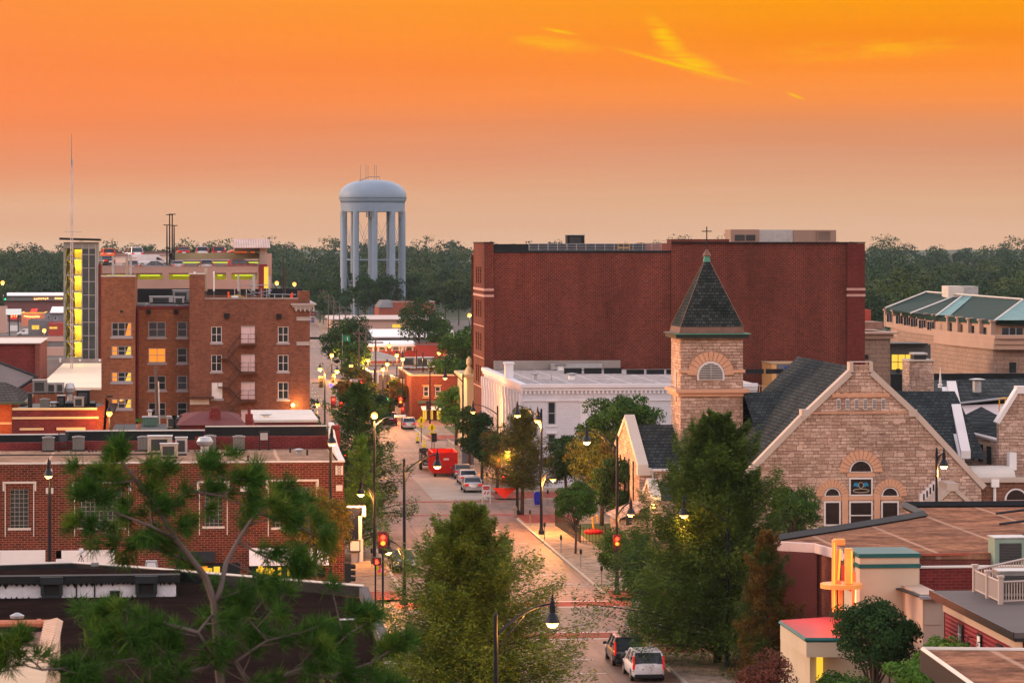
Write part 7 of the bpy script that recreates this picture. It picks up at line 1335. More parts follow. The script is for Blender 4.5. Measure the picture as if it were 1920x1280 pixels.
SL('dim street lamp with left arm among the dark trees before the maroon block',868,702,356,[(835,695,.1)])
SL('street lamp beside the church lawn with high left head and low right head',1157,818,217,[(1100,806,0),(1183,942,.08)])
SL('dimly lit street lamp with left arm standing in the right cypress',1364,952,179,[(1282,938,.05)])
SL('street lamp before the church gable with short right arm',1756,842,200,[(1770,850,0)])
SL('street lamp seen end-on before the glass-block windows at the far left',93,865,211,[(95,866,.08)])
SL('street lamp seen end-on at the right corner of the brick building, white cap',620,815,214,[(618,806,.08)])
for i,(px,yt,D,hs,lab) in enumerate([
 (609,700,392,[(600,690,1),(632,694,1)],'twin-headed lit street lamp at the left of the far road'),(595,770,352,[(595,756,1)],'single lit street lamp beside the brown tower block corner'),
 (744,668,470,[(744,664,1)],'lit lamp beside the canopy roof, left of the close pair'),(755,672,430,[(755,671,1)],'lit lamp beside the canopy roof, right of the close pair'),
 (726,682,440,[(726,680,1)],'lit lamp above the green traffic signal'),(718,692,425,[(718,690,1)],'lit lamp left of the green traffic signal'),
 (690,676,520,[(690,673,1)],'small lit lamp above the far orange tree'),(658,688,470,[(658,684,1)],'small lit lamp left of the far orange tree'),
 (622,668,560,[(622,664,1)],'small lit lamp by the far utility poles'),(793,660,452,[(793,728,1)],'dark pole with a low lit lamp before the brick corner building'),
 (806,690,425,[],'plain dark pole in front of the brick corner building'),(781,655,470,[(755,664,0)],'tall dark pole with long left arm by the brick corner building'),(83,622,640,[(83,618,1)],'lit orange lamp on the pinkish terrace at left'),
 (205,772,284,[(205,772,1)],'orange lamp glowing in front of the stepped brick wall'),
 (5,532,900,[(5,529,1)],'small orange lamp far away at the left picture edge'),(437,530,1020,[(437,529,1)],'lit far lamp seen above the right end of the roof rack'),(519,531,1000,[(519,530,1)],'far orange lamp left of the radio mast'),(552,533,1080,[(552,532,1)],'far orange lamp right of the radio mast'),
 (656,560,1020,[(655,559,1)],'lit lamp among the dark trees below the water tower'),(792,583,940,[(792,582,1)],'orange lamp before the red warehouse'),(880,590,760,[(880,590,1),(888,586,1)],'pair of orange lamps left of the maroon block'),(823,660,600,[(823,660,1)],'small yellow lamp on the red metal wing'),(671,648,636,[(671,647,1)],'white-yellow lamp at the left end of the red shop'),(730,648,634,[(730,647,1)],'white lamp over the middle of the red shop')]):
    p=PD(px,HZ,D); t=thing('distant_street_lamp',lab,'street lamp',(p.x,p.y,0),'lit street lamps down the far road'); zt=zD(yt,D); f=MB(); f.tube([(p.x,p.y,0),(p.x,p.y,zt)],[.13,.08],6); part('pole',f,M['pole'],t)
    for hx,hy,lit in hs:
        q=PD(hx,hy,D); s_=max(1.0,D/420)*.9; f=MB(); f.lathe([(.05,.55),(.12,.35),(.2,.2),(.28,.05)],(q.x,q.y-.05,q.z),8); 
        if abs(hx-px)>2: f.tube([(p.x,p.y,min(zt,q.z+.3)),((p.x+q.x)/2,q.y,q.z+.7),(q.x,q.y,q.z+.5)],.05,4)
        part('lamp_head',f,M['pole'],t)
        if lit: 
            f=MB(); f.sphere((q.x,q.y-.05,q.z-.12),.30*s_,8,6); part('globe',f,warm,t)
            light('POINT',(q.x,q.y-.6,q.z-.7),(1300 if hx==205 else 3600) if D<600 else 1300,(1.0,.38,.08),.3,t)
# cobra arm with LED on pole near the left trees; orange bulb at pole top
t=thing('led_arm_light','pale cobra-head light on a long arm left of the pedestrian signs','street lamp',PD(702,HZ,238)); f=MB(); a=PD(703,798,238); b=PD(722,783,238); c=PD(742,780,238); f.tube([a,b,c],[.07,.05,.04],6); part('arm',f,M['pole'],t); f=MB(); f.box(c.x-.1,c.x+.75,c.y-.18,c.y+.18,c.z-.08,c.z+.1); part('led_head',f,led,t,bevel=.04)
q=PD(702,779,238); f=MB(); f.sphere(q,.26,8,6); part('orange_globe',f,warm,t); light('POINT',(q.x,q.y-.5,q.z-.3),2500,(1,.42,.1),.3,t)
# ---- traffic signals
redl=emit('signal_red',(1.0,.03,.01),6); ambl=emit('signal_amber',(1.0,.25,.02),3); grnl=emit('signal_green',(.02,1.0,.25),3); sigb=mat('signal_housing',(.02,.022,.02),.5); lensoff=mat('dark_lens',(.03,.03,.02),.3)  # amber lens can glow beside the red one
def signal(label,px,py,D,lit='r',side=False,s=1.0,post=None,glow=30,arm=None,amber=False):
    c=PD(px,py,D); t=thing('traffic_signal',label,'traffic light',(c.x,c.y,c.z),'traffic signals'); f=MB(); w=.20*s; h=.60*s
    f.box(c.x-w,c.x+w,c.y-.02,c.y+.22*s,c.z-h,c.z+h); part('housing',f,sigb,t,bevel=.03)
    if not side:
        f=MB(); f.box(c.x-w-.1*s,c.x+w+.1*s,c.y+.02,c.y+.05,c.z-h-.1*s,c.z+h+.1*s); part('backplate',f,M['black'],t)
    for k,col in enumerate('ray' if False else 'rag'):
        zz=c.z+(.38-.38*k)*s; on=(lit==col) or (amber and col=='a')
        if side:
            f=MB(); f.tube([(c.x+w,c.y+.1,zz),(c.x+w+.28*s,c.y+.1,zz-.03)],.15*s,10); part('visor',f,sigb,t)
        else:
            f=MB(); f.tube([(c.x,c.y-.03,zz),(c.x,c.y-.05,zz)],.165*s,12); part('lens',f,{'r':redl,'a':ambl,'g':grnl}[col] if on else lensoff,t)
            f=MB(); n=8; pts=[(c.x+.16*s*math.cos(PI*i/n),zz+.16*s*math.sin(PI*i/n)) for i in range(n+1)]+[(c.x+.145*s*math.cos(PI*(n-i)/n),zz+.145*s*math.sin(PI*(n-i)/n)) for i in range(n+1)]; f.prism(pts,.24*s,'y',c.y-.27*s); part('visor',f,sigb,t)
    if post: f=MB(); f.tube([(c.x,c.y+.12,post),(c.x,c.y+.12,c.z-h)],.07,8); part('post',f,M['pole'],t)
    if arm: a=PD(*arm,D); f=MB(); f.tube([(c.x,c.y+.12,a.z),(a.x,a.y,a.z)],.06,6); part('mast_arm',f,M['pole'],t)
    if glow and lit=='r': light('POINT',(c.x,c.y-.6,c.z+.3*s),glow*5,(1,.02,.008),.15,t)
    if glow and lit=='g': light('POINT',(c.x,c.y-.5,c.z-.3*s),glow*.5,(.05,1,.3),.15,t)
    return t
signal('two-light-lit red signal on the left near corner above the painted cabinet',718,1017,206,'r',post=.14,amber=True,s=1.0,glow=60)
signal('signal head seen from its side at the corner of the brick building',652,1073,206,None,side=True,s=1.05,post=.14)
signal('red signal on the pole beside the church lawn',1157,1018,216,'r',amber=True,glow=60,s=.85)
signal('red signal over the second crossing, leftmost of the high pair',676,724,330,'r',arm=(705,731),glow=90); signal('small lower red signal under the leftmost high red one',679,741,335,'r',s=.7,glow=60)
signal('bright red signal left of the parked silver car, upper of two',751,753,425,'r',amber=True,glow=90,s=1.1); signal('red signal directly below the bright red one beside the brick corner',755,770,423,'r',s=.8,glow=60)
signal('green signal at the far crossing below the lamp cluster',726,744,430,'g',s=.9,glow=50); signal('dark signal head seen edge-on beside the green one',714,737,430,None,side=True)
signal('red signal glowing through the left street tree, left of two',625,754,345,'r',s=.9,glow=60); signal('red signal glowing through the left street tree, right of two',640,761,345,'r',s=.9,glow=60)
signal('red signal hanging by the left tall lit lamp pole',625,709,392,'r',s=.8,glow=30,arm=(668,713)); signal('dark red-tinted signal on the lit lamp pole of the far crossing',602,716,392,None,s=1.0,arm=(585,718))
signal('red signal seen in the rusty tree at the second crossing',935,868,284,'r',s=.75,glow=40); signal('small red signal low in the rusty tree at the second crossing',944,897,284,'r',s=.5,glow=30)
signal('red signal behind the left corner of the brick building',648,860,283,'r',s=.75,glow=30); signal('dark signal head at the brick corner building, facing away',802,760,428,None,side=True); signal('green signal at the far left edge of town',10,557,760,'g',s=1.2,post=0,glow=20)
signal('red signal at the left foot of the church, seen from the side',1177,975,226,'r',s=.6,glow=0,side=True)
t=thing('pedestrian_signal','lit red hand pedestrian signal at the left near corner','pedestrian signal',PD(707,1052,208)); c=Vector(t.location); f=MB(); f.box(c.x-.28,c.x+.28,c.y,c.y+.2,c.z-.25,c.z+.25); part('housing',f,sigb,t,bevel=.02); f=MB(); f.box(c.x-.11,c.x+.05,c.y-.03,c.y-.003,c.z-.17,c.z+.02)
for k in range(4): f.box(c.x-.11+k*.042,c.x-.11+k*.042+.03,c.y-.03,c.y-.003,c.z+.021,c.z+.15-.03*abs(k-1.5))
f.box(c.x+.051,c.x+.12,c.y-.03,c.y-.003,c.z-.1,c.z-.04); part('red_hand',f,redl,t); f=MB(); f.tube([(c.x-.1,c.y+.1,.14),(c.x-.1,c.y+.1,c.z-.25)],.06,6); part('post',f,M['pole'],t); light('POINT',(c.x,c.y-.4,c.z),25,(1,.05,.01),.1,t)
# ---- signs
def dsign(label,px,py,D,w,h,col,shape='rect',post=True,cat='sign',name='road_sign',grp=None):
    c=PD(px,py,D); t=thing(name,label,cat,(c.x,c.y,.14),grp); f=MB()
    P={'rect':[(-w,-h),(w,-h),(w,h),(-w,h)],'dia':[(0,-h),(w,0),(0,h),(-w,0)],'circ':[(w*math.cos(k*PI/10),h*math.sin(k*PI/10)) for k in range(20)],'tri':[(0,-h),(w,h),(-w,h)]}[shape]
    f.prism([(c.x+a,c.z+b) for a,b in P],.04,'y',c.y-.02); o=part('plate',f,col,t)
    if post: f=MB(); f.tube([(c.x,c.y+.07,.14),(c.x,c.y+.07,c.z+h*.8)],.05,6); part('post',f,M['black'],t)
    return t,o,c
yel=mat('fluorescent_yellow_sign',(.85,.72,.01),.5,var=.05)
for px,py,D,lab in ((790,788,382,'yellow diamond pedestrian crossing sign, left of two'),(810,801.5,368,'yellow diamond pedestrian crossing sign, right of two')):
    t,o,c=dsign(lab,px,py,D,.50,.50,yel,'dia',grp='pedestrian crossing signs'); f=MB(); y=c.y-.04
    f.lathe([(.055,-.01),(.055,.01)],(0,0,0),10); f.move(Matrix.Translation((c.x,y,c.z+.24))@Matrix.Rotation(PI/2,4,'X'))
    for a,b,r in (((.0,.17),(-.01,-.04),.055),((-.01,-.04),(.1,-.27),.035),((-.01,-.04),(-.11,-.27),.035),((.0,.14),(.12,.02),.025),((.0,.14),(-.11,.03),.025)): f.tube([(c.x+a[0],y,c.z+a[1]),(c.x+b[0],y,c.z+b[1])],r,5)
    part('walking_figure',f,M['black'],o); f=MB(); f.box(c.x-.32,c.x+.32,c.y-.02,c.y+.02,c.z-.82,c.z-.54); o2=part('arrow_plate',f,yel,t); f=MB(); f.prism([(c.x-.2,c.z-.76),(c.x-.16,c.z-.62),(c.x-.12,c.z-.67),(c.x+.16,c.z-.6),(c.x+.17,c.z-.64),(c.x-.08,c.z-.72),(c.x-.05,c.z-.77)],.01,'y',c.y-.04); part('arrow',f,M['black'],o2)
for px,py,D in ((783,819,384),(795,833,372)):
    t=thing('crossing_paddle','yellow paddle sign standing low at the crossing, '+('farther of two' if px==783 else 'nearer of two'),'sign',PD(px,HZ,D)); c=PD(px,py,D); f=MB(); f.box(c.x-.16,c.x+.16,c.y,c.y+.06,.2,c.z+.5); part('paddle',f,yel,t,bevel=.03); f=MB(); f.box(c.x-.1,c.x+.1,c.y-.012,c.y-.003,c.z+.05,c.z+.3); part('white_panel',f,M['white'],t); f=MB(); f.box(c.x-.22,c.x+.22,c.y-.2,c.y+.25,.0,.19); part('foot',f,M['black'],t)
dsign('round blue sign over the far crossing beside the lit lamps',621,722,392,.26,.26,mat('sign_blue',(.02,.03,.45),.4),'circ',False,name='round_sign'); dsign('small dark notice board on a post beside the right pedestrian sign',814,820,366,.3,.5,M['black'],'rect',name='notice_board',cat='notice board')
t,o,c=dsign('white street name blade over the second crossing, dark lettering',667,713,332,.62,.13,M['white'],'rect',False,name='street_name_sign'); text_mesh('10TH ST',.2,M['black'],(c.x,c.y-.03,c.z),o)
rr=mat('red_sign_face',(.55,.02,.015),.5); t=thing('yield_sign','large red triangular sign behind the barricade at the second crossing','sign',PD(944,HZ,281)); c=PD(944,925,281); f=MB(); f.prism([(c.x-1.0,c.z+.5),(c.x+1.25,c.z+.5),(c.x+.1,c.z-.45)],.05,'y',c.y); part('plate',f,rr,t)
t,o,c=dsign('red and white road work barricade on the far right corner','912' and 912,920,293,.36,.55,M['white'],'rect',False,name='barricade',cat='barricade'); f=MB(); f.box(c.x-.29,c.x+.29,c.y-.035,c.y-.022,c.z+.12,c.z+.44); part('red_panel',f,rr,o); f=MB()
for k in (-.2,.08): f.prism([(c.x+k-.06,c.z-.3),(c.x+k+.06,c.z-.3),(c.x+k+.2,c.z-.06),(c.x+k+.08,c.z-.06)],.012,'y',c.y-.035)
part('slanted_stripes',f,rr,o); text_mesh('DETOUR',.115,M['white'],(c.x,c.y-.037,c.z+.28),o); f=MB(); f.box(c.x-.4,c.x-.34,c.y,c.y+.3,.1,c.z+.3); f.box(c.x+.34,c.x+.4,c.y,c.y+.3,.1,c.z+.3); part('legs',f,M['cap'],t)
org=mat('cone_orange',(.75,.06,.015),.5)
def cone():
    t=thing('channelizer_drum','','traffic cone'); f=MB(); f.lathe([(.14,.08),(.10,.95),(.03,1.05)],n=10); part('body',f,org,t); f=MB(); f.box(-.3,.3,-.3,.3,0,.08); part('base',f,org,t); f=MB(); f.lathe([(.128,.5),(.118,.68)],n=10); f.lathe([(.112,.78),(.105,.9)],n=10); f.move(Matrix.Scale(1.06,4,(1,0,0))@Matrix.Scale(1.06,4,(0,1,0))); part('white_band',f,M['white'],t); return t
PC=[cone(),0]
for px,py,lab in ((822,884,'orange traffic cone nearest the red dumpster'),(814.5,877,'orange traffic cone second from the dumpster'),(810.5,868,'orange traffic cone third, beside the black trailer')): use(PC,PZ(px,py,0.02),lab,'traffic cones by the work zone')
# ---- red dumpster
t=thing('roll_off_dumpster','bright red open roll-off dumpster parked by the right kerb','dumpster',PZ(856,898,0)); redm=mat('dumpster_red',(.60,.012,.008),.45,var=.18,vs=.8); x0,x1=24.55,27.1; y0,y1=327,333.2; zt=2.5
f=MB(); f.box(x0,x1,y0,y0+.08,.4,zt); f.box(x0,x0+.08,y0+.08,y1,.4,zt+.05); f.box(x1-.08,x1,y0+.08,y1,.4,zt+.05); f.box(x0+.08,x1-.08,y1-.08,y1,.4,zt+.02); f.box(x0+.08,x1-.08,y0+.08,y1-.08,.4,.5); part('bin',f,redm,t)
f=MB()
for zz in (.45,1.25,2.42): f.box(x0-.06,x1+.06,y0-.08,y0-.003,zz,zz+.1)
for xx in (x0-.05,(x0+x1)/2-.05,x1-.06): f.box(xx,xx+.11,y0-.07,y0-.004,.56,1.24); 
for yy in range(7): f.box(x0-.08,x0-.003,y0+.2+yy*.9,y0+.3+yy*.9,.5,zt-.1)
part('ribs',f,redm,t); f=MB(); f.box(x0+1.1,x0+1.65,y0-.02,y0-.003,1.75,1.92); part('white_label',f,M['white'],t)
for xx in (x0+.25,x1-.25): f=MB(); f.tube([(xx-.1,y0+.4,.2),(xx+.1,y0+.4,.2)],.2,10); part('wheel',f,M['black'],t)
t=thing('flatbed_trailer','black flatbed trailer with debris behind the red dumpster','trailer',(25.6,338,0)); f=MB(); f.box(24.2,27.0,335.5,342,.6,.75); f.box(24.2,24.3,335.5,342,.76,1.5); f.box(26.9,27.0,335.5,342,.76,1.5); f.box(24.2,27,341.9,342,.76,2.0); f.box(24.0,27.3,336.0,336.15,2.05,2.2); f.box(24.0,24.12,336.0,336.15,.3,2.05); part('frame',f,M['black'],t)
for xx in (24.1,27.1):
    for yy in (338,339.2): f=MB(); f.tube([(xx-.12,yy,.38),(xx+.12,yy,.38)],.38,12); part('wheel',f,M['black'],t)
f=MB()
for k in range(16): q=Vector((random.uniform(24.5,26.7),random.uniform(336,341),random.uniform(.8,1.3))); f.tube([q,q+Vector((random.uniform(-1,1),random.uniform(-1,1),random.uniform(-.1,.4)))],random.uniform(.04,.16),4)
part('debris',f,mat('rubble',(.25,.15,.12),.9,var=.5,vs=3),t)
t=thing('portable_toilet','grey portable toilet with white and red domed roof','portable toilet',(29.6,344,.14)); f=MB(); f.box(28.9,30.2,343.4,344.7,.14,2.3); part('cabin',f,mat('toilet_grey',(.16,.17,.20),.5),t,bevel=.06); f=MB(); f.lathe([(.8,0),(.7,.25),(.4,.45),(.05,.5)],(29.55,344.05,2.3),14); part('roof',f,M['white'],t); f=MB(); f.lathe([(.38,0),(.3,.15),(.02,.2)],(29.55,344.05,2.76),10); part('red_cap',f,rr,t)
t=thing('site_fence','chain-link panel fence behind the black trailer','fence',(28.6,352,.14)); f=MB()
P=[Vector((28.4,347,.14)),Vector((28.4,357,.14)),Vector((31.5,358,.14))]
for a,b in zip(P,P[1:]):
    n=int((b-a).length/1.2); 
    for k in range(n+1): q=a.lerp(b,k/n); f.tube([q,q+Vector((0,0,2))],.035,4)
    for zz in (.1,1,1.95): f.tube([a+Vector((0,0,zz)),b+Vector((0,0,zz))],.025,4)
part('bars',f,M['steel'],t)
# ---- pylon sign at left corner
t=thing('blank_pylon_sign','tall dark navy pylon sign with white sides and a blank white square panel','sign',(11.4,239,.14)); D=239; navy=mat('navy_panel',(.006,.010,.035),.35); c0=PD(656,HZ,D)
def pz(py): return zD(py,D)
f=MB(); X=lambda px: PD(px,HZ,D).x; f.prism([(X(657),pz(1010)),(X(679),pz(1010)),(X(671.5),pz(968)),(X(682),pz(950)),(X(652),pz(950)),(X(656),pz(968))][:],1.0,'y',c0.y); part('navy_body',f,navy,t)
f=MB(); f.box(X(679.5),X(686),c0.y-.05,c0.y+1.1,pz(968),pz(951)); f.box(X(672.5),X(678.5),c0.y-.04,c0.y+.9,pz(1012),pz(968)-.003); f.box(X(676)-.1,X(681),c0.y,c0.y+.9,.14,pz(1012)-.003); f.box(X(651),X(686),c0.y-.06,c0.y+1.1,pz(951)+.003,pz(949.5)); part('white_side',f,M['white'],t)
f=MB(); f.box(X(655),X(675.5),c0.y-.3,c0.y-.01,pz(1034),pz(1012)); o=part('panel_frame',f,M['black'],t); f=MB(); f.box(X(656.5),X(673.5),c0.y-.32,c0.y-.302,pz(1031.5),pz(1013.5)); part('blank_panel',f,M['white'],o); f=MB(); f.box(X(659),X(672),c0.y+.1,c0.y+.6,.14,pz(1034)); part('plinth',f,M['cap'],t)
# painted utility cabinet
t=thing('painted_cabinet','utility cabinet painted with colourful artwork under the signal','cabinet',PZ(714,1078,.14)); p=t.location; m,nt,b=_new('mural_paint'); v=N(nt,'TexVoronoi'); v.inputs['Scale'].default_value=3.2; nt.links.new(pos(nt),v.inputs['Vector']); hs=N(nt,'HueSaturation'); hs.inputs['Saturation'].default_value=1.3; nt.links.new(mixc(nt,v.outputs['Color'],(.6,.25,.08),.55),hs.inputs['Color']); nt.links.new(hs.outputs[0],b.inputs['Base Color']); f=MB(); f.box(p.x-.4,p.x+.4,p.y,p.y+.5,.14,1.25); part('body',f,m,t,bevel=.03); f=MB(); f.box(p.x-.43,p.x+.43,p.y-.03,p.y+.53,1.253,1.3); part('lid',f,M['cap'],t)
# ---- parking meters
def meter():
    t=thing('parking_meter','','parking meter'); f=MB(); f.tube([(0,0,0),(0,0,1.0)],.035,6); part('post',f,M['greymetal'],t); f=MB(); f.lathe([(.05,1.0),(.09,1.06),(.10,1.22),(.07,1.36),(.01,1.4)],n=8); part('meter_head',f,M['black'],t,smooth=True); return t
PM=[meter(),0]
for px,py,lab in ((994,986,'parking meter farthest up the right pavement'),(1021,1011,'parking meter right beside the tall twin-lit lamp post'),(1052,1036,'parking meter left of the young tree'),(1089,1064,'parking meter just right of the young tree trunk'),(1128,1097,'parking meter nearest on the right pavement, before the oval pear tree'),(684,1042,'parking meter beside the blank pylon sign'),(697,1062,'parking meter beside the left lamp pole'),(913,912,'parking meter behind the road work barricade'),(1027,946,'parking meter by the playground corner')): use(PM,PZ(px,py,.14),lab,'parking meters')
t=thing('mailbox','blue mailbox by the white building door','mailbox',PZ(1008,946,.14)); p=t.location; f=MB(); f.prism([(p.x-.3,.4),(p.x+.3,.4),(p.x+.3,1.1)]+[(p.x+.3*math.cos(k*PI/8),1.1+.25*math.sin(k*PI/8)) for k in range(9)]+[(p.x-.3,1.1)],.6,'y',p.y); part('box',f,bpy.data.materials['sign_blue'],t); f=MB(); f.box(p.x-.25,p.x+.25,p.y+.05,p.y+.55,.14,.4); part('legs',f,bpy.data.materials['sign_blue'],t)
t=thing('fire_hydrant','small dark hydrant by the lamp at the red brick corner','hydrant',PZ(966,965,.14)); p=t.location; f=MB(); f.lathe([(.18,0),(.14,.1),(.13,.55),(.17,.6),(.12,.75),(.03,.85)],p,10); f.tube([(p.x-.24,p.y,p.z+.5),(p.x+.24,p.y,p.z+.5)],.07,8); part('barrel',f,M['greymetal'],t)
# ---- iron fence and playground
t=thing('iron_fence','black iron picket fence along the church playground','fence',(36,262,.15)); f=MB(); P=[PZ(1042,985,.15),PZ(1088,1017,.15),PZ(1135,1020,.15),PZ(1150,1018,.15)]
for a,b in zip(P,P[1:]):
    n=max(2,int((b-a).length/.28))
    for k in range(n+1): q=a.lerp(b,k/n); f.tube([q,q+Vector((0,0,1.3))],.018,3)
    for zz in (.15,1.15): f.tube([a+Vector((0,0,zz)),b+Vector((0,0,zz))],.025,4)
    q=a; f.tube([q,q+Vector((0,0,1.45))],.05,4)
part('pickets',f,M['black'],t)
t=thing('spring_ride','red and yellow playground toy behind the iron fence','playground toy',PZ(1113,1000,.15)); p=t.location; f=MB(); f.lathe([(.75,.0),(.8,.2),(.6,.35),(.1,.35)],p,12); part('red_base',f,rr,t); f=MB(); f.tube([(p.x,p.y,p.z+.3),(p.x-.1,p.y,p.z+1.3),(p.x+.3,p.y,p.z+1.5),(p.x+.35,p.y,p.z+1.0)],.09,6); part('yellow_frame',f,bpy.data.materials['safety_yellow'],t)
t=thing('stair_rail','black stair railing at the pavement edge by the parked dark car','railing',PZ(1192,1190,.14)); p=t.location; f=MB()
for k in range(6): f.tube([(p.x+k*.25,p.y-k*.5,.14),(p.x+k*.25,p.y-k*.5,1.15)],.025,4)
f.tube([(p.x,p.y,1.15),(p.x+1.3,p.y-2.6,1.15)],.04,4); f.tube([(p.x,p.y,.5),(p.x+1.3,p.y-2.6,.5)],.03,4); part('rails',f,M['black'],t); f=MB(); f.box(p.x-.03,p.x+.05,p.y-.6,p.y+.2,.14,1.6); part('end_panel',f,M['black'],t)
# weather station on the dark roof
zR=5.0
# ---- dark roof building (left foreground)
DB=thing('dark_roofed_building','low building with dark brown rolled roof and worn parapet, left foreground','building',(-8,175,0)); zp=5.0; zr=4.45
P=[PZ(-330,1078,zp),PZ(0,1060,zp),PZ(135,1056,zp),PZ(222,1062,zp),PZ(500,1085,zp),PZ(682,1100,zp),PZ(717,1186,zp),PZ(752,1275,zp),PZ(800,1390,zp),PZ(-330,1390,zp)]
f=MB(); poly=[(p.x,p.y) for p in P][::-1]; f.prism(poly,zr,'z',0); part('wall',f,B['redold'],DB)
Pi=[PZ(-330,1084,zr+.01),PZ(0,1084,zr+.01),PZ(225,1084,zr+.01),PZ(500,1100,zr+.01),PZ(679,1122,zr+.01),PZ(712,1205,zr+.01),PZ(790,1390,zr+.01),PZ(-330,1390,zr+.01)]
f=MB(); f.prism([(p.x,p.y) for p in Pi][::-1],.02,'z',zr); part('roof',f,R_['brown'],DB)
def parapet(mb,p,q,th,z0,z1):
    d=(q-p); d.z=0; d.normalize(); n=Vector((-d.y,d.x,0)); 
    A=[p-n*th/2,q-n*th/2,q+n*th/2,p+n*th/2]
    lo=[(v.x,v.y,z0) for v in A]; hi=[(v.x,v.y,z1) for v in A]; mb.quad(*lo[::-1]); mb.quad(*hi)
    for i in range(4): j=(i+1)%4; mb.quad(lo[i],lo[j],hi[j],hi[i])
tarp=mat('tarred_parapet',(.011,.011,.013),.7,var=.5,vs=1.5,bmp=.4); f=MB(); 
for i in range(0,5): parapet(f,P[i],P[i+1],.35,zr-.3,zp)
part('parapet_membrane',f,tarp,DB); f=MB()
for i in range(5,8): parapet(f,P[i],P[i+1],.5,zr-.3,zp)
part('east_parapet',f,brick('worn_coping_blocks',(.12,.11,.12),(.09,.085,.09),(.35,.28,.25),.9,.9,.03,stain=.5),DB)
f=MB()
for i in (1,2,3,4): a,b=P[i],P[i+1]; f.tube([(a.x,a.y+.05,zp+.05),(b.x,b.y+.05,zp+.05)],.09,4)
part('edge_strip',f,M['cap'],DB)
# clerestory strip: low raised band with torn white paper and two dark hoods
yA=PZ(0,1095,zr).y; zB=zr+.85; f=MB(); xl,xr=PZ(-330,1120,zr).x,PZ(330,1120,zr).x; y0=PZ(0,1122,zr).y; 
f.box(xl,xr,y0,y0+.3,zr-.1,zr+.82); part('clerestory_wall',f,mat('peeling_white_paper',(.62,.61,.66),.8,var=.25,vs=2.5),DB)
f=MB(); f.box(xl,xr+.2,y0-.35,y0+.5,zr+.823,zr+1.25); part('clerestory_head',f,tarp,DB)
f=MB(); f.quad((xl,y0+.5,zr+1.2),(xr+.2,y0+.5,zr+1.2),(xr+.2,PZ(0,1086,zr).y+3,zr+.3),(xl,PZ(0,1086,zr).y+3,zr+.3)); part('upper_roof',f,R_['brown'],DB)
rg=random.Random(5); f=MB(); x=xl
while x<xr:
    w_=rg.uniform(.12,.4); f.prism([(x,zr+.83),(x+w_,zr+.83),(x+w_*.5,zr+.83-rg.uniform(.1,.32))],.02,'y',y0-.02); 
    if rg.random()<.8: f.prism([(x,zr-.1),(x+w_,zr-.1),(x+w_*.5,zr+rg.uniform(.05,.14))],.02,'y',y0-.02)
    x+=w_
part('torn_felt',f,tarp,DB)
for px in (97,274): x=PZ(px,1122,zr).x; f=MB(); f.box(x-.55,x+.55,y0-.5,y0-.36,zr+.05,zr+.2); f.box(x-.6,x-.42,y0-.5,y0-.02,zr+.2,zr+.82); f.box(x+.42,x+.6,y0-.5,y0-.02,zr+.2,zr+.82); f.box(x-.62,x+.62,y0-.6,y0-.355,zr+.822,zr+1.22); part('dark_hood',f,mat('dark_grey_hood',(.018,.022,.026),.5),DB); f=MB(); f.box(x-.41,x+.41,y0-.1,y0-.01,zr+.05,zr+.8); part('opening',f,M['black'],DB)
for px in (143,177): x=PZ(px,1122,zr).x; f=MB(); f.box(x-.04,x+.04,y0-.05,y0-.004,zr,zr+.8); part('post',f,M['black'],DB)
u=pipevent(.62,.28,M['membrane'],False); u.location=PZ(215,1128,zr); u['label']='short black drum vent in front of the white paper strip'
t=thing('weather_instrument','white instrument box on a dark tripod on the dark roof','instrument',PZ(152,1056,zp)); p=t.location; f=MB(); f.box(p.x-.12,p.x+.12,p.y-.1,p.y+.1,p.z+.55,p.z+.9); part('white_box',f,M['white'],t,bevel=.03); f=MB()
for a in (0,2.1,4.2): f.tube([(p.x,p.y,p.z+.55),(p.x+.35*math.cos(a+.6),p.y+.3*math.sin(a+.6),p.z-.35)],.022,4)
part('tripod',f,M['black'],t)
t=thing('tilted_skylight','tilted white skylight panel on the dark roof behind the pine','skylight',PZ(283,1075,zr)); p=t.location; f=MB(); f.prism([(p.x-.45,p.z+.1),(p.x+.45,p.z+.1),(p.x+.35,p.z+.75),(p.x-.3,p.z+.75)],.4,'y',p.y); part('frame',f,M['steel'],t); f=MB(); f.prism([(p.x-.33,p.z+.15),(p.x+.35,p.z+.15),(p.x+.25,p.z+.65),(p.x-.2,p.z+.65)],.02,'y',p.y-.025); part('pane',f,M['white'],t)
t=thing('roof_crate','small grey block standing on the dark roof under the tripod','block',PZ(178,1061,zp)); p=t.location; f=MB(); f.cbox(p,.45,.3,.22); part('block',f,M['greymetal'],t,bevel=.02)
t=thing('toy_clutter','small blue, orange and green objects lying on the dark roof','clutter',PZ(248,1083,zr+.9)); p=t.location
for dx,c_ in ((-.15,(.02,.3,.4)),(.1,(.7,.2,.03)),(.3,(.1,.4,.15))): f=MB(); f.cbox((p.x+dx,p.y,p.z+.02),.2,.15,.18); part('object',f,mat('clutter_paint',c_,.5),t)
u=pipevent(.05,.05,M['black'],False); u.location=(p.x+8,p.y-9,zr); u['label']='tiny pipe stub on the dark roof near the ridge hump'
t=thing('roof_hump','curled ridge of roofing felt standing up from the dark roof','roof hump',PZ(455,1150,zr)); p=t.location; f=MB(); f.grid([[(p.x-1.2+i*.3,p.y-1.6+j*.8,p.z+.03+.55*math.exp(-((i-4)/1.6)**2)*(1-abs(j-2)*.25)) for i in range(9)] for j in range(5)]); part('felt',f,R_['brown'],t,smooth=True)
mb=MB(); p=PZ(656,1162,zr+.03); mb.box(p.x-.55,p.x+.65,p.y,p.y+.3,zr+.03,zr+.08); tag(part('white_board',mb,M['white']),'short white board lying on the dark roof near its right edge','board')
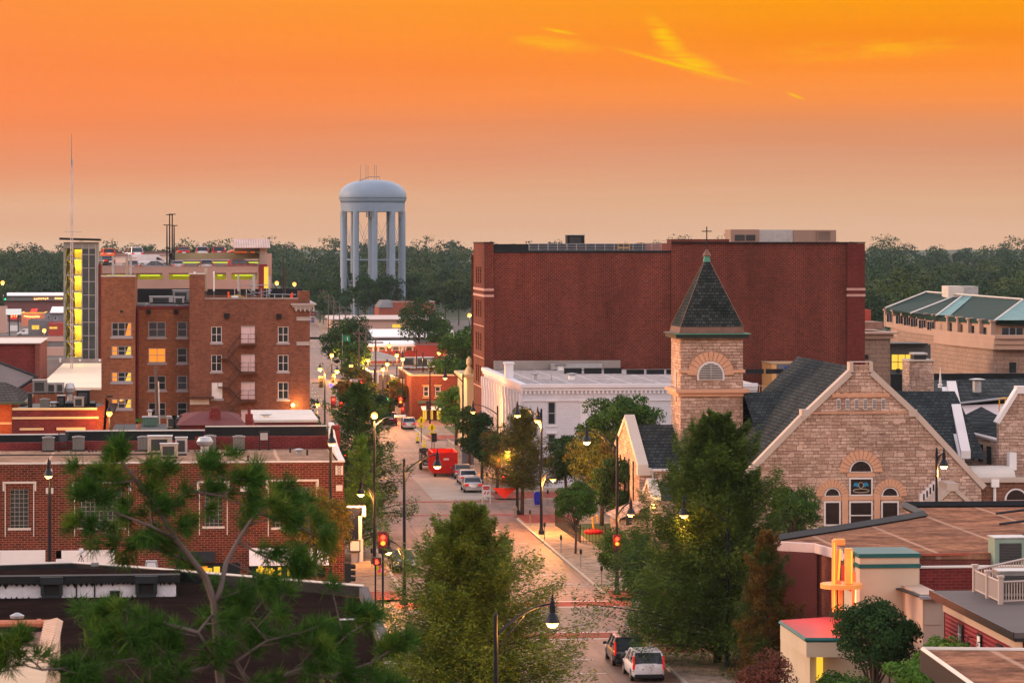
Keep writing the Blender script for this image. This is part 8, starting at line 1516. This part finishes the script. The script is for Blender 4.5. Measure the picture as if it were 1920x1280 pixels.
mb=MB(); p=PZ(733,1244,zp); mb.box(p.x-.25,p.x+.25,p.y,p.y+.2,zp+.01,zp+.1); tag(part('white_block',mb,M['white']),'small white block on the right parapet of the dark roof','block')
# ---- stucco building, lower left corner
DQ=100; t=thing('tiled_stucco_corner','beige stucco building corner with terracotta coping tiles and brown roof','building',(-10,DQ,0)); zq=zD(1168,DQ); A_=PZ(113,1167,zq); f=MB(); Bq=PZ(62,1240,zq); P2=[PZ(-260,1167,zq),A_,PZ(113,1167,zq)+Vector((.0,-8,0))]; xr=A_.x; yr=A_.y
f=MB(); f.prism([(xr-14,yr),(xr,yr),(xr-.0,yr-14),(xr-14,yr-14)],zq-.45,'z',0); part('wall',f,mat('beige_stucco',(.50,.37,.25),.85,var=.12,vs=1),t)
f=MB(); f.quad((xr-14,yr-.2,zq-.25),(xr-.35,yr-.2,zq-.25),(xr-.35,yr-14,zq-1.5),(xr-14,yr-14,zq-1.5)); part('roof',f,mat('brown_pink_roof',(.24,.13,.11),.8,var=.3,vs=.6),t)
f=MB(); f.tube([(xr-14,yr,zq),(xr,yr,zq)],.11,8)
for k in range(8): f.tube([(xr-.6-k*1.5,yr,zq),(xr-.72-k*1.5,yr,zq)],.14,8)
part('ridge_tiles',f,mat('terracotta',(.50,.19,.11),.7,var=.2,vs=3),t)
f=MB(); f.prism([(yr,zq-.46),(yr,zq-.02),(yr-14,zq-1.3),(yr-14,zq-1.75)],.25,'x',xr-.25); part('raking_wall',f,bpy.data.materials['beige_stucco'],t)
f=MB()
for k in range(34): yy=yr-.15-k*.36; zz=zq-.02-(yr-yy)*.0914; f.tube([(xr-.48,yy,zz+.02),(xr-.1,yy,zz+.12),(xr+.05,yy,zz+.02)],.095,6)
part('coping_tiles',f,mat('pale_terracotta',(.62,.42,.30),.7,var=.2,vs=3),t)
u=pipevent(.45,.12,M['black']); u.location=PZ(32,1185,zq-.3); u['label']='silver-capped vent pipe on the terracotta-edged roof'
# ================= WATER TOWER
Dw=1000; cw_=PD(699,HZ,Dw); wx,wy=cw_.x,cw_.y; wtp=mat('pale_blue_tank_paint',(.22,.29,.38),.5,var=.2,vs=.12); T=thing('water_tower','tall pale blue water tower with domed tank on columns','water tower',(wx,wy,0))
R=10.3; zb=zD(390,Dw); zd=zD(380,Dw); zt=zD(337,Dw)
f=MB(); prof=[(R*.99,zb-1.0),(R*.99,zd-.2)]; n=10; f.lathe([(.5,zb-1.2),(R*.97,zb-1.2),(R*.98,zd-.1)],(wx,wy,0),40); part('ring_girder',f,wtp,T,smooth=False)
f=MB(); zmid=zD(366,Dw); pr=[(R*.97,zd-.1),(R*1.015,zd+.8),(R*1.02,zmid)]+[(R*1.01*math.cos(a)**.8 if math.cos(a)>0 else .01,zmid+(zt-zmid)*math.sin(a)) for a in [PI/2*k/12 for k in range(1,13)]]; pr[-1]=(.05,zt); f.lathe(pr,(wx,wy,0),40); part('tank',f,wtp,T,smooth=True)
f=MB(); f.lathe([(R*1.05,zD(371,Dw)),(R*1.05,zD(370,Dw))],(wx,wy,0),40); part('walkway_rim',f,wtp,T)
for k in range(10):
    a=2*PI*k/10+.31; x,y=wx+R*.93*math.cos(a),wy+R*.93*math.sin(a); f=MB(); f.tube([(x,y,0),(x,y,zb-1.1)],.95,12); part('column',f,wtp,T,smooth=False)
f=MB(); f.tube([(wx,wy,0),(wx,wy,zb-1.1)],1.5,14); part('riser_pipe',f,wtp,T)
zc_=zD(487,Dw)
for k in range(10):
    a,b=2*PI*k/10+.31,2*PI*(k+1)/10+.31; p=Vector((wx+R*.93*math.cos(a),wy+R*.93*math.sin(a),0)); q=Vector((wx+R*.93*math.cos(b),wy+R*.93*math.sin(b),0)); f=MB(); f.tube([p+Vector((0,0,zc_)),q+Vector((0,0,zc_))],.22,5)
    for z0,z1 in ((2,zc_),(zc_,zb-2)): f.tube([p+Vector((0,0,z0)),q+Vector((0,0,z1))],.06,3); f.tube([p+Vector((0,0,z1)),q+Vector((0,0,z0))],.06,3)
    part('brace',f,wtp,T)
f=MB()
for px,y0 in ((676,310),(686,309),(690,310),(702,309),(706,310)): p=PD(px,338,Dw); f.tube([(p.x,wy,zt-1),(p.x,wy,zD(y0,Dw))],.07,4)
f.tube([(PD(672,338,Dw).x,wy-3,zt-.5),(PD(690,338,Dw).x,wy-3,zt+.8),(PD(711,338,Dw).x,wy-3,zt+.9),(PD(711,338,Dw).x,wy-3,zt-.4)],.1,4); part('whip_antennas',f,M['greymetal'],T)
f=MB()
for px in (643,648,687,690,695,700,750,755): p=PD(px,400,Dw-R); f.box(p.x-.18,p.x+.18,p.y-.3,p.y,p.z-1.2,p.z+.8)
part('panel_antennas',f,M['greymetal'],T)
# ================= power poles and wires along the far road
wood_=bpy.data.materials['weathered_wood']; prev=None; wires=MB()
for i,y in enumerate((455,500,545,590,640,700,770,850,940,1040)):
    x=XR+1.6+bendx(y)-(3.5 if y<520 else 0); t=thing('power_pole','wooden power pole with crossarm on the right of the far road'+(', nearest' if i==0 else ''),'utility pole',(x,y,0),'power poles along the far road'); f=MB(); h=10.5; f.tube([(x,y,0),(x,y,h)],[.18,.12],6); part('pole',f,wood_,t); f=MB(); f.box(x-1.1,x+1.1,y-.08,y+.08,h-.8,h-.62); part('crossarm',f,wood_,t)
    if i not in(0,): t['label']='wooden power pole with crossarm along the right of the far road'
    pt=[Vector((x+dx,y,h-.55)) for dx in (-1,0,1)]+[Vector((x,y,h-2.5))]
    if prev:
        for a,b in zip(prev,pt): wires.tube([a,a.lerp(b,.5)+Vector((0,0,-.6)),b],.022,3,cap=False)
    prev=pt
tag(part('power_lines',wires,M['black']),'thin sagging power lines strung along the far road','power lines')
# ================= VEHICLES
gls=glass('car_glass',(.03,.04,.05),.05); M['tail']=emit('tail_lamp_red',(.8,.02,.01),.35,(.45,.01,.01)); M['head']=mat('headlamp_lens',(.7,.7,.7),.1); M['chrome']=mat('chrome_trim',(.5,.5,.5),.2,metal=.9)
def paint(nm,c,metal=.3):
    m,nt,b=_new(nm); b.inputs['Base Color'].default_value=(*c,1); b.inputs['Roughness'].default_value=.28; b.inputs['Metallic'].default_value=metal; b.inputs['Coat Weight'].default_value=.6; n=noise_(nt,pos(nt),2.0,3); nt.links.new(mixc(nt,sh(c,.85),sh(c,1.08),n),b.inputs['Base Color']); return m
def car(kind,pm,label,group='parked cars'):
    """car pointing +y, wheels on z=0"""
    t=thing({'suv':'parked_suv','sedan':'parked_sedan','van':'parked_van','pickup':'pickup_truck','hatch':'parked_hatchback'}[kind],label,'van' if kind=='van' else ('pickup truck' if kind=='pickup' else 'car'),(0,0,0),group)
    L,W,H={'suv':(4.55,1.82,1.68),'sedan':(4.75,1.80,1.46),'van':(4.9,1.85,1.85),'pickup':(5.4,1.95,1.9),'hatch':(4.1,1.74,1.50)}[kind]
    hl=L/2; w=W/2; zb=.28; belt={'suv':.98,'sedan':.90,'van':1.0,'pickup':1.08,'hatch':.92}[kind]; hood={'suv':.98,'sedan':.80,'van':.95,'pickup':1.08,'hatch':.86}[kind]
    tailz={'suv':belt+.02,'sedan':.95,'van':belt,'pickup':1.10,'hatch':belt}[kind]
    st=[(-hl,.80,zb+.10,tailz-.16),(-hl+.10,.93,zb,tailz-.03),(-hl+.5,.985,zb-.05,tailz),(-hl*.45,1,zb-.06,belt),(hl*.2,1,zb-.06,belt),(hl*.45,.99,zb-.06,hood+.04),(hl-.45,.95,zb-.03,hood-.06),(hl-.10,.88,zb,hood-.2),(hl,.74,zb+.10,hood-.32)]
    f=MB(); rows=[]
    for (y,ws,z0,z1) in st:
        a=w*ws; rows.append([(-a*.9,y,z0),(-a,y,z0+.12),(-a*1.0,y,(z0+z1)/2+.05),(-a*.955,y,z1-.07),(-a*.86,y,z1),(-a*.4,y,z1+.035),(a*.4,y,z1+.035),(a*.86,y,z1),(a*.955,y,z1-.07),(a,y,(z0+z1)/2+.05),(a,y,z0+.12),(a*.9,y,z0)])
    f.grid(rows); n=len(f.v)//12
    f.f.append(tuple(range(12))); f.f.append(tuple(range(12*(n-1),12*n))[::-1]); 
    for i in range(n-1): f.f.append((i*12,i*12+11,(i+1)*12+11,(i+1)*12))
    body=part('body',f,pm,t,smooth=True)
    cab={'suv':[(-hl+.12,-hl+.42,),(hl*.42,hl*.02)],'sedan':[(-hl+.75,-hl+1.35),(hl*.40,hl*.03)],'van':[(-hl+.04,-hl+.16),(hl*.62,hl*.28)],'pickup':[(-hl+.12,-hl+.32),(hl*.42,hl*.12)],'hatch':[(-hl+.12,-hl+.55),(hl*.5,hl*.08)]}[kind]
    (rb,rt),(fb,ft)=cab; wt=w*(.80 if kind!='van' else .9); wb=w*.93; zt=H-.04; z0=belt-.03
    pane=MB(); 
    A=[(-wb,rb,z0),(wb,rb,z0),(wb,fb,z0),(-wb,fb,z0)]; Bt=[(-wt,rt,zt-.06),(wt,rt,zt-.06),(wt,ft,zt-.06),(-wt,ft,zt-.06)]
    pane.quad(*A[::-1]); pane.quad(*Bt)
    for i in range(4): j=(i+1)%4; pane.quad(A[i],A[j],Bt[j],Bt[i])
    cabin=part('glasshouse',pane,gls if kind not in('van',) else pm,t)
    f=MB(); e=.02; f.prism([(rt-.05,zt-.07),(rt+.02,zt),(ft-.15,zt+.02),(ft+.06,zt-.07)],2*wt+.02,'x',-wt-.01); part('roof',f,pm,t,bevel=.03)
    f=MB()
    for sx_ in (-1,1):
        for (p0,p1) in (((rb,z0),(rt,zt-.06)),((fb,z0),(ft,zt-.06))): f.tube([(sx_*(wb+.005),p0[0],p0[1]),(sx_*(wt+.005),p1[0],p1[1])],.05,5)
        ym=(rt+ft)/2; yb_=(rb*.45+fb*.55); f.tube([(sx_*(wb+.01),yb_,z0),(sx_*(wt+.01),ym+.1,zt-.06)],.035,4)
        if kind in('suv','hatch','van'): f.quad((sx_*(wb+.012),rb,z0),(sx_*(wb+.012),rb+.45,z0),(sx_*(wt+.012),rt+.35,zt-.06),(sx_*(wt+.012),rt,zt-.06))
    part('pillars',f,pm,t)
    if kind=='van':
        f=MB(); f.quad((-wb*.9,fb+.02,z0+.05),(wb*.9,fb+.02,z0+.05),(wt*.9,ft+.04,zt-.1),(-wt*.9,ft+.04,zt-.1)); part('windscreen',f,gls,t)
        for s_ in (-1,1): f=MB(); f.quad((s_*(wb+.02),fb-.15,z0+.08),(s_*(wb+.02),fb-1.1,z0+.08),(s_*(wt+.03),fb-1.1,zt-.35),(s_*(wt+.03),ft-.05,zt-.35)); part('side_window',f,gls,t)
    for s_ in (-1,1):
        for yy in (-hl+.85,hl-.85):
            f=MB(); r=.335 if kind!='pickup' else .38; f.tube([(s_*(w-.20),yy,r),(s_*(w+.01),yy,r)],r,16); wh=part('wheel',f,M['black'],t); f=MB(); f.tube([(s_*(w+.011),yy,r),(s_*(w+.03),yy,r)],r*.62,12); part('rim',f,M['chrome'],wh)
        f=MB(); 
        if kind in('suv',): f.prism([(-hl+.06,belt-.32),(-hl+.02,belt+.0),(-hl+.16,belt+.42),(-hl+.36,belt+.42),(-hl+.28,belt),(-hl+.34,belt-.3)],.10,'x',s_*(w*.90)-.05)
        else: f.box(s_*w*.72-.2,s_*w*.72+.2,-hl-.02,-hl+.25,tailz-.30,tailz-.09)
        part('tail_lamp',f,M['tail'],t,bevel=.01); f=MB(); f.box(s_*w*.70-.2,s_*w*.70+.2,hl-.28,hl-.02,hood-.36,hood-.2); part('headlight',f,M['head'],t,bevel=.02)
        f=MB(); f.box(s_*(w+.14)-.11,s_*(w+.14)+.11,fb-.32,fb-.18,belt-.02,belt+.14); part('mirror',f,pm if kind!='suv' else M['black'],t,bevel=.03)
    f=MB(); f.box(-.27,.27,-hl-.035,-hl+.02,tailz-.42 if kind!='suv' else .80,tailz-.26 if kind!='suv' else .94); part('number_plate',f,M['white'],t)
    f=MB(); f.box(-w*.86,w*.86,-hl-.05,-hl+.12,zb-.04,zb+.16); part('rear_bumper',f,M['black'] if kind=='suv' else pm,t,bevel=.03); f=MB(); f.box(-w*.8,w*.8,hl-.14,hl+.03,zb-.02,zb+.16); part('front_bumper',f,pm,t,bevel=.03); f=MB(); f.box(-w*.5,w*.5,hl-.05,hl+.012,zb+.2,hood-.3); part('grille',f,M['black'],t)
    f=MB(); f.box(-w+.15,w-.15,-hl+.3,hl-.3,.16,.30); part('underbody',f,M['black'],t)
    return t
silver=paint('silver_paint',(.45,.42,.42),.6); whitep=paint('white_car_paint',(.72,.70,.72),.0); blackp=paint('black_car_paint',(.012,.012,.016),.2); bluep=paint('blue_car_paint',(.02,.12,.42),.3); redp=paint('red_car_paint',(.25,.02,.02),.2); orangep=paint('orange_car_paint',(.80,.13,.01),.0); greyp=paint('grey_car_paint',(.18,.18,.20),.5); goldp=paint('beige_car_paint',(.45,.33,.24),.5); marp=paint('maroon_car_paint',(.16,.015,.02),.3)
def place(t,x,y,z=.02,rot=0): t.location=(x,y,z); t.rotation_euler=(0,0,rot); return t
def placeP(t,px,py,z=.02,rot=0,D=None):
    p=PZ(px,py,z) if D is None else Vector((PD(px,HZ,D).x,PD(px,HZ,D).y,z)); return place(t,p.x,p.y,z,rot)
placeP(car('suv',whitep,'white SUV parked at the bottom behind cypress branches'),1206,1268); placeP(car('suv',blackp,'black SUV parked in front of the white SUV'),1171,1240)
placeP(car('sedan',silver,'silver sedan parked at the right kerb, nearest the barricade'),884,920); placeP(car('sedan',whitep,'pale sedan parked second from the barricade'),876,906); placeP(car('sedan',greyp,'grey sedan parked behind the red dumpster, third in line'),866,895)
placeP(car('hatch',silver,'silver hatchback driving away at the far crossing'),765.5,803); placeP(car('hatch',blackp,'black and white hatchback facing the camera on the left kerb'),755,1068,rot=PI)
placeP(car('suv',marp,'dark maroon SUV at the left kerb of the far block'),728,795,rot=.1); placeP(car('sedan',bluep,'small blue car far down the road'),583,604); placeP(car('sedan',redp,'small reddish car at the far end of the road'),587,592)
placeP(car('van',whitep,'small white truck by the red shop'),682,664,rot=PI/2)
YGd=YG
zd=za(499,YG)-.9
def deck(t,px,py,D,rot,z=None):
    p=PD(px,py,D); place(t,p.x,p.y,p.z if z is None else z,rot)
dk=MB(); g='vehicles on the garage roof'
deck(car('suv',orangep,'orange SUV on the garage roof beside the stair tower',g),200,486,480,.2); deck(car('pickup',whitep,'white covered pickup truck on the sloping garage roof',g),247,486.5,482,.35); deck(car('van',whitep,'small white panel van parked sideways on the garage roof',g),288,501,463,-PI/2); deck(car('sedan',blackp,'black sedan tail at the left end of the garage roof',g),193,498,466,.5)
deck(car('sedan',greyp,'grey sedan roof behind the garage parapet before the white van',g),296,508,458,-PI/2); deck(car('sedan',silver,'pale sedan roof behind the garage parapet under the light poles',g),331,507,459,.1); deck(car('suv',silver,'silver car under the upper garage deck',g),386,508,459,.05); deck(car('suv',redp,'red SUV under the upper garage deck, parked sideways',g),456,507,458,-PI/2); deck(car('hatch',greyp,'small grey car roof at the left of the garage parapet',g),246,507.5,458,.1)
deck(car('sedan',redp,'reddish car on the upper garage deck, left',g),342,481,470,.1); deck(car('suv',silver,'silver car on the upper garage deck, middle',g),378,483,470,.05); deck(car('suv',redp,'red car on the upper garage deck, right of the silver one',g),409,483,470,.05); deck(car('hatch',orangep,'orange car below the lift house roof',g),451,480,472,PI/2)
# rear slope of the garage roof that carries the pickup
f=MB(); a,b=xa(186,YG+14),xa(322,YG+14); f.quad((a,YG+12,za(502,YG+12)),(b,YG+12,za(502,YG+12)),(b,YG+34,za(478,YG+34)),(a,YG+34,za(478,YG+34))); part('roof_ramp',f,mat('warm_deck_concrete',(.42,.28,.21),.8,var=.15,vs=.2),G); f=MB(); f.box(xa(150,YG),xa(322,YG+34),YG+34.1,YG+34.4,10,za(471,YG+34)); part('rear_ramp_wall',f,mat('brown_deck_wall',(.17,.11,.10),.85,var=.15),G)
for i,(px,py,k,pm_) in enumerate(((50,626,'van',whitep),(62,625,'van',silver),(74,627,'sedan',whitep),(98,626,'van',greyp),(110,627,'suv',whitep))): placeP(car(k,pm_,['white van leftmost on the lot before the grey shop','silver van second on the lot before the grey shop','white sedan third on the lot before the grey shop','grey van fourth on the lot before the grey shop','white SUV beside the stair tower on the far lot'][i],'vehicles on the far left lot'),px,py+3,.03,PI/2)
# ================= TREES
def gpos(px,D): p=PD(px,HZ,D); return (p.x,p.y,.14)
conifer('cypress_tree','large feathery cypress in the middle, in front of the street',gpos(876,139),12.3,6.0,L['cyp'],nbr=250,lpb=850,ls=.20,trunk=.17,droop=.12,z0f=.10,shape=.62,asp=.26,irr=.38)
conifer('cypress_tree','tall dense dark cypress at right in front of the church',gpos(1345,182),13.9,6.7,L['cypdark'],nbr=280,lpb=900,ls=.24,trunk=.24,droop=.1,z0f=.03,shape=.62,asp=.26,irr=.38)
# left street: broad dark cypress and bright young one
conifer('cypress_tree','broad green cypress on the left pavement behind the brick building',gpos(668,262),12.2,5.2,L['mid'],nbr=150,lpb=300,ls=.30,trunk=.24,shape=.6,z0f=.1,irr=.35)
conifer('cypress_tree','bright green young cypress in front of the broad one',gpos(676,243),9.2,2.9,L['bright'],nbr=90,lpb=260,ls=.24,trunk=.14,shape=.65,z0f=.08,irr=.3)
tree('street_tree','orange-green turning tree before the brick building, over the white awning',gpos(590,209),8.6,3.0,L['autumn'],rz=3.7,ncl=60,nlf=16000,ls=.16,cr=.26,trunk=.14,low=-.9)
tree('street_tree','round young green tree on the right pavement',gpos(1079,246),5.9,2.3,L['mid'],rz=2.0,cz=3.9,ncl=50,nlf=13000,ls=.15,cr=.28,trunk=.10,low=-.8)
conifer('cypress_tree','rust-tinged narrow cypress at the second crossing',gpos(979,281),9.0,2.9,L['olive'],nbr=150,lpb=260,ls=.24,trunk=.18,shape=.42,z0f=.25,irr=.3)
tree('pear_tree','dense oval dark pear tree behind the red signal by the church lawn',gpos(1154,222),4.5,1.5,L['mid'],rz=2.0,cz=2.6,ncl=50,nlf=11000,ls=.13,cr=.36,trunk=.09,low=-1)
tree('columnar_tree','dark columnar tree right of the red dumpster, taller',gpos(903,318),8.0,1.5,L['dark'],rz=3.7,cz=4.3,ncl=50,nlf=9000,ls=.22,cr=.30,low=-1); tree('columnar_tree','dark columnar tree right of the portable toilet, left of the taller one',gpos(880,338),7.4,1.4,L['dark'],rz=3.3,cz=4.1,ncl=46,nlf=8000,ls=.22,cr=.30,low=-1)
tree('street_tree','small rusty tree between the columnar trees and the crossing',gpos(932,305),7.0,2.0,L['rust'],rz=3.0,ncl=40,nlf=7000,ls=.2,low=-.9)
tree('shade_tree','large spreading locust tree before the white building',gpos(1192,284),11.6,5.0,L['mid'],rz=4.3,cz=7.2,ncl=85,nlf=24000,ls=.24,cr=.22,trunk=.25,low=-.9,lean=-1.2)
tree('shade_tree','orange-flecked locust tree left of the church west gable',gpos(1128,270),8.0,3.6,L['olive'],rz=3.8,cz=5.2,ncl=70,nlf=17000,ls=.2,cr=.26,trunk=.2,low=-.9); tree('shade_tree','dark locust tree behind the young round tree',gpos(1060,292),7.4,2.9,L['dark'],rz=3.1,cz=4.2,ncl=60,nlf=13000,ls=.2,cr=.28,low=-.9)
tree('shade_tree','dark green tree between the white building and the church',gpos(1160,262),7.2,2.8,L['dark'],rz=3.3,cz=3.9,ncl=56,nlf=12000,ls=.18,cr=.3,low=-1)
tree('broadleaf_tree','bright green tree in front of the church gable',gpos(1487,222),7.8,2.2,L['mid'],rz=2.6,cz=5.0,ncl=50,nlf=13000,ls=.15,cr=.3,low=-.8); tree('shrub','thin green shrub before the stained windows',gpos(1545,214),5.4,1.3,L['bright'],rz=1.4,cz=3.8,ncl=30,nlf=3000,ls=.13,cat='shrub')
tree('broadleaf_tree','dark glossy tree on the left side of the right cypress',gpos(1212,197),6.4,1.7,L['dark'],rz=2.9,cz=3.4,ncl=50,nlf=12000,ls=.15,cr=.3,low=-1)
tree('broadleaf_tree','dark bush at the church porch steps',gpos(1196,232),3.6,1.2,L['mid'],rz=1.7,cz=1.8,ncl=36,nlf=6000,ls=.14,low=-1,cat='bush')
# bottom right
tree('dogwood_tree','dark layered tree before the cream theatre tower',gpos(1640,148),8.2,2.7,L['dark'],rz=2.7,cz=5.4,ncl=60,nlf=17000,ls=.15,cr=.24,low=-.7); tree('broadleaf_tree','bright green tree at the bottom beside the copper-brown roof',gpos(1668,134),7.4,2.8,L['bright'],rz=3.0,cz=4.4,ncl=60,nlf=15000,ls=.13,cr=.26,low=-.9)
tree('broadleaf_tree','yellow-green tree before the maroon clapboard house',gpos(1775,140),7.5,2.4,L['bright'],rz=2.0,cz=5.1,ncl=44,nlf=10000,ls=.13,cr=.28,low=-.8); tree('broadleaf_tree','mid green tree at the bottom left of the theatre lobby',gpos(1580,138),6.4,2.0,L['mid'],rz=2.9,cz=3.5,ncl=50,nlf=10000,ls=.14,cr=.3,low=-.9)
tree('smoke_bush','purple-brown bush at the foot of the right cypress',gpos(1445,140),6.6,2.3,L['purple'],rz=3.2,cz=3.4,ncl=60,nlf=17000,ls=.12,cr=.26,low=-.9,cat='bush'); conifer('cypress_tree','narrow rust and green cypress beside the theatre marquee',gpos(1438,168),8.6,2.0,L['rust'],nbr=130,lpb=300,ls=.2,trunk=.12,shape=.45,z0f=.05,irr=.35)
tree('broadleaf_tree','green tree under the theatre marquee edge',gpos(1738,150),4.6,1.8,L['mid'],rz=1.8,cz=3.0,ncl=40,nlf=8000,ls=.14,low=-.9)
# middle distance
for i,(px,D,h,r,m_,lab) in enumerate(((862,455,13.5,4.6,'mid','tall green tree left of the maroon block, foremost'),(880,470,13.5,4.2,'dark','tallest dark green tree against the maroon block edge'),(842,440,9.5,3.6,'mid','lower green tree right of the brick corner building'),(855,380,8.0,3.0,'bright','lime-green tree below the tall ones beside the maroon block'),
 (786,640,14.5,5.2,'dark','round dark tree before the pink building'),(822,660,10.5,3.0,'mid','small open tree right of the round dark one'),(662,560,12.5,4.2,'dark','dark tree behind the green and white flag'),(640,600,10,4.6,'dark','low dark tree by the far utility poles'),(666,520,9,3.2,'mid','mid green tree under the flagpole'),
 (663,450,7.5,3.3,'rust','orange-brown tree above the second crossing'),(690,432,6.0,2.6,'olive','olive tree below the orange-brown one'),(738,440,6.0,2.2,'rust','small reddish flowering tree near the cream building'),
 (567,330,9.5,1.6,'dark','dark tree edge beside the brown tower block'),(700,420,4.5,3.2,'dark','low dark tree at the far crossing, left'),(765,1010,16,8,'dark','dark round tree right of the water tower'),(650,1000,17,7,'dark','dark tree at the left foot of the water tower'),(685,985,15,6,'dark','dark tree before the left columns of the water tower'),(728,990,16,6.5,'forest','tree before the right columns of the water tower'),(860,930,15,7,'forest','tree left of the maroon block edge in the far wood'),(835,980,17,8,'forest','tree right of the red warehouse'),(600,960,14,7,'dark','tree left of the long pink building'),(628,925,11,6,'dark','tree above the left end of the pink building'),
 (57,296,3.6,1.0,'bright','small green tree before the banded brick building, left of two'),(90,294,3.4,.9,'bright','small green tree before the banded brick building, right of two'),(1775,380,6.5,2.6,'mid','green tree top between the chimney and the courthouse'),(1760,376,6.2,2.2,'mid','darker tree top left of the courthouse tree'))):
    ground=0.0
    tree('distant_tree' if D>400 else 'broadleaf_tree',lab,(gpos(px,D)[0],gpos(px,D)[1],ground),h,r,L[m_],rz=h*.46,cz=h*.54,ncl=34,nlf=5200 if D<700 else 3600,ls=.30 if D<420 else (.42 if D<700 else .75),low=-.85,cr=.34,trunk=.2)
    
# planter by the green enclosure
t=thing('potted_plant','small bright green plant in a red pot beside the green enclosure','potted plant',(xa(260,268),268,8.0)); z_=za(800,268); f=MB(); f.lathe([(.12,0),(.2,.4)],(xa(260,268),267.5,z_),8); part('pot',f,bpy.data.materials['terracotta'],t); P_,D__,_=crownpts((xa(260,268),267.5,z_+.7),.4,.4,.3,10,300,.4,-.5); leaves('foliage',P_,D__,.12,.5,L['bright'],t,Vector((xa(260,268),268,8.0)))
# ================= foreground pine
def tuft_arrays(c,dr,n,ln):
    """needles fanning out of a twig end"""
    d=np.array(dr)/np.linalg.norm(dr); v=usph(n)*.85+d*.75; v/=np.linalg.norm(v,axis=1,keepdims=True); l=ln*RNG.uniform(.7,1.15,(n,1)); C=np.array(c)+v*l*.5+RNG.normal(0,.03,(n,3)); return C,v,l
DP=46
def PP(px,py,D=DP): return PD(px,py,D)
pine=thing('pine_tree','large wind-blown pine with long needles, lower left foreground','tree',PD(400,HZ,DP)-Vector((0,0,CH)))
limbs=[ # pixel paths with depth and base radius
 ([(430,1420,46),(410,1250,46),(402,1130,46),(385,1080,46),(330,1010,45.5),(300,960,45.5),(255,900,45),(225,860,45)],.10),
 ([(402,1130,46),(412,1110,46),(424,1055,46.5),(445,1015,47),(480,960,47),(530,935,47.5)],.07),
 ([(385,1080,46),(350,1050,46),(300,1030,46),(215,1005,46),(150,985,46)],.045),
 ([(330,1010,45.5),(280,985,45),(215,960,45),(175,920,44.5)],.04),
 ([(480,960,47),(560,985,47.5),(600,1010,48)],.035),([(445,1015,47),(500,1045,47),(560,1060,47.5)],.03),([(300,960,45.5),(350,920,46),(395,880,46)],.035),([(350,920,46),(420,930,46),(445,905,46)],.03),
 ([(410,1250,46),(370,1185,45.5),(300,1165,45),(240,1172,45),(195,1150,45)],.055),([(300,1165,45),(260,1200,44.8),(215,1190,44.5)],.03),
 ([(430,1420,46),(470,1290,46),(540,1262,46),(620,1268,46.5),(700,1240,47),(735,1215,47)],.06),([(470,1290,46),(440,1240,46),(500,1200,46),(552,1188,46),(600,1200,46.5)],.045),([(540,1262,46),(600,1240,46),(650,1190,46.5),(690,1165,47)],.04),
 ([(410,1250,46),(330,1260,45.5),(250,1235,45),(150,1250,44.5)],.05),([(330,1260,45.5),(280,1290,45),(200,1290,45)],.04),([(150,1250,44.5),(80,1255,44),(20,1240,44)],.035),([(80,1255,44),(45,1225,44),(40,1210,44)],.02),([(255,900,45),(220,905,45),(190,895,45)],.02),([(620,1268,46.5),(660,1290,47),(720,1285,47)],.03),([(370,1185,45.5),(400,1150,46),(430,1175,46.3),(470,1190,46.5)],.03),([(500,1200,46),(470,1165,46),(450,1130,46)],.025)]
mb=MB(); Cn=[];Vn=[];Ln=[]
for path,r in limbs:
    pts=[PP(*p) for p in path]; r*=.72; mb.tube(pts,[r*(1-.75*i/(len(pts)-1)) for i in range(len(pts))],7)
    for q_ in range(4): c_,v_,l_=tuft_arrays(pts[-1]+Vector((random.gauss(0,.1),random.gauss(0,.1),random.gauss(0,.08))),pts[-1]-pts[-2]+Vector((.1,0,.05)),150,.28); Cn.append(c_);Vn.append(v_);Ln.append(l_)
    for i in range(1,len(pts)):
        a,b=pts[i-1],pts[i]; d=(b-a); nseg=max(1,int(d.length/.175))
        late=i/(len(pts)-1)
        for k in range(nseg):
            if r>.06 and i<4: continue
            if r>=.033 and late<.45 and random.random()<.6: continue
            o=a+d*(k+random.random())/nseg; side=Vector((random.gauss(0,1),random.gauss(0,.8),random.gauss(.1,.6))).normalized()*random.uniform(.12,.72); e=o+side+d.normalized()*random.uniform(0,.28)
            mb.tube([o,o.lerp(e,.5)+Vector((0,0,-.02)),e],[.010,.008,.005],4,cap=False)
            c_,v_,l_=tuft_arrays(e,(e-o)+d.normalized()*.2+Vector((.25,0,-.04)),120,.30); Cn.append(c_);Vn.append(v_);Ln.append(l_)
            if random.random()<.6: m_=o.lerp(e,.6); c_,v_,l_=tuft_arrays(m_,(e-o)+Vector((.2,0,0)),90,.24); Cn.append(c_);Vn.append(v_);Ln.append(l_)
C=np.concatenate(Cn);V=np.concatenate(Vn);Lg=np.concatenate(Ln); nn=usph(len(C))
leaves('needles',C,nn,Lg*1.0,.05,L['pine'],pine,Vector(pine.location),jit=.01,tan=V)
part('trunk',mb,mat('pine_bark',(.13,.10,.095),.85,var=.3,vs=4),pine,smooth=True)
print('needles',len(C))
